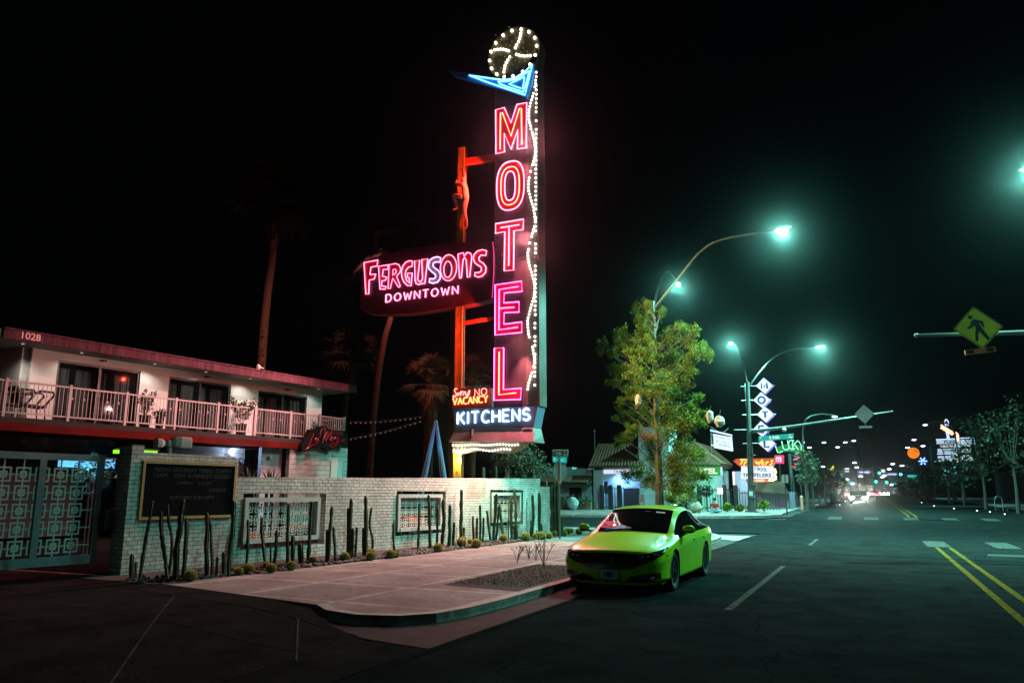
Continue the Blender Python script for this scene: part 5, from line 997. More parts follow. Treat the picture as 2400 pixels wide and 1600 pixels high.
# lower lip, hood creases, side crease
b = MB(); b.M = CM; pts = []
for k in range(-16, 17): x = k/16*.80; h = bvh.ray_cast(V((x, -1, .175)), V((0, 1, 0)))[0]; pts.append((x, (h.y if h else .3)-.02, .165))
b.tube(pts, .018, 6); b.build('lip', paint, body_, smooth=True)
for s_ in (-1, 1): drape([(s_*.66, .40), (s_*.667, .40), (s_*.775, 1.30), (s_*.768, 1.30)], 'panel_gap', well, body_, .0015, 'z', maxe=.12)
drape([(-.52, .058), (.52, .058), (.52, .063), (-.52, .063)], 'panel_gap', well, body_, .0015, 'z')
for fl in (1, -1):
    for ya in (1.42, 2.62): drape([(ya, .26), (ya+.008, .26), (ya+.008, .88), (ya, .88)], 'panel_gap', well, body_, .0015, 'x', flip=fl)
    drape([(3.22, .5), (3.228, .5), (3.52, .90), (3.512, .90)], 'panel_gap', well, body_, .0015, 'x', flip=fl)
    drape([(2.55, .90), (2.63, .90), (2.60, 1.30), (2.54, 1.30)], 'pillar_trim', gloss, CAR, .003, 'x', flip=fl)
    for ya in (2.38, 3.30):
        b = MB(); b.M = CM; b.box((fl*.905 if fl > 0 else -.935, ya, .775), (.935 if fl > 0 else -.905, ya+.17, .80)); b.build('door_handle', paint, CAR)
    # mirrors
    b = MB(); b.M = CM; cx = fl*1.0; b.sphere((cx, 1.60, 1.0), .1, 14, (1.15, .62, .66)); mr = b.build('mirror', paint, CAR, smooth=True); b = MB(); b.M = CM; b.bar((fl*.86, 1.62, .93), (fl*.96, 1.60, .95), .05, .035); b.sphere((cx, 1.585, .95), .085, 12, (1.15, .6, .35)); b.build('mirror_foot', gloss, mr)
    # door sill trim
    drape([(1.3, .17), (3.2, .17), (3.2, .195), (1.3, .195)], 'sill_trim', gloss, CAR, .004, 'x', flip=fl)
    # amber side marker
    drape([(.34, .60), (.44, .61), (.44, .625), (.34, .62)], 'side_marker', mat('marker_red', (.4, .05, .02), .3), CAR, .004, 'x', flip=fl)
    for wy, wz in WH:
        x0 = fl*.875; b = MB(); b.M = CM; n = 36; pr = [(.205, .03), (.21, 0), (.29, -.012), (.318, .0), (.325, .03), (.325, .18), (.315, .205), (.21, .205)]
        vs = []; fs = []
        for j in range(n):
            t = 2*math.pi*j/n
            for r_, d in pr: vs.append((x0-fl*d, wy+r_*math.cos(t), wz+r_*math.sin(t)))
        k = len(pr)
        for j in range(n):
            for i in range(k): fs.append((j*k+i, j*k+(i+1) % k, ((j+1) % n)*k+(i+1) % k, ((j+1) % n)*k+i))
        b.add(vs, fs); wh = b.build('wheel', rubber, CAR, smooth=True)
        b = MB(); b.M = CM; b.lathe([(.205, x0-fl*.10), (.208, x0-fl*.005)], (0, wy, wz), 32, 'x')
        rim = MB(); rim.M = CM
        for j in range(n):
            t0, t1 = 2*math.pi*j/n, 2*math.pi*(j+1)/n
            q = lambda r_, t, d: (x0-fl*d, wy+r_*math.cos(t), wz+r_*math.sin(t))
            rim.quad(q(.208, t0, .002), q(.208, t1, .002), q(.19, t1, .012), q(.19, t0, .012)); rim.quad(q(.19, t0, .012), q(.19, t1, .012), q(.185, t1, .12), q(.185, t0, .12))
        for s5 in range(5):
            for da in (-.16, .16):
                t = 2*math.pi*s5/5; a0 = t+da*.5; a1 = t+da*1.2
                rim.bar((x0-fl*.03, wy+.03*math.cos(a0), wz+.03*math.sin(a0)), (x0-fl*.02, wy+.195*math.cos(a1), wz+.195*math.sin(a1)), .03, .02)
        rim.lathe([(.035, x0-fl*.02), (.035, x0-fl*.05)], (0, wy, wz), 12, 'x'); rim.build('rim', rimm, wh)
        d_ = MB(); d_.M = CM; d_.lathe([(.20, x0-fl*.125), (.20, x0-fl*.13)], (0, wy, wz), 24, 'x'); d_.build('brake_disc', well, wh)
drape([(.30, 2.02), (.47, 2.02), (.47, 2.06), (.30, 2.06)], 'windshield_sticker', MC['plate_white'], CAR, .004, 'z'); drape([(.08, 2.04), (.2, 2.04), (.2, 2.06), (.08, 2.06)], 'windshield_sticker', MC['plate_frame' if 0 else 'satin_black'], CAR, .004, 'z')
# wipers, inside mirror, roof aerial, seats as dark shapes behind the glass
b = MB(); b.M = CM
for x0, x1 in ((-.55, -.02), (.1, .58)):
    pts = [(x0+(x1-x0)*k/6, 1.40+.035*k/6, 0) for k in range(7)]; pts = [(x, y, (bvh.ray_cast(V((x, y, 3)), V((0, 0, -1)))[0] or V((0, 0, .95))).z+.014) for x, y, _ in pts]; b.tube(pts, .008, 4)
b.build('wiper', gloss, CAR)
b = MB(); b.M = CM; b.prism([(0, 3.3, 1.365), (0, 3.48, 1.35), (0, 3.46, 1.42)], (.02, 0, 0)); b.build('roof_aerial', gloss, CAR)
# ------------------------------------------------------------------ street lamps, masts, signs on posts
steel = mat('galvanised_steel', (.13, .14, .14), .4, metal=.5, var=.2, vscale=3); ledw = mat('street_lamp_lens', (1, 1, 1), .3, emit=(.8, 1, .95), es=40); green = mat('street_sign_green', (.0, .16, .12), .4); wht = mat('sign_white', (.75, .78, .78), .5)
sgb = mat('sign_back_metal', (.45, .36, .36), .45, metal=.3, var=.2, vscale=3)
GRPL = 'street lamps along the road'
def lamphead(t, c, d, s=1.):
    d = V(d).normalized(); sd = d.cross(V((0, 0, 1))).normalized(); b = MB(); P = []
    for f, w_, h in ((-.42, .03, .02), (-.3, .09, .04), (-.05, .13, .06), (.25, .13, .05), (.38, .08, .03)): P.append((c+d*f*s, w_*s, h*s))
    vs = []; fs = []
    for q, w_, h in P: vs += [q+sd*w_, q+sd*w_*.7+V((0, 0, h*1.6)), q-sd*w_*.7+V((0, 0, h*1.6)), q-sd*w_]
    for i in range(4): fs += [(4*i+j, 4*i+j+1, 4*i+5+j, 4*i+4+j) for j in range(3)]
    fs += [(0, 1, 2, 3), (16, 19, 18, 17)]; b.add(vs, fs); hd = b.build('lamp_head', steel, t); b = MB(); b.M = Matrix.Translation(c-V((0, 0, .035*s))); n = 14
    b.add([d*(.26*s*math.cos(2*math.pi*i/n))+sd*(.11*s*math.sin(2*math.pi*i/n))-V((0, 0, .03*s*(k))) for k in (0, 1) for i in range(n)], [tuple(range(n, 2*n))]+[(i, (i+1) % n, n+(i+1) % n, n+i) for i in range(n)]); b.build('lens', ledw, hd)
def curve(a, m, c, n=10): a, m, c = V(a), V(m), V(c); return [a*(1-t)**2+m*2*t*(1-t)+c*t*t for t in [i/n for i in range(n+1)]]
def streetlamp(lab, base, top, arms, r0=.11, r1=.07, power=5000, col=TEAL, pool=2.2, cone=(168, 1.)):
    base = V((base[0], base[1], gz(base[1])+.12)); t = thing('street_lamp', lab, 'street lamp', base, GRPL)
    b = MB(); b.tube([base, base.lerp(V(top), .5), V(top)], [r0, (r0+r1)/2, r1], 10); b.lathe([(r0*2, 0), (r0*2, .06), (r0*1.3, .1), (r0*1.3, .4)], base, 12); b.build('pole', steel, t)
    for pts, hd in arms:
        b = MB(); b.tube(pts, [.055-.025*i/(len(pts)-1) for i in range(len(pts))], 8); b.build('arm', steel, t); c = V(pts[-1]); d = (c-V(pts[-2])); d.z *= .2; lamphead(t, c+d.normalized()*.3, d, hd); lc = c+d.normalized()*.3-V((0, 0, .14)); lamp('SPOT', lc, power*pool, col, t, .07, (0, 0, -1), *cone)
    return t
# lamp pole in front of the street tree (two arms)
yb = 28.6; base = (onG(1556, 1275).x, yb); ptop = atY(1530, 706, yb)
base = (atY(1553, 1262, yb).x, yb)
h1 = atY(1812, 540, 28.2); h2 = atY(1588, 662, 35)
streetlamp('tall twin arm street lamp rising through the tree behind the green car', base, ptop+V((0, 0, .0)), [(smooth([ptop-V((0, 0, .35)), atY(1600, 640, yb), atY(1640, 592, yb), atY(1690, 562, yb-.1), h1], 4, False), .9), (smooth([ptop-V((0, 0, .3)), atY(1545, 670, 30), atY(1562, 637, 31.5), atY(1578, 648, 33.6), h2], 4, False), .8)], power=6500)
# right hand pole with crossing mast (pole itself outside the frame)
la = atY(2415, 396, 26.5); pr = V((9.9, 24.2, .12))
t = streetlamp('street lamp at the right edge carrying the crossing sign mast', (9.9, 24.4), (9.9, 24.4, 9.2), [(smooth([(9.9, 24.4, 8.9), (9.3, 24.8, 9.9), (7.5, 25.8, 11), la+V((.35, 0, .05))], 4, False), .9)], power=6500)
m0 = atY(2148, 786, 24.3); m1 = V((9.9, 24.3, 6.5)); b = MB(); pm = atY(2400, 779, 24.3); b.tube([m0, pm, m1], [.045, .07, .11], 8); b.sphere(m0, .07, 8); b.build('mast_arm', steel, t)
# yellow crossing sign
def diamond(mb, c, r_, ex, ez, off, rot=0, rd=.06):
    pts = []
    for k in range(4):
        a = R(90*k+rot); tip = ex*math.cos(a)*r_+ez*math.sin(a)*r_; a2 = R(90*k+90+rot); tip2 = ex*math.cos(a2)*r_+ez*math.sin(a2)*r_; a3 = R(90*k-90+rot); tip3 = ex*math.cos(a3)*r_+ez*math.sin(a3)*r_
        pts += [c+tip.lerp(tip3, rd), c+tip.lerp(tip3, rd*.35).lerp(V((0, 0, 0)), .01), c+tip.lerp(tip2, rd)]
    mb.prism(pts, off)
ex = V((1, .12, 0)).normalized(); ez = (V((0, 0, 1))+ex*-.09).normalized(); sc = atY(2291, 769, 24.15)-V((0, .1, 0)); rr2 = .61
ys = thing('crossing_sign', 'yellow green diamond pedestrian crossing sign hung on the right hand mast', 'traffic sign', sc)
b = MB(); diamond(b, sc, rr2, ex, ez, V((0, .01, 0))); b.build('plate', mat('sign_white_edge', (.35, .4, .1), .5), ys)
b = MB(); diamond(b, sc-V((0, .004, 0)), rr2*.955, ex, ez, V((0, .003, 0))); b.build('border', mat('sign_black_ink', (.005, .005, .006), .5), ys)
b = MB(); diamond(b, sc-V((0, .008, 0)), rr2*.915, ex, ez, V((0, .003, 0))); b.build('face', mat('fluorescent_yellow', (.85, .72, .01), .5, var=.15, vscale=5), ys)
b = MB(); K = 5.88; P2 = lambda x, y: sc+ex*((x-1712)/K/110*rr2*2)+ez*(-(y-700)/K/110*1.0*rr2*2*1.12)-V((0, .012, 0))
for pl_ in ([(1680, 585), (1790, 615), (1800, 700), (1770, 698), (1765, 660), (1740, 632), (1760, 700), (1830, 850), (1800, 878), (1718, 755), (1695, 800), (1680, 882), (1640, 880), (1660, 780), (1685, 700), (1660, 672), (1650, 690), (1580, 718), (1570, 700), (1625, 665), (1635, 620)],): b.prism([P2(*q) for q in pl_], (0, .003, 0))
b.prism([P2(1642+30*math.cos(a/8*math.pi), 558+27*math.sin(a/8*math.pi)) for a in range(16)], (0, .003, 0)); b.build('walking_symbol', MC['sign_black_ink'], ys)
fl = thing('flasher_bar', 'small unlit orange flasher bar under the yellow crossing sign', 'warning light', sc-V((0, 0, .9))); c = atY(2297, 822, 24.1); b = MB(); b.bar(c-ex*.37+V((0, 0, -.03)), c+ex*.37+V((0, 0, .03)), .08, .13); b.build('body', mat('flasher_orange', (.6, .12, .01), .5), fl); b = MB()
for s_ in (-.24, .24): q = c+ex*s_-V((0, .05, 0))+V((0, 0, s_*.08)); b.box(q-V((.085, .01, .04)), q+V((.085, .01, .04)))
b.build('light_panel', well, fl)
# near street name post with green plates
p0 = onZ(1312, 1262, .12); Yn = p0.y; t = thing('street_name_post', 'slim post with green 11th street name plate at the end of the cactus bed', 'street sign', p0)
b = MB(); ptp = atY(1311, 1082, Yn); b.tube([p0, (p0.x, Yn, ptp.z)], .032, 8); b.build('post', steel, t)
def plate(t, x0, y0, x1, y1, Y, m, yb=None, th=.02, tilt=0, name='plate'):
    a = atY(x0, y1 if yb is None else yb, Y); c_ = atY(x1, y0+tilt, Y); d_ = atY(x0, y0, Y); e_ = atY(x1, (y1 if yb is None else yb)+tilt, Y); b = MB(); b.prism([a, e_, c_, d_], (0, th, 0)); return b.build(name, m, t), a, e_-a, d_-a
def signtext(t, pl_, a, ux, uz, items, m, lift=-.006, name='lettering'):
    b = MB(); L_, H = ux.length, uz.length
    for s_, fx, fy, fw, fh in items: text(b, s_, a+ux*fx+uz*fy, ux.normalized(), uz.normalized(), L_*fw, H*fh, bold=.04, lift=V((0, lift, 0)))
    return b.build(name, m, pl_)
pl_, a, ux, uz = plate(t, 1294.5, 1054, 1331, 1069.5, Yn, green, th=.012); signtext(t, pl_, a, ux, uz, [('N', .06, .68, .05, .2), ('11th', .24, .2, .33, .6), ('ST', .74, .62, .11, .22), ('100', .74, .16, .17, .24)], wht)
b = MB(); cs = [a+V((0, -.004, 0)), a+ux+V((0, -.004, 0)), a+ux+uz+V((0, -.004, 0)), a+uz+V((0, -.004, 0))]; b.tube(cs, .008, 4, closed=True); b.build('plate_edge', wht, pl_)
q = atY(1312, 1077, Yn); b = MB(); b.M = Matrix.Translation(q) @ Matrix.Rotation(R(62), 4, 'Z'); b.box((-.32, -.006, -.1), (.32, .006, .1)); bp2 = b.build('plate', mat('street_sign_teal', (.0, .25, .28), .4), t); b = MB(); text(b, 'Fremont', q+Matrix.Rotation(R(62), 3, 'Z') @ V((-.28, -.008, -.05)), Matrix.Rotation(R(62), 3, 'Z') @ V((1, 0, 0)), (0, 0, 1), .45, .1, lift=V((0, 0, 0))); b.build('lettering', wht, bp2)
q = atY(1312, 1105, Yn); b = MB(); b.box(q+V((-.05, -.05, -.42)), q+V((.05, -.035, .42))); b.build('red_white_strip', mat('strip_pinkish', (.6, .42, .36), .5), t)
b = MB(); b.M = Matrix.Translation(q+V((0, .04, .03))) @ Matrix.Rotation(R(70), 4, 'Z'); b.lathe([(.38, 0), (.38, .008)], (0, 0, 0), 8, 'y'); b.build('stop_plate_back', steel, t)
# parking plate on its post by the tree
Yp = 30.2; t = thing('parking_sign', 'small pinkish parking plate on a short post behind the car roof', 'traffic sign', atY(1506, 1262, Yp)); pl_, a, ux, uz = plate(t, 1498, 1158, 1512, 1179, Yp, sgb); signtext(t, pl_, a, ux, uz, [('NO', .3, .72, .4, .2), ('PARKING', .12, .45, .76, .14), ('ANY TIME', .12, .2, .76, .14)], mat('sign_red_ink', (.4, .03, .03), .5)); b = MB(); q = atY(1512, 1262, Yp); b.tube([(q.x-.02, Yp+.05, .12), (q.x-.04, Yp+.05, atY(1505, 1155, Yp).z)], .03, 6); b.build('post', mat('rust_post', (.3, .12, .08), .7), t)
# ------------------------------------------------------------------ the street tree in front of the lamp pole
leafm = mat('street_tree_leaf', (.17, .21, .015), .75, spec=.12, var=.5, vscale=2.5); leafn = mat('street_tree_leaf_dark', (.07, .12, .015), .75, spec=.12, var=.5, vscale=2.5); tb = mat('tree_bark', (.2, .15, .11), .9, var=.4, vscale=8)
ZA = ((1360, 660), 4.611); ZB = ((1380, 660), 2.903)
L1 = [(715, 270, 70), (700, 220, 40), (595, 270, 50), (600, 330, 40), (650, 400, 60), (740, 450, 100), (870, 370, 60), (910, 300, 28), (700, 540, 100), (450, 560, 85), (245, 680, 60), (215, 740, 40), (420, 690, 110), (330, 780, 70), (640, 650, 110), (560, 780, 110), (360, 940, 60), (440, 960, 80), (310, 1085, 38), (380, 1090, 55), (480, 1150, 60), (600, 960, 140), (760, 760, 130), (960, 620, 110), (1120, 520, 70), (1050, 500, 60), (1240, 530, 50), (1160, 640, 110), (1000, 820, 170), (1250, 790, 110), (1380, 800, 55), (1340, 680, 45), (1180, 950, 120), (560, 1230, 80), (440, 1290, 55), (420, 1380, 30), (650, 1180, 160), (850, 1150, 180), (1080, 1180, 150), (1270, 1230, 60), (370, 1480, 40), (500, 1460, 70), (700, 1420, 150), (950, 1420, 170), (1200, 1420, 120), (1330, 1430, 60), (640, 1060, 80), (960, 980, 150)]
L2 = [(240, 1070, 60), (200, 1110, 30), (300, 1010, 60), (430, 1100, 80), (560, 1020, 110), (680, 980, 90), (740, 940, 60), (620, 1150, 100), (440, 1200, 90), (560, 1230, 90), (690, 1180, 90), (760, 1180, 40), (250, 1330, 55), (330, 1300, 70), (420, 1350, 80), (560, 1340, 90), (660, 1330, 90), (730, 1300, 70), (780, 1330, 40), (600, 1430, 80), (560, 1480, 50), (690, 1420, 60)]
lobes = [(ZA[0][0]+x/ZA[1], ZA[0][1]+y/ZA[1], r_/ZA[1]) for x, y, r_ in L1]+[(ZB[0][0]+x/ZB[1], ZB[0][1]+y/ZB[1], r_/ZB[1]) for x, y, r_ in L2]
YT = 28.1; tr0 = atY(1541, 1262, YT); TT = thing('street_tree', 'leafy street tree behind the green car, lit yellow green on its left', 'tree', (tr0.x, YT, .12)); fol = MB(); fol2 = MB(); br = MB()
tb0 = V((tr0.x, YT, .1)); tops = atY(1530, 800, YT); br.tube(smooth([tb0, atY(1543, 1130, YT), atY(1538, 1000, YT), atY(1532, 880, YT), tops], 3, False), [.13-.11*i/12 for i in range(13)], 8)
for i, (x, y, r_) in enumerate(lobes):
    rad = r_*YT/1835; depth_ = random.uniform(-1.3, 1.3)*max(.25, 1-abs(x-1535)/130); c = atY(x, y, YT+depth_)
    sy = min(1150, y+30+abs(x-1535)*.45); s0 = atY(1537, sy, YT); br.tube([s0, s0.lerp(c, .5)+V((0, 0, .1)), c], [.028, .018, .008], 5)
    for _ in range(max(6, int(r_*1.05))):   # twigs with clustered leaves
        d = V((random.gauss(0, 1), random.gauss(0, 1), random.gauss(0, 1)+.25)).normalized(); e = c+d*rad*random.uniform(.6, 1.4); br.tube([c, e], .006, 3, cap=False)
        for k in range(5):
            q = c.lerp(e, .35+.16*k)
            leaves(fol if random.random() < .72 else fol2, q, .1+.02*r_/20, 11, .034)
fol.build('crown', leafm, TT); fol2.build('crown', leafn, TT); br.build('trunk', tb, TT)
# white seed bags / balls caught on branches
bagm = mat('pale_bag', (.45, .38, .36), .8)
for i, (x, y, s_, lab) in enumerate(((1496, 938, .16, 'pale pinkish paper bag caught on the left side of the tree'), (1664, 975, .17, 'pointed white bag hanging beside the tree right edge'), (1687, 988, .19, 'round white bag hanging at the right of the pointed one'))):
    c = atY(x, y, YT-.9); t = thing('hanging_bag', lab, 'bag', c); b = MB(); b.sphere(c, s_, 10, (.75 if i != 2 else 1, .8, 1.35 if i != 2 else 1), .5); b.build('bag', bagm, t, smooth=False); b = MB(); b.tube([c+V((0, 0, s_)), c+V((.05, 0, s_*2.2))], .012, 4); b.build('tie', tb, t)
# bush mass behind the sign, above the wall
for i, (x, y, r_, lab) in enumerate(((1190, 1075, 40, 'dark bushy tree behind the wall under the sign'), (1250, 1085, 38, 'dark green tree beside the street name post'), (1225, 1060, 30, 'rounded dark tree between the sign and the street name post'))):
    Yb = 33+i; c = atY(x, y, Yb); t = thing('background_tree', lab, 'tree', (c.x, Yb, .1)); b = MB(); rad = r_*Yb/1835
    for k in range(14): d = V((random.gauss(0, .6), random.gauss(0, .6), random.gauss(0, .6))); leaves(b, c+d*rad, rad*.5, 130, .07)
    b.build('crown', leafd, t); b = MB(); b.tube([(c.x, Yb, .1), tuple(c)], .1, 6); b.build('trunk', tb, t)
# ------------------------------------------------------------------ far corner: masts
YM_ = 50.; base = atY(1762, 1198, YM_); ptop = atY(1752, 895, YM_); base.z = gz(YM_)+.13
mk = streetlamp('teal lit corner pole with two lamp arms and the long signal mast', (base.x, YM_), ptop, [(smooth([ptop-V((0, 0, .3)), atY(1740, 845, 50.5), atY(1728, 812, 51.5), atY(1716, 802, 52.5)], 4, False), .9), (smooth([ptop-V((0, 0, .4)), atY(1800, 850, 50), atY(1845, 822, 49.5), atY(1910, 813, 49)], 4, False), .9)], .2, .12, 6500, cone=(179, .85))
b = MB(); P = [atY(1764, 1010, YM_-.1), atY(1850, 1000, 49.2), atY(1950, 985, 48.3), atY(2092, 964, 47.2)]; b.tube(smooth(P, 3, False), [.12-.07*i/9 for i in range(10)], 8); b.sphere(P[-1], .07, 6); b.build('mast_arm', steel, mk)
for y in (1066, 1110, 1140, 1170): b = MB(); q = atY(1763, y, YM_); b.lathe([(.24, 0), (.24, .05)], q, 10); b.build('band_clamp', blkf, mk)
b = MB(); q = atY(1760, 1156, YM_-.22); b.box(q-V((.11, .01, .14)), q+V((.11, .01, .14))); b.build('push_button_plate', wht, mk)
dsb = thing('crossing_sign', 'diamond sign seen from its bare pinkish back on the far mast arm', 'traffic sign', atY(2026, 972, 47.6)); c = atY(2026, 970, 47.5); b = MB(); diamond(b, c, .53, V((1, 0, 0)), V((0, 0, 1)), V((0, .01, 0))); b.build('plate', sgb, dsb); b = MB(); b.bar(c+V((0, -.02, -.7)), c+V((0, -.02, .45)), .03); b.box(c+V((-.33, -.03, -.78)), c+V((.33, .03, -.66))); b.build('bracket', sgb, dsb)
q = atY(2030, 991, 47.5)
t = thing('street_name_sign', 'lit teal green 11th street sign hanging from the long mast arm', 'street sign', atY(1820, 1022, 49)); teal_ = mat('lit_teal_sign', (.0, .3, .25), .4, emit=(0, .52, .42), es=.75)
pl_, a, ux, uz = plate(t, 1778, 1022, 1860, 1034, 49.2, teal_, tilt=-7, th=.08); signtext(t, pl_, a, ux, uz, [('N', .04, .55, .03, .3), ('11th', .32, .22, .28, .6), ('ST', .86, .6, .07, .25), ('100', .86, .14, .11, .3)], mat('lit_white_letters', (.8, 1, 1), .4, emit=(.7, 1, .95), es=1.)); b = MB(); b.tube([a+ux*.3+uz, a+ux*.3+uz*2.], .02, 4); b.tube([a+ux*.8+uz, a+ux*.8+uz*2.2], .02, 4); b.build('hanger', steel, pl_)
q = atY(1838, 1003, 49.2); b = MB(); b.sphere(q-V((0, 0, .1)), .14, 8); b.build('camera_dome', sgb, mk)
# ------------------------------------------------------------------ far corner: tile roofed motel office
YB_ = 53.; zb = gz(YB_)+.13; wallb = mat('pale_blue_stucco', (.36, .45, .47), .85, var=.25, vscale=1.2, bump=.3, bscale=40); tile = mat('clay_tile', (.08, .032, .013), .75, var=.5, vscale=3)
q = lambda x, y, Y=YB_: atY(x, y, Y); qx = lambda x, Y=YB_: atY(x, 1185, Y).x; OB = thing('motel_office', 'pale blue office building with clay tile roofs behind the street tree', 'building', (q(1390, 1190).x, YB_, zb))
def wallbox(x0, x1, ytop, Y, d, m, name='wall', par=OB): b = MB(); a = q(x0, ytop, Y); c = q(x1, ytop, Y); b.box((a.x, Y, zb-.2), (c.x, Y+d, a.z)); return b.build(name, m, par)
wallbox(1392, 1502, 1095, YB_, 6, wallb); wallbox(1502, 1672, 1100, YB_+.6, 6, wallb)
b = MB(); a = q(1392, 1150, YB_-.4); b.box((qx(1392, YB_-.4), YB_-.4, zb), (qx(1413, YB_-.4), YB_-.002, q(1392, 1100, YB_-.4).z)); b.box((qx(1396, YB_-.6), YB_-.6, zb), (qx(1414, YB_-.6), YB_-.402, q(1392, 1172, YB_-.6).z)); b.build('pier', wallb, OB)
def tiles(P0, P1, P2, P3, n, name='roof'):
    """P0-P1 eave, P3-P2 ridge"""
    b = MB()
    for i in range(n):
        f0 = (i+.5)/n; e = P0.lerp(P1, f0); r_ = P3.lerp(P2, f0); rad = (P1-P0).length/n*.36; b.tube([e, r_], rad, 6)
    nn = (P1-P0).cross(P3-P0).normalized()*.02; b.prism([P0-nn, P1-nn, P2-nn, P3-nn], -nn*4); return b.build(name, tile, OB)
tiles(q(1378, 1093, YB_-.9), q(1506, 1091, YB_-.9), q(1506, 1040, YB_+2.6), q(1401, 1041, YB_+2.6), 17)
tiles(q(1560, 1082, YB_-.3), q(1690, 1092, YB_+.6), q(1622, 1040, YB_+3.2), q(1566, 1032, YB_+3.2), 15); tiles(q(1690, 1092, YB_+.6), q(1714, 1094, YB_+7), q(1664, 1052, YB_+7), q(1622, 1040, YB_+3.2), 9)
b = MB(); b.box(tuple(q(1498, 1090, YB_-.3)-V((0, 0, 3.8))), tuple(q(1570, 1000, YB_+.3)+V((0, 2, 0)))); b.build('tower', wallb, OB); b = MB(); a = q(1502, 1030, YB_-.4); c = q(1530, 1016, YB_-.4); b.box(tuple(a), (c.x, YB_-.35, c.z)); b.build('red_panel', mat('red_panel', (.5, .05, .07), .5, emit=(.8, .06, .1), es=.25), OB)
b = MB(); a = q(1400, 1110, YB_-.08); c = q(1505, 1099, YB_-.08); b.box(tuple(a), (c.x, YB_-.01, c.z)); ls_ = b.build('light_sign', mat('lit_white_panel', (.8, .8, .85), .5, emit=(.75, .82, 1), es=.95), OB); b = MB(); text(b, 'TRAVELERS MO', V((q(1438, 1108, YB_-.1).x, YB_-.1, q(1438, 1108).z)), (1, 0, 0), (0, 0, 1), q(1506, 1100).x-q(1438, 1100).x, .2, bold=.0, lift=V((0, 0, 0))); b.build('lettering', well, ls_)
for x in (1455,): lamp('SPOT', q(x, 1112, YB_-.5), 300, (.25, .5, 1), ls_, .1, (0, .6, -1), 150, .6)
b = MB(); a = q(1418, 1190, YB_-.03); c = q(1424, 1128, YB_-.03); b.box((a.x, YB_-.04, zb+1.1), (c.x, YB_-.001, c.z)); a2 = q(1430, 0, YB_); c2 = q(1462, 0, YB_); b.build('window', well, OB); b = MB(); b.box((a2.x, YB_-.05, zb), (c2.x, YB_-.002, q(1440, 1145).z)); b.build('door', mat('dark_door', (.03, .03, .035), .4), OB)
gs = thing('green_motel_sign', 'green box sign reading HOTEL behind the right side of the tree', 'sign', q(1650, 1104, YB_-.6)); pl_, a, ux, uz = plate(gs, 1612, 1093, 1688, 1113.5, YB_-.6, mat('lit_green_panel', (.02, .3, .05), .4, emit=(.02, .42, .06), es=.8), th=.3); signtext(gs, pl_, a, ux, uz, [('HOTEL', .02, .18, .9, .62)], mat('lit_cream', (1, .95, .85), .4, emit=(1, .93, .85), es=1.0)); b = MB(); a = q(1689, 1113, YB_-.6); b.box((a.x, YB_-.6, a.z), (a.x+.08, YB_-.3, q(1689, 1094, YB_-.6).z)); b.build('end_cap', mat('lit_cyan_edge', (.6, .9, 1), .4, emit=(.5, .8, 1), es=.9), gs)
lamp('SPOT', q(1650, 1116, YB_-.9), 90, (.2, 1, .4), gs, .1, (0, .6, -1), 150, .6)
# left low wing with awning, hedge, ornament
LW = thing('low_building', 'dim teal low building with stepped parapet and tiled awning left of the office', 'building', (q(1330, 1190).x, YB_, zb))
b = MB(); x0 = qx(1255); x1 = qx(1342); x2 = qx(1388); b.box((x0, YB_, zb-.2), (x1, YB_+5, q(1330, 1094).z)); b.box((x1, YB_, zb-.2), (x2, YB_+5, q(1365, 1099).z)); b.build('wall', wallb, LW)
b = MB(); a = q(1262, 1131, YB_-1.2); c = q(1376, 1131, YB_-1.2); n = 20
for i in range(n): f = (i+.5)/n; e = a.lerp(c, f); b.tube([e, V((e.x+.1, YB_-.05, q(1320, 1116).z))], .11, 5)
b.box((a.x, YB_-1.1, a.z-.12), (c.x, YB_-.002, a.z-.04)); b.build('awning', tile, LW); b = MB(); b.box((qx(1335), YB_-.03, zb), (qx(1364), YB_-.002, q(1350, 1142).z)); b.build('doorway', well, LW)
hg = thing('hedge', 'clipped dark hedge in front of the teal low building', 'hedge', (q(1340, 1190, 51).x, 51, zb)); b = MB()
for i in range(9): leaves(b, V((qx(1290+i*11, 51.5), 51.5, zb+.5)), .55, 150, .08, (1.1, .6, .9))
b.build('foliage', leafd, hg); b = MB(); b.box((qx(1285, 51.5), 51.4, zb), (qx(1385, 51.5), 51.7, zb+.6)); b.build('branches', tb, hg)
t = thing('garden_urn', 'pale round carved stone ornament standing before the hedge', 'ornament', (q(1343, 1190, 50.4).x, 50.4, zb-.1)); b = MB(); b.sphere((qx(1343, 50.4), 50.4, zb+.42), .42, 12, (1, .8, 1), .2); b.build('body', wallb, t)
an = thing('roof_antenna', 'thin antenna pole on the left roof end of the office', 'antenna', q(1393, 1050, YB_+3)); b = MB(); b.tube([q(1395, 1093, YB_+3), q(1393, 1011, YB_+3)], .035, 5); b.sphere(q(1393, 1010, YB_+3), .09, 6); b.build('mast', steel, an)
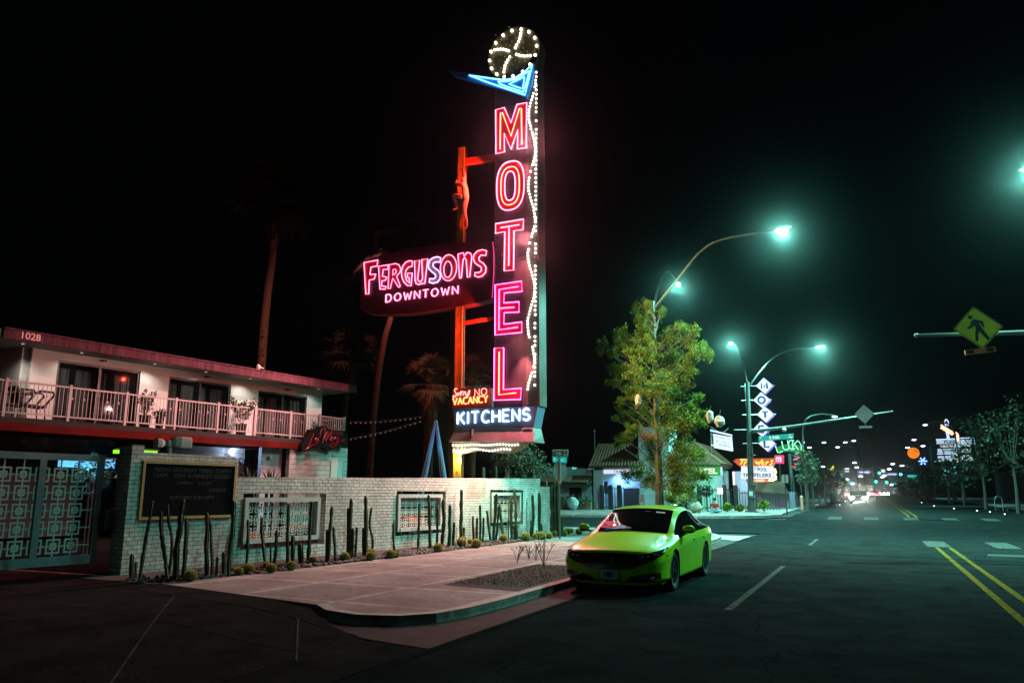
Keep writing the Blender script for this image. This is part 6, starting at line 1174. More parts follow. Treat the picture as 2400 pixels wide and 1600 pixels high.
# iron fence, bushes, boulder, person
fn = thing('iron_fence', 'black iron fence with tall bars in front of the far corner buildings', 'fence', q(1650, 1195, 51.6)); iron = mat('iron', (.02, .022, .025), .45)
def fence_(x0, x1, yt, Y, step): 
    b = MB(); a = qx(x0, Y); c = qx(x1, Y); zt = q((x0+x1)/2, yt, Y).z; x = a
    while x < c: b.box((x-.015, Y-.015, zb), (x+.015, Y+.015, zt)); x += step
    b.box((a, Y-.02, zt-.15), (c, Y+.02, zt-.1)); b.box((a, Y-.02, zb+.15), (c, Y+.02, zb+.2)); return b.build('fence_panel', iron, fn)
fence_(1416, 1500, 1140, 52.2, .16); fence_(1640, 1735, 1143, 51.6, .17); fence_(1735, 1830, 1150, 52.5, .17)
for x in (1411, 1432, 1452, 1640, 1700, 1726): b = MB(); X_ = qx(x, 52); b.box((X_-.13, 51.9, zb), (X_+.13, 52.1, q(x, 1136, 52).z)); b.build('fence_post', iron, fn)
LB = [('broad bush glowing green beside the office entrance light', 1590, 1155, 38, 500, 50.9, leafm), ('round bush left of the boulder', 1600, 1185, 14, 120, 50.2, leafd), ('tall dark bush behind the seated person', 1655, 1150, 18, 260, 50.8, leafd), ('low weedy shrub right of the seated person', 1705, 1187, 12, 160, 49.8, leafm), ('low shrub between the weedy shrub and the corner pole', 1735, 1189, 10, 130, 49.8, leafm), ('spiky bush right of the corner pole base', 1790, 1182, 13, 170, 50.8, leafm)]
for lab, x, y, r_, n, Y, m in LB:
    c = atY(x, y, Y); rad = r_*Y/1835; t = thing('bush', lab, 'bush', (c.x, Y, zb), 'bushes at the far corner'); b = MB(); leaves(b, c, rad, n, .11, (1, .6, .8)); b.build('foliage', m, t); b = MB(); b.tube([(c.x, Y, zb-.1), tuple(c)], .05, 5); b.build('stem', tb, t)
fl_ = thing('garden_floodlight', 'bright garden floodlight shining into the bush by the office', 'lamp', atY(1580, 1190, 50.3)); b = MB(); c = atY(1583, 1186, 50.2); b.box(c-V((.12, .06, .08)), c+V((.12, .06, .08))); b.build('housing', iron, fl_); b = MB(); b.box(c+V((-.1, -.02, .083)), c+V((.1, .05, .09))); b.build('lens', ledw, fl_); lamp('SPOT', c+V((0, -.1, .15)), 160, (.6, 1, .6), fl_, .05, (.1, .35, 1), 120, .6)
bd2 = thing('boulder', 'rounded tan boulder on the far pavement left of the seated person', 'boulder', atY(1632, 1200, 48)); b = MB(); c = atY(1632, 1189, 48); b.sphere(c, .34, 12, (1.15, .8, .85), .6); b.build('rock', mat('tan_rock', (.4, .32, .22), .9, var=.3, bump=.5), bd2, smooth=True)
pc = atY(1676, 1199, 48); zg = gz(48)+.13; pn = thing('person', 'person in a red top and jeans sitting cross legged on the far pavement', 'person', (pc.x, 48, zg)); X, Y = pc.x, 48.
P = lambda a, b_, c: (X+a, Y+b_, zg+c)
J = [P(0, .1, .13), P(0, .1, .35), P(0, .08, .5), P(0, .06, .62), P(0, .04, .72), P(0, .03, .84), P(-.18, .06, .52), P(-.24, -.02, .3), P(-.1, -.14, .2), P(.18, .06, .52), P(.24, -.02, .3), P(.1, -.14, .2), P(-.12, .05, .12), P(-.38, -.12, .14), P(-.02, -.28, .07), P(.12, .05, .12), P(.38, -.12, .14), P(.02, -.24, .1)]
E_ = [(0, 1), (1, 2), (2, 3), (3, 4), (4, 5), (2, 6), (6, 7), (7, 8), (2, 9), (9, 10), (10, 11), (0, 12), (12, 13), (13, 14), (0, 15), (15, 16), (16, 17)]
skin('body', J, E_, [.13, .12, .12, .05, .09, .07, .06, .045, .035, .06, .045, .035, .09, .07, .045, .09, .07, .045], mat('person_skin', (.45, .28, .2), .6), pn)
skin('red_top', [P(0, .1, .18), P(0, .1, .36), P(0, .08, .53), P(-.18, .06, .53), P(-.24, -.02, .31), P(.18, .06, .53), P(.24, -.02, .31)], [(0, 1), (1, 2), (2, 3), (3, 4), (2, 5), (5, 6)], [.15, .135, .12, .075, .06, .075, .06], mat('red_cloth', (.5, .03, .03), .8), pn)
skin('jeans', [P(0, .1, .12), P(-.12, .05, .12), P(-.38, -.12, .14), P(-.06, -.26, .08), P(.12, .05, .12), P(.38, -.12, .14), P(.06, -.22, .11)], [(0, 1), (1, 2), (2, 3), (0, 4), (4, 5), (5, 6)], [.14, .1, .085, .06, .1, .085, .06], mat('jeans_cloth', (.2, .3, .38), .8), pn)
b = MB(); b.sphere(P(0, .06, .80), .105, 10, (1, 1, 1.05)); b.build('hair', well, pn, smooth=True)
wl = thing('wall_lamp', 'twin white lantern glowing on the fence right of the office', 'lamp', q(1688, 1150, 51.5)); b = MB()
for x in (1684, 1691): c = q(x, 1150, 51.4); b.box(c-V((.07, .07, .2)), c+V((.07, .07, .2)))
b.build('lantern', mat('lantern_glass', (1, .95, .9), .4, emit=(1, .92, .88), es=1.3), wl); b = MB(); c = q(1688, 1150, 51.5); b.box((c.x-.03, 51.45, zb), (c.x+.03, 51.5, c.z)); b.build('post', iron, wl)
# ------------------------------------------------------------------ far corner: signs
bluew = mat('lit_white_blue', (.9, .9, 1), .4, emit=(.85, .86, .95), es=.95); ink = mat('navy_ink', (.01, .01, .06), .5, emit=(.0, .0, .08), es=.4); violet = mat('violet_edge', (.2, .1, .9), .4, emit=(.15, .08, 1), es=.9)
mq_ = thing('marquee_sign', 'small blue white marquee board above the clay tile roof', 'sign', q(1668, 1070, 56)); b = MB(); Ym = 56
cs = [q(1673, 1049, Ym), q(1716, 1057, Ym), q(1714, 1024, Ym), q(1672, 1016, Ym)]; b.prism(cs, (0, .3, 0)); pb_ = b.build('panel', bluew, mq_)
b = MB(); b.tube([q(1665, 1008, Ym), q(1716, 1020, Ym)], .06, 5); b.tube([q(1667, 1042, Ym-.1), q(1718, 1053, Ym-.1)], .05, 5); b.tube([q(1714, 1023, Ym), q(1717, 1056, Ym)], .05, 5); b.build('neon_frame', mat('blue_white_tube', (.6, .75, 1), .4, emit=(.5, .65, 1), es=1.5), mq_)
b = MB(); b.tube([q(1666, 1005, Ym+.2), q(1668, 1075, Ym+.2)], .05, 5); b.prism([q(1665, 1014, Ym+.31), q(1672, 1016, Ym+.31), q(1673, 1049, Ym+.31), q(1666, 1047, Ym+.31)], (0, .02, 0)); b.tube([q(1666, 1000, Ym), q(1686, 1013, Ym)], .03, 4); b.tube([q(1694, 1014, Ym), q(1708, 1003, Ym)], .03, 4); b.build('frame', steel, mq_)
b = MB()
for s_, x, y, w_ in (('TRVSAJE  CR', 1675, 1026, 36), ('AA  LSYD 2', 1678, 1035, 30), ('E REE WIFI AL', 1680, 1043, 33)): a = q(x, y, Ym); dx = (q(1716, 1057, Ym)-q(1673, 1049, Ym)).normalized(); text(b, s_, a, dx, (0, 0, 1), w_*Ym/1835, .17, lift=V((0, -.03, 0)))
b.build('lettering', ink, pb_)
ms = thing('diamond_motel_sign', 'stack of five lit diamonds spelling MOTEL on crossbars of a green lit pole', 'neon sign', q(1762, 1190, 57)); Yd = 57; zb2 = gz(57)+.1
b = MB(); b.tube([(q(1769, 1190, Yd).x, Yd, zb2), q(1762, 1078, Yd), q(1748, 898, Yd)], [.14, .13, .12], 8); b.build('pole', steel, ms); lamp('SPOT', q(1757, 1060, Yd-.8), 260, (.3, 1, .6), ms, .05, (-.12, .2, 1), 60, .5)
for y, x0, x1 in ((905, 1736, 1816), (938, 1738, 1809), (972, 1740, 1819), (1007, 1720, 1800), (1039, 1741, 1800)): b = MB(); b.tube([q(x0, y, Yd-.1), q(x1, y-2, Yd-.1)], .03, 5); b.build('crossbar', steel, ms)
for ch, x, y in (('M', 1791, 903.5), ('O', 1785, 937), ('T', 1793.5, 971), ('E', 1785, 1005), ('L', 1797.5, 1039)):
    c = q(x, y, Yd-.3); r_ = 17.8*Yd/1835; b = MB(); diamond(b, c, r_, V((1, 0, -.02)), V((-.03, 0, 1)), V((0, .35, 0)), rd=.01); dm = b.build('diamond', bluew, ms); b = MB(); diamond(b, c+V((.06, .005, -.02)), r_*1.04, V((1, 0, -.02)), V((-.03, 0, 1)), V((0, .33, 0)), rd=.01); b.build('edge', violet, dm)
    b = MB(); h = 14.5*Yd/1835; wd = {'M': .85, 'O': 1, 'T': .95, 'E': .75, 'L': .7}[ch]*h
    cw, st = STK[ch]
    for ln in st: b.tube([c+V(((p_[0]/cw-.5)*wd, -.03, (p_[1]-.5)*h)) for p_ in ln], .085, 5)
    b.build('lettering', ink, dm); 
lamp('POINT', q(1800, 960, Yd-1.2), 60, (.5, .6, 1), ms, .05)
tv = thing('script_motel_sign', 'orange script sign over a white letter board behind the corner pole', 'neon sign', q(1770, 1130, 56)); Yt = 56
orb = mat('lit_orange_board', (.5, .06, .01), .4, emit=(.62, .09, .01), es=.8)
b = MB(); b.prism([q(x, y, Yt) for x, y in ((1722, 1075), (1817, 1073), (1813, 1091), (1735, 1091))], (0, .3, 0)); ob_ = b.build('orange_board', orb, tv)
b = MB(); oo = lambda x, y: q(1660+x/10.455, 1000+y/10.455, Yt)+V((0, -.06, 0))
for ln in ([(780, 800), (990, 800)], [(860, 800), (790, 920)], [(910, 850), (870, 940)], [(900, 870), (950, 850)], [(1160, 830), (1185, 900), (1215, 860), (1250, 900), (1215, 910), (1250, 850)], [(1330, 800), (1230, 930)], [(1330, 900), (1370, 860), (1340, 840), (1310, 920), (1370, 930)], [(1440, 850), (1400, 930)], [(1430, 880), (1480, 850)], [(1590, 810), (1540, 850), (1570, 890), (1540, 930), (1500, 920)]): b.tube([oo(*z) for z in ln], .055, 5)
b.build('script_lettering', mat('amber_script', (1, .5, .1), .4, emit=(1, .42, .05), es=1.6), ob_)
pl_, a, ux, uz = plate(tv, 1737, 1091.5, 1812, 1121, Yt, bluew, th=.3, name='letter_board'); signtext(tv, pl_, a, ux, uz, [('POOL', .52, .56, .3, .3), ('TRAVELERS', .04, .1, .9, .32)], ink)
b = MB(); b.prism([oo(600, 820), oo(720, 830), oo(800, 960), oo(760, 960)], (0, .1, 0)); b.build('red_arrow', mat('lit_red_arrow', (.7, .05, .02), .4, emit=(.8, .06, .03), es=.9), tv)
b = MB(); b.prism([oo(900, 960), oo(1250, 960), oo(1100, 1110)], (0, .05, 0)); b.build('pink_triangle', mat('dusky_pink', (.35, .16, .16), .5, emit=(.5, .2, .2), es=.25), tv)
pl_, a, ux, uz = plate(tv, 1748, 1122, 1799, 1129, Yt, orb, th=.2, name='vacancy_board'); signtext(tv, pl_, a, ux, uz, [('VACANCY', .08, .15, .8, .7)], MC['amber_script'])
b = MB(); wb_ = mat('warm_bulb', (1, .8, .5), .4, emit=(1, .68, .3), es=3, sample=False)
for x, y in [(1816, 1100), (1818, 1106), (1816, 1112), (1818, 1117), (1817, 1122), (1811, 1125), (1804, 1125)]: b.sphere(q(x, y, Yt-.1), .09, 6)
b.build('bulb', wb_, tv); b = MB(); b.box(tuple(q(1752, 1140, Yt+.05)-V((0, 0, 2))), tuple(q(1756, 1092, Yt+.3)+V((0, .2, 0)))); b.build('post', steel, tv); lamp('POINT', q(1775, 1128, Yt-1), 55, (1, .75, .95), tv, .1)
bk = thing('lavender_building', 'lavender lit building with curved corner behind the letter board', 'building', q(1740, 1190, 59)); b = MB(); x0 = qx(1722, 59); b.box((x0, 59, zb-.2), (qx(1768, 59), 64, q(1745, 1104, 59).z)); b.box((qx(1766, 59), 59.5, zb-.2), (qx(1850, 59), 66, q(1810, 1152, 59.5).z)); b.build('wall', mat('lavender_stucco', (.25, .22, .3), .8, var=.15), bk)
b = MB(); b.prism([q(1766, 1150, 58.5), q(1850, 1156, 58.5), q(1835, 1128, 62), q(1766, 1122, 62)], (0, 0, -.1)); b.build('roof', tile, bk); b = MB(); b.box((x0-.02, 58.9, zb), (x0+.12, 58.98, q(1745, 1104, 59).z)); b.build('pink_edge', mat('lit_pink_edge', (.9, .3, .35), .4, emit=(1, .3, .4), es=.4), bk)
lamp('SPOT', q(1742, 1128, 57.6), 80, (.85, .7, 1), bk, .1, (0, 1, -.3), 140, .6)
lk = thing('green_arc_sign', 'green neon LUCKY sign on an arched board', 'neon sign', q(1850, 1055, 64)); Yl = 64; b = MB(); gr_ = mat('lit_green_arch', (.0, .2, .05), .4, emit=(0, .38, .08), es=.55)
o_ = lambda x, y: q(1600+x/4.357, 860+y/4.357, Yl)
top = [(948, 825), (1000, 800), (1080, 783), (1150, 785), (1235, 810)]; bot = [(1230, 870), (1150, 868), (1080, 860), (1030, 862), (985, 885)]; b.prism([o_(*z) for z in top+bot], (0, .4, 0)); ab = b.build('arch_board', gr_, lk); b = MB()
for ch, x, y, an in (('L', 972, 872, 14), ('U', 1032, 848, 8), ('C', 1085, 842, 2), ('K', 1125, 842, -2), ('Y', 1180, 850, -8)):
    cw, st = STK[ch]; e1 = V((math.cos(R(an)), 0, math.sin(R(an)))); e2 = V((-math.sin(R(an)), 0, math.cos(R(an)))); c = o_(x, y)+V((0, -.08, 0))
    for ln in st: b.tube([c+e1*(p_[0]*.62)+e2*(p_[1]*.72) for p_ in ln], .04, 5)
b.build('neon_lettering', mat('green_white_tube', (.4, 1, .6), .4, emit=(.3, 1, .55), es=1.7), ab); b = MB(); b.tube([o_(1090, 880), V((o_(1090, 880).x, Yl+.2, gz(64)))], .12, 6); b.build('post', steel, lk)
def litbox(name, lab, x0, y0, x1, y1, Y, m, txt=None, tm=None, cat='sign', post=True):
    t = thing(name, lab, cat, q(x0, y1, Y)); pl_, a, ux, uz = plate(t, x0, y0, x1, y1, Y, m, th=.25, name='panel')
    if txt: signtext(t, pl_, a, ux, uz, [txt], tm)
    if post: b = MB(); c = a+ux*.5; b.tube([c+V((0, .1, 0)), (c.x, Y+.1, gz(Y))], .05, 5); b.build('post', steel, t)
    return t
litbox('letter_m_sign', 'white lower case letter m on a glowing pink square', 1815, 1066, 1837, 1086, 66, mat('lit_pink', (.8, .05, .2), .4, emit=(.95, .06, .25), es=.9), ('m', .15, .2, .6, .6), bluew)
pk = thing('round_pink_sign', 'round cluster of pink neon right of the letter m sign', 'neon sign', q(1870, 1090, 66)); b = MB(); c = q(1872, 1075, 66)
for k in range(9): a = k*2.4; rr_ = .12*k**.8*.75; b.tube([c+V((math.cos(a)*rr_-.12, -.05, math.sin(a)*rr_*1.1)), c+V((math.cos(a)*rr_+.12, -.05, math.sin(a)*rr_*1.1+.06))], .05, 4)
b.build('neon_tube', mat('pink_cluster', (1, .3, .5), .4, emit=(1, .22, .4), es=1.8), pk); b = MB(); b.lathe([(.62, 0), (.62, .1)], c, 16, 'y'); b.build('backing', iron, pk); b = MB(); b.tube([c, (c.x, 66.1, gz(66))], .06, 5); b.build('post', steel, pk)
litbox('red_script_sign', 'small glowing red sign low beside the round pink sign', 1852, 1091, 1863, 1096, 67, mat('lit_red', (.8, .05, .02), .4, emit=(1, .06, .02), es=1.1))
t = litbox('blank_sign_back', 'grey back of a post mounted sign on the far corner pavement', 1832, 1112, 1847, 1131, 49, sgb, cat='traffic sign'); b = MB(); c = q(1839.5, 1120, 48.95); b.box(c-V((.02, .03, .25)), c+V((.02, 0, .25))); b.build('rib', iron, t)
# ------------------------------------------------------------------ street trees further down both sides
tdl = mat('far_tree_leaf', (.02, .04, .012), .6, var=.5, vscale=1.5)
def sidetree(x, Y, htop, wpx, lab, base=None, n=900, m=tdl, trunk=.12):
    g = V((atY(x, 1180, Y).x, Y, gz(Y)+.12)); zt = atY(x, htop, Y).z; rad = wpx/2*Y/1835; t = thing('street_tree', lab, 'tree', g, 'street trees further along the road')
    zc = max(g.z+1.9, zt-2*rad*.95); br = MB(); cr = MB(); br.tube([g, g+V((.05, 0, (zc-g.z)*.6)), V((g.x, Y, (zc+zt)/2))], [trunk, trunk*.8, trunk*.3], 6)
    for k in range(22):
        f = random.random(); c = V((g.x+random.gauss(0, .42)*rad*(1-.45*f), Y+random.gauss(0, .5)*rad*.7, zc+(zt-zc)*f)); br.tube([V((g.x, Y, zc)), c], .02, 3, cap=False); leaves(cr, c, rad*.34, n//22, .035+Y*.0016)
    cr.build('crown', m, t); br.build('trunk', mat('far_bark', (.05, .04, .03), .9), t); return t
for x, Y, ht, wp_, lab in ((1893, 56, 1062, 66, 'nearest tree beyond the far corner on the left pavement'), (1906, 64, 1085, 50, 'tree just past the nearest one on the left pavement'), (1935, 78, 1100, 50, 'left pavement tree beside the rubbish bin'), (1958, 95, 1112, 44, 'left pavement tree past the rubbish bin'), (1975, 120, 1125, 34, 'small far tree at the left pavement end'),
                           (2385, 52, 930, 150, 'largest dark tree at the right edge of the picture'), (2310, 62, 985, 120, 'second dark tree from the right edge'), (2262, 76, 1060, 90, 'right pavement tree under the storage sign'), (2225, 90, 1085, 70, 'right pavement tree left of the storage sign tree'), (2180, 115, 1105, 60, 'middle far tree of the right pavement'), (2150, 150, 1125, 50, 'distant tree on the right pavement'), (2120, 200, 1135, 40, 'farthest tree on the right pavement')): sidetree(x, Y, ht, wp_, lab)
for i, (x, y, Y) in enumerate(((2225, 1140, 84), (2330, 1140, 60), (2350, 1145, 55))):
    c = q(x, y, Y)-V((0, 1, 2)); t = thing('tree_uplight', ('uplight under the right pavement tree near the storage sign', 'uplight under the second dark tree from the right edge', 'uplight under the largest dark tree')[i], 'lamp', c); c.z = gz(Y)+.2; b = MB(); b.lathe([(.08, 0), (.08, .1)], c, 8); b.build('housing', iron, t); lamp('SPOT', c+V((0, 0, .2)), 90, (.5, 1, .4), t, .05, (0, .3, 1), 80, .6)
# ------------------------------------------------------------------ right hand storage sign, round orange sign, blue star light
ps = thing('storage_sign', 'tall lit advertising sign with stacked white boards and an orange bulb arrow', 'sign', q(2240, 1150, 120)); Yq2 = 120; cyw = mat('lit_pale_cyan', (.6, .85, .9), .4, emit=(.5, .74, .85), es=.85); tubeb = mat('blue_line_tube', (.5, .6, 1), .4, emit=(.45, .55, 1), es=2)
o3 = lambda x, y: (2160+x/10.456, 960+y/10.456)
for x0, y0, x1, y1, m, tx, tm in ((370, 745, 940, 835, cyw, ('Public', .32, .12, .62, .76), mat('teal_ink', (.05, .2, .25), .5)), (390, 855, 800, 935, well, ('PUBLIC FIX', .15, .2, .82, .62), bluew), (805, 850, 945, 925, cyw, ('St.', .3, .15, .4, .6), ink), (395, 955, 820, 1050, cyw, ('SPYDER', .3, .25, .65, .5), ink), (960, 730, 1230, 900, cyw, None, None), (850, 960, 1210, 1040, cyw, None, None), (400, 1130, 870, 1265, cyw, None, None), (880, 1110, 1250, 1255, cyw, None, None)):
    a_, c_ = o3(x0, y0), o3(x1, y1); pl_, a, ux, uz = plate(ps, a_[0], a_[1], c_[0], c_[1], Yq2, m, th=.3, tilt=-.6, name='board')
    if tx: signtext(ps, pl_, a, ux, uz, [tx], tm)
b = MB()
for ln in ([(350, 730), (930, 705)], [(950, 695), (1290, 680), (1310, 850)], [(380, 1080), (850, 1070)], [(605, 540), (640, 705)], [(645, 540), (675, 705)], [(600, 230), (560, 300), (600, 390)], [(610, 230), (660, 300), (650, 390), (610, 330)]): b.tube([q(*o3(*z), Yq2-.1) for z in ln], .07, 4)
b.build('neon_line', tubeb, ps); b = MB(); c = q(2225, 1045, Yq2+.3); b.box((c.x-.25, Yq2+.31, gz(120)), (c.x+.25, Yq2+.6, q(2225, 1020, Yq2).z)); b.build('post', steel, ps); b = MB()
for k in range(34):
    f = k/33
    for dx, dy in ((0, 0), (20, 45), (-10, 70)):
        x = 480+(820-480)*min(1, f*1.5)**1.1+(60 if f > .6 else 0)*1; y = 385+330*f**1.15
        if k % 2 == 0: b.sphere(q(*o3(x+dx, y+dy-10), Yq2-.2), .1, 5)
for x, y in ((880, 1270), (930, 1270), (900, 1310), (950, 1320), (920, 1360), (860, 1110)): b.sphere(q(*o3(x, y), Yq2-.2), .1, 5)
b.build('arrow_bulb', mat('orange_bulb', (1, .6, .4), .4, emit=(1, .55, .35), es=2.5, sample=False), ps)
om = thing('round_orange_sign', 'glowing orange disc sign with a dark diagonal stroke', 'sign', q(2141, 1061, 110)); b = MB(); c = q(2141, 1061, 110); b.lathe([(.68, 0), (.68, .2)], c, 24, 'y'); d_ = b.build('disc', mat('lit_orange', (1, .3, .02), .4, emit=(1, .25, .01), es=.95), om); b = MB(); b.bar(q(2141, 1053, 109.9), q(2151, 1060, 109.9), .08, .08); b.build('stroke', iron, d_); b = MB(); b.tube([c+V((.3, .3, -.5)), (c.x+.3, 110.3, gz(110))], .08, 5); b.build('post', iron, om)
bs = thing('blue_star_light', 'bright blue star shaped light on a pole left of the storage sign', 'lamp', q(2164, 1120, 100)); b = MB(); c = q(2163, 1080, 100)
for k in range(6): a = k*math.pi/3; b.tube([c, c+V((math.cos(a)*.45, 0, math.sin(a)*.45))], .07, 4)
b.build('star', mat('blue_star', (.2, .3, 1), .4, emit=(.15, .3, 1), es=4), bs); b = MB(); b.tube([c, (q(2167, 1120, 100).x, 100, gz(100))], .1, 6); b.build('pole', steel, bs)
# ------------------------------------------------------------------ distant avenue: lamps, signals, cars
def farlamp(x, y, Y, lab, side): 
    c = atY(x, y, Y); t = thing('street_lamp', lab, 'street lamp', (c.x+side*2.2, Y, gz(Y)), GRPL); s_ = max(.2, Y/420)
    b = MB(); b.tube(smooth([(c.x+side*2.4, Y, gz(Y)), (c.x+side*2.3, Y, c.z-1), (c.x+side*1.3, Y, c.z+.1), tuple(c)], 3, False), .07, 5); b.build('pole', steel, t); b = MB(); b.sphere(c-V((0, 0, .1)), s_, 8, (1, .6, .32)); b.build('lamp_head', mat('violet_led', (.8, .8, 1), .3, emit=(.72, .7, 1), es=7, sample=False), t, smooth=True)
    if lab.split()[0] in ('first', 'second', 'fourth', 'sixteenth', 'eighteenth'): lamp('SPOT', c-V((0, 0, .5)), 4500, (.2, .95, .85), t, .1, (0, 0, -1), 150, .9)
FL = [(1956, 973, 62, -1), (1931, 1035, 110, -1), (1897, 1047, 125, -1), (1963, 1046, 130, 1), (1981, 1035, 140, 1), (2001, 1031, 135, 1), (1929, 1092, 180, -1), (2003, 1083, 230, 1), (2008, 1094, 260, 1), (1985, 1122, 330, -1), (2017, 1115, 350, 1), (2092, 1086, 240, 1), (2084, 1098, 270, 1), (2114, 1090, 220, 1), (2127, 1047, 130, 1), (2168, 993, 80, 1), (2163, 1043, 115, 1), (2142, 1029, 150, 1), (1998, 1133, 420, -1), (2073, 1113, 400, 1), (2068, 1117, 430, 1), (2089, 1135, 480, 1)]
for i, (x, y, Y, s_) in enumerate(FL): farlamp(x, y, Y, f'{ORD[i] if i < 22 else i} nearest distant violet white street lamp, seen {"left" if x < 2020 else "right"} of the far traffic', s_*1.)
sigg = mat('green_signal', (0, 1, .7), .4, emit=(.05, 1, .75), es=3.5, sample=False); blueS = mat('lit_blue_arrow_sign', (.3, .35, .8), .4, emit=(.25, .3, .75), es=.8); whS = mat('lit_white_far', (1, 1, 1), .4, emit=(.9, .9, 1), es=1., sample=False); tg = mat('lit_teal_far', (0, .8, .6), .4, emit=(.02, .55, .45), es=1.2)
sm = thing('signal_mast', 'long wire mast across the avenue carrying one way signs and green signals', 'traffic signal', q(2130, 1170, 170)); b = MB(); Yg = 170; b.tube([q(1950, 1102, Yg), q(1990, 1099, Yg), q(2040, 1094, Yg)], .1, 5); b.tube([q(2070, 1103, Yg), q(2110, 1105, Yg), q(2164, 1109, Yg)], .1, 5); b.tube([q(2164, 1090, Yg), q(2166, 1170, Yg)], .16, 6); b.tube([q(1952, 1102, Yg), q(1950, 1170, Yg)], .14, 6); b.build('mast', steel, sm)
for x, y, w_, h, arrow in ((2026, 1106, 27, 7, 1), (2091, 1111, 24, 6, 1)):
    a_, c_ = q(x-w_/2, y+h/2, Yg-.3), q(x+w_/2, y-h/2, Yg-.3); b = MB(); b.box(tuple(a_), (c_.x, Yg-.2, c_.z)); ow = b.build('one_way_plate', blueS, sm); b = MB(); hh = (c_.z-a_.z); zc_ = (a_.z+c_.z)/2; b.box((a_.x+.15, Yg-.34, zc_-hh*.17), (c_.x-.6, Yg-.31, zc_+hh*.17)); b.prism([(c_.x-.6, Yg-.34, zc_-hh*.36), (c_.x-.15, Yg-.34, zc_), (c_.x-.6, Yg-.34, zc_+hh*.36)], (0, .03, 0)); b.build('arrow', whS, ow)
for x, y in ((2061, 1108), (2111, 1111)):
    c = q(x, y, Yg-.3); b = MB(); b.box(c+V((-.25, 0, -.35)), c+V((.25, .2, 1.1))); sg_ = b.build('signal_head', iron, sm); b = MB(); b.sphere(c+V((0, -.05, 0)), .27, 8, (1, .4, 1)); b.build('green_lens', sigg, sg_)
for x, y, w_, h, m, nm in ((2070, 1103, 8, 7, whS, 'turn_sign'), (1985, 1098, 10, 4, whS, 'lane_sign'), (1985, 1104, 10, 3, whS, 'lane_sign'), (1966, 1112, 17, 5, tg, 'street_plate'), (2141, 1115, 28, 5, tg, 'street_plate'), (2095, 1133, 12, 3, tg, 'street_plate'), (1994, 1129, 14, 2.6, tg, 'street_plate')):
    a_, c_ = q(x-w_/2, y+h/2, Yg-.3), q(x+w_/2, y-h/2, Yg-.3); b = MB(); b.box(tuple(a_), (c_.x, Yg-.2, c_.z)); b.build(nm, m, sm)
sm2 = thing('signal_mast', 'second farther signal mast with two green signals', 'traffic signal', q(2080, 1165, 280)); b = MB(); b.tube([q(2040, 1120, 280), q(2084, 1124, 280)], .12, 5); b.tube([q(2084, 1115, 280), q(2086, 1163, 280)], .15, 5); b.build('mast', steel, sm2)
for x, y in ((2053, 1128), (2078, 1130)): c = q(x, y, 279.6); b = MB(); b.box(c+V((-.35, 0, -.4)), c+V((.35, .2, 1.4))); sg_ = b.build('signal_head', iron, sm2); b = MB(); b.sphere(c+V((0, -.05, 0)), .45, 8, (1, .4, 1)); b.build('green_lens', sigg, sg_)
ya = thing('yellow_arrow_sign', 'yellow bent arrow sign beside the left pavement trees', 'sign', q(1950, 1170, 150)); b = MB(); b.bar(q(1946, 1101, 150), q(1954, 1093, 150), .25, .25); b.bar(q(1953, 1091, 150), q(1951, 1104, 150), .3, .25); b.sphere(q(1950, 1108, 150), .25, 6); b.build('arrow', mat('lit_yellow', (.8, .8, .02), .4, emit=(.75, .75, .02), es=1), ya); b = MB(); b.tube([q(1951, 1104, 150), (q(1951, 1170, 150).x, 150, gz(150))], .1, 5); b.build('post', iron, ya)
# cars in the distance
hl_m = mat('headlamp_glow', (1, 1, .95), .3, emit=(1, .97, .9), es=14, sample=False); tl_m = mat('tail_lamp_glow', (1, .1, .1), .3, emit=(1, .06, .1), es=5, sample=False); cbody = [mat('far_car_dark', (.05, .05, .06), .3), mat('far_car_silver', (.3, .3, .32), .3)]
def farcar(x, y, Y, lab, front=True, col=0, s_=1.):
    c = atY(x, y, Y); X = c.x; z0 = gz(Y); t = thing('distant_car', lab, 'car', (X, Y, z0), 'cars in the distance'); sp_ = 1 if front else -1; b = MB()
    pr = [(0, .25), (0, .7), (.2, .8), (1.2, .92), (1.9, 1.4), (3.2, 1.42), (4.0, .98), (4.5, .9), (4.55, .3)]
    b.prism([(X-.88, Y+(v if front else 4.55-v), z0+h) for v, h in pr], (1.76, 0, 0)); b.build('body', cbody[col], t)
    b = MB(); b.prism([(X-.72, Y+(v if front else 4.55-v)-.02*sp_, z0+h+.01) for v, h in ((1.25, .93), (1.9, 1.4), (1.95, 1.36), (1.35, .93))], (1.44, 0, 0)); b.build('windscreen', well, t)
    for sx in (-1, 1): b = MB(); b.sphere((X+sx*.66, Y-.06, z0+.62), .16*s_, 8, (1.2, .5, .8)); b.build('headlight' if front else 'tail_light', hl_m if front else tl_m, t)
    for sx in (-1, 1):
        for wy in (.9, 3.6): b = MB(); b.lathe([(.31, X+sx*.78-.1), (.31, X+sx*.78+.1)], (0, Y+wy, z0+.31), 12, 'x'); b.build('wheel', well, t)
    return t
c0_ = farcar(2012, 1170, 92, 'oncoming car with bright headlights in the near far lane', True, 0, 1.35)
b = lamp('SPOT', V((ORG[c0_.name][0]-.6, 91.8, gz(92)+.62)), 1500, (1, .95, .85), c0_, .1, (0, -1, -.035), 60, .8); b = lamp('SPOT', V((ORG[c0_.name][0]+.6, 91.8, gz(92)+.62)), 1500, (1, .95, .85), c0_, .1, (0, -1, -.035), 60, .8)
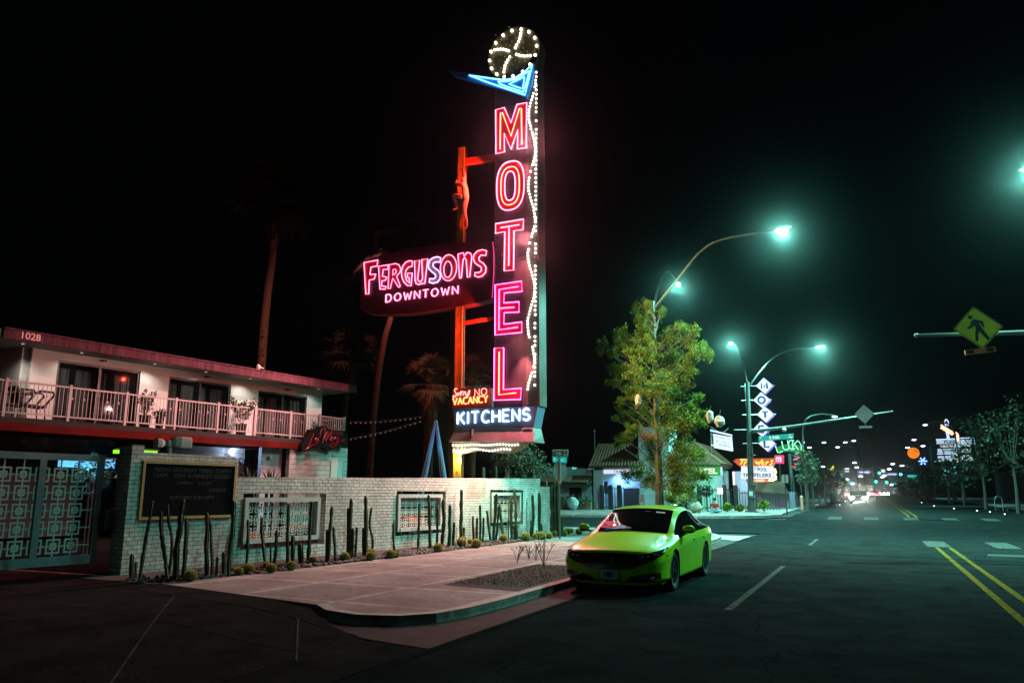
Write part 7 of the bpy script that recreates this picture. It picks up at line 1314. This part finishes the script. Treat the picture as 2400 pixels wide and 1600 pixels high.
FC = [(2030, 260, True, 'oncoming car just behind the brightest one'), (2022, 330, True, 'small oncoming car deep in the traffic'), (2038, 300, False, 'car with red tail lights right of the headlights'), (2054, 240, False, 'car with red tail lights in the middle lane'), (2052, 320, False, 'tiny car with red tail lights farther in the middle lane'), (2068, 290, True, 'white lit vehicle left of the right side pair'), (2078, 350, True, 'white lit vehicle at the right of the far traffic'), (1992, 200, False, 'car with red tail lights by the left kerb'), (2036, 420, True, 'farthest visible pair of headlights'), (2060, 430, False, 'farthest visible pair of red tail lights')]
for i, (x, Y, f, lab) in enumerate(FC): farcar(x, 1165, Y, lab, f, i % 2, 1.8+Y/200)
# signs and lit shop fronts far down the avenue, each a lit box on its wall
FB = [(1990, 1150, 1965, 1128, 240, 'dim teal lit shopfront block on the left of the avenue end'), (2018, 1152, 2006, 1130, 520, 'low lit block behind the oncoming traffic'), (2046, 1150, 2020, 1136, 620, 'speckled bright hotel block at the avenue end'), (2110, 1152, 2072, 1134, 560, 'lit block right of the avenue end')]
random.seed(11)
for x1, y1, x0, y0, Y, lab in FB:
    a_, c_ = q(x0, y1, Y), q(x1, y0, Y); t = thing('distant_building', lab, 'building', (a_.x, Y, gz(Y))); b = MB(); b.box((a_.x, Y, gz(Y)-.5), (c_.x, Y+15, c_.z)); b.build('wall', mat('far_wall', (.06, .09, .1), .8), t)
    for col, m in (('w', whS), ('p', mat('far_pink', (1, .3, .4), .4, emit=(1, .35, .45), es=1.6, sample=False)), ('t', mat('far_teal', (.1, 1, .9), .4, emit=(.1, .8, .8), es=1.4, sample=False)), ('a', mat('far_amber', (1, .6, .2), .4, emit=(1, .6, .2), es=1.6, sample=False))):
        b = MB()
        for _ in range(26 if col == 'w' else 9):
            x = random.uniform(a_.x, c_.x); z = random.uniform(gz(Y)+1, c_.z-.5) if c_.z > gz(Y)+2 else gz(Y)+1; s_ = Y/1835*random.uniform(.35, 1.)
            b.box((x-s_, Y-.3, z-s_*.6), (x+s_, Y-.05, z+s_*.6))
        b.build('lit_window', m, t)
# bin, bollards, poles on the far pavement
bn = thing('rubbish_bin', 'dark round rubbish bin on the left far pavement', 'bin', (qx(1955, 80), 80, gz(80)+.13)); b = MB(); b.lathe([(.3, 0), (.33, 1.), (.28, 1.05)], ORG[bn.name], 12); b.build('barrel', iron, bn); b = MB(); b.lathe([(.35, 1.06), (.3, 1.25), (.1, 1.35)], ORG[bn.name], 12); b.build('lid', iron, bn)
hydr = mat('pinkish_hydrant', (.5, .2, .15), .6)
for i, (x, Y) in enumerate(((1880, 55), (1922, 66))):
    c = V((qx(x, Y), Y, gz(Y)+.13)); t = thing('bollard', ('pinkish short post at the foot of the slim lamp pole', 'dark short post under the left pavement trees')[i], 'bollard', c); b = MB(); b.lathe([(.09, 0), (.09, .8), (.12, .82), (.05, .95)], c, 8); b.build('post', hydr if i == 0 else iron, t)
cl_ = mat('kerb_marker_light', (1, 1, .9), .4, emit=(.8, 1, .95), es=4, sample=False)
for i, (x, y) in enumerate(((2355, 1204), (2320, 1199), (2290, 1196), (2236, 1191), (2189, 1185), (2160, 1177), (1981, 1174), (1968, 1182))):
    p_ = onG(x, y, .2); t = thing('marker_light', f'{ORD[i]} small bright ground light along the far kerbs counted from the right', 'ground light', p_, 'small ground lights at the kerbs'); b = MB(); b.sphere(p_, .02+p_.y*.0004, 6, (1, 1, .7)); b.build('lens', cl_, t); b = MB(); b.lathe([(.05, -.15), (.05, -.02)], p_, 6); b.build('stake', iron, t)
# shop fronts behind the right hand trees
rs = thing('shop_front', 'long dark shop front behind the right hand trees with two blue lit windows', 'building', (16, 70, gz(70))); b = MB(); b.box((17, 46, .3), (22, 140, 4.6)); b.build('wall', mat('dark_stucco', (.06, .07, .08), .8, var=.3), rs)
for y in (58, 63, 84, 100): b = MB(); b.box((16.95, y, 1.2), (16.99, y+.5, 3.0)); b.build('window', mat('blue_window', (.3, .4, 1), .4, emit=(.25, .35, .9), es=.9), rs)
bkr = thing('bicycle_rack', 'thin looped steel bicycle rack under the right hand trees', 'bicycle rack', onG(2343, 1196, .13)); p_ = V(ORG[bkr.name]); b = MB(); b.tube(smooth([p_+V((-.2, 0, 0)), p_+V((-.2, 0, .7)), p_+V((0, 0, .9)), p_+V((.2, 0, .7)), p_+V((.2, 0, 0))], 3, False), .03, 6); b.build('loop', steel, bkr)
# unseen street lamps: one behind the camera, one added to brighten the crossing sign
for x, y, arm, pw, lab in ((-8.6, -8, 3.2, 400, 'street lamp on the near pavement behind the viewer'), (12.2, 17, -4.5, 1150, 'unseen street lamp added across the road to brighten the crossing sign')):
    streetlamp(lab, (x, y), (x, y, 9.5), [(smooth([(x, y, 9.3), (x+arm*.3, y, 10.4), (x+arm, y, 10.8)], 4, False), .9)], power=pw, pool=1.)
lp = V((-6.5, 51, 0))
# ------------------------------------------------------------------ haze volume added to stand in for lens glow round lamps
hz = bpy.data.materials.new('halo_haze'); hz.use_nodes = True; nt = hz.node_tree; nt.nodes.remove(nt.nodes['Principled BSDF']); pv = nt.nodes.new('ShaderNodeVolumePrincipled'); pv.inputs['Color'].default_value = (.75, .95, .92, 1); pv.inputs['Density'].default_value = .0005; pv.inputs['Anisotropy'].default_value = .975; nt.links.new(pv.outputs[0], nt.nodes['Material Output'].inputs['Volume'])
b = MB(); b.box((-720, -70, -1.2), (720, 1510, 24)); o = b.build('haze', hz); o['kind'] = 'stuff'; o['label'] = 'thin haze added to imitate lens glow round the lamps'; o['category'] = 'haze'
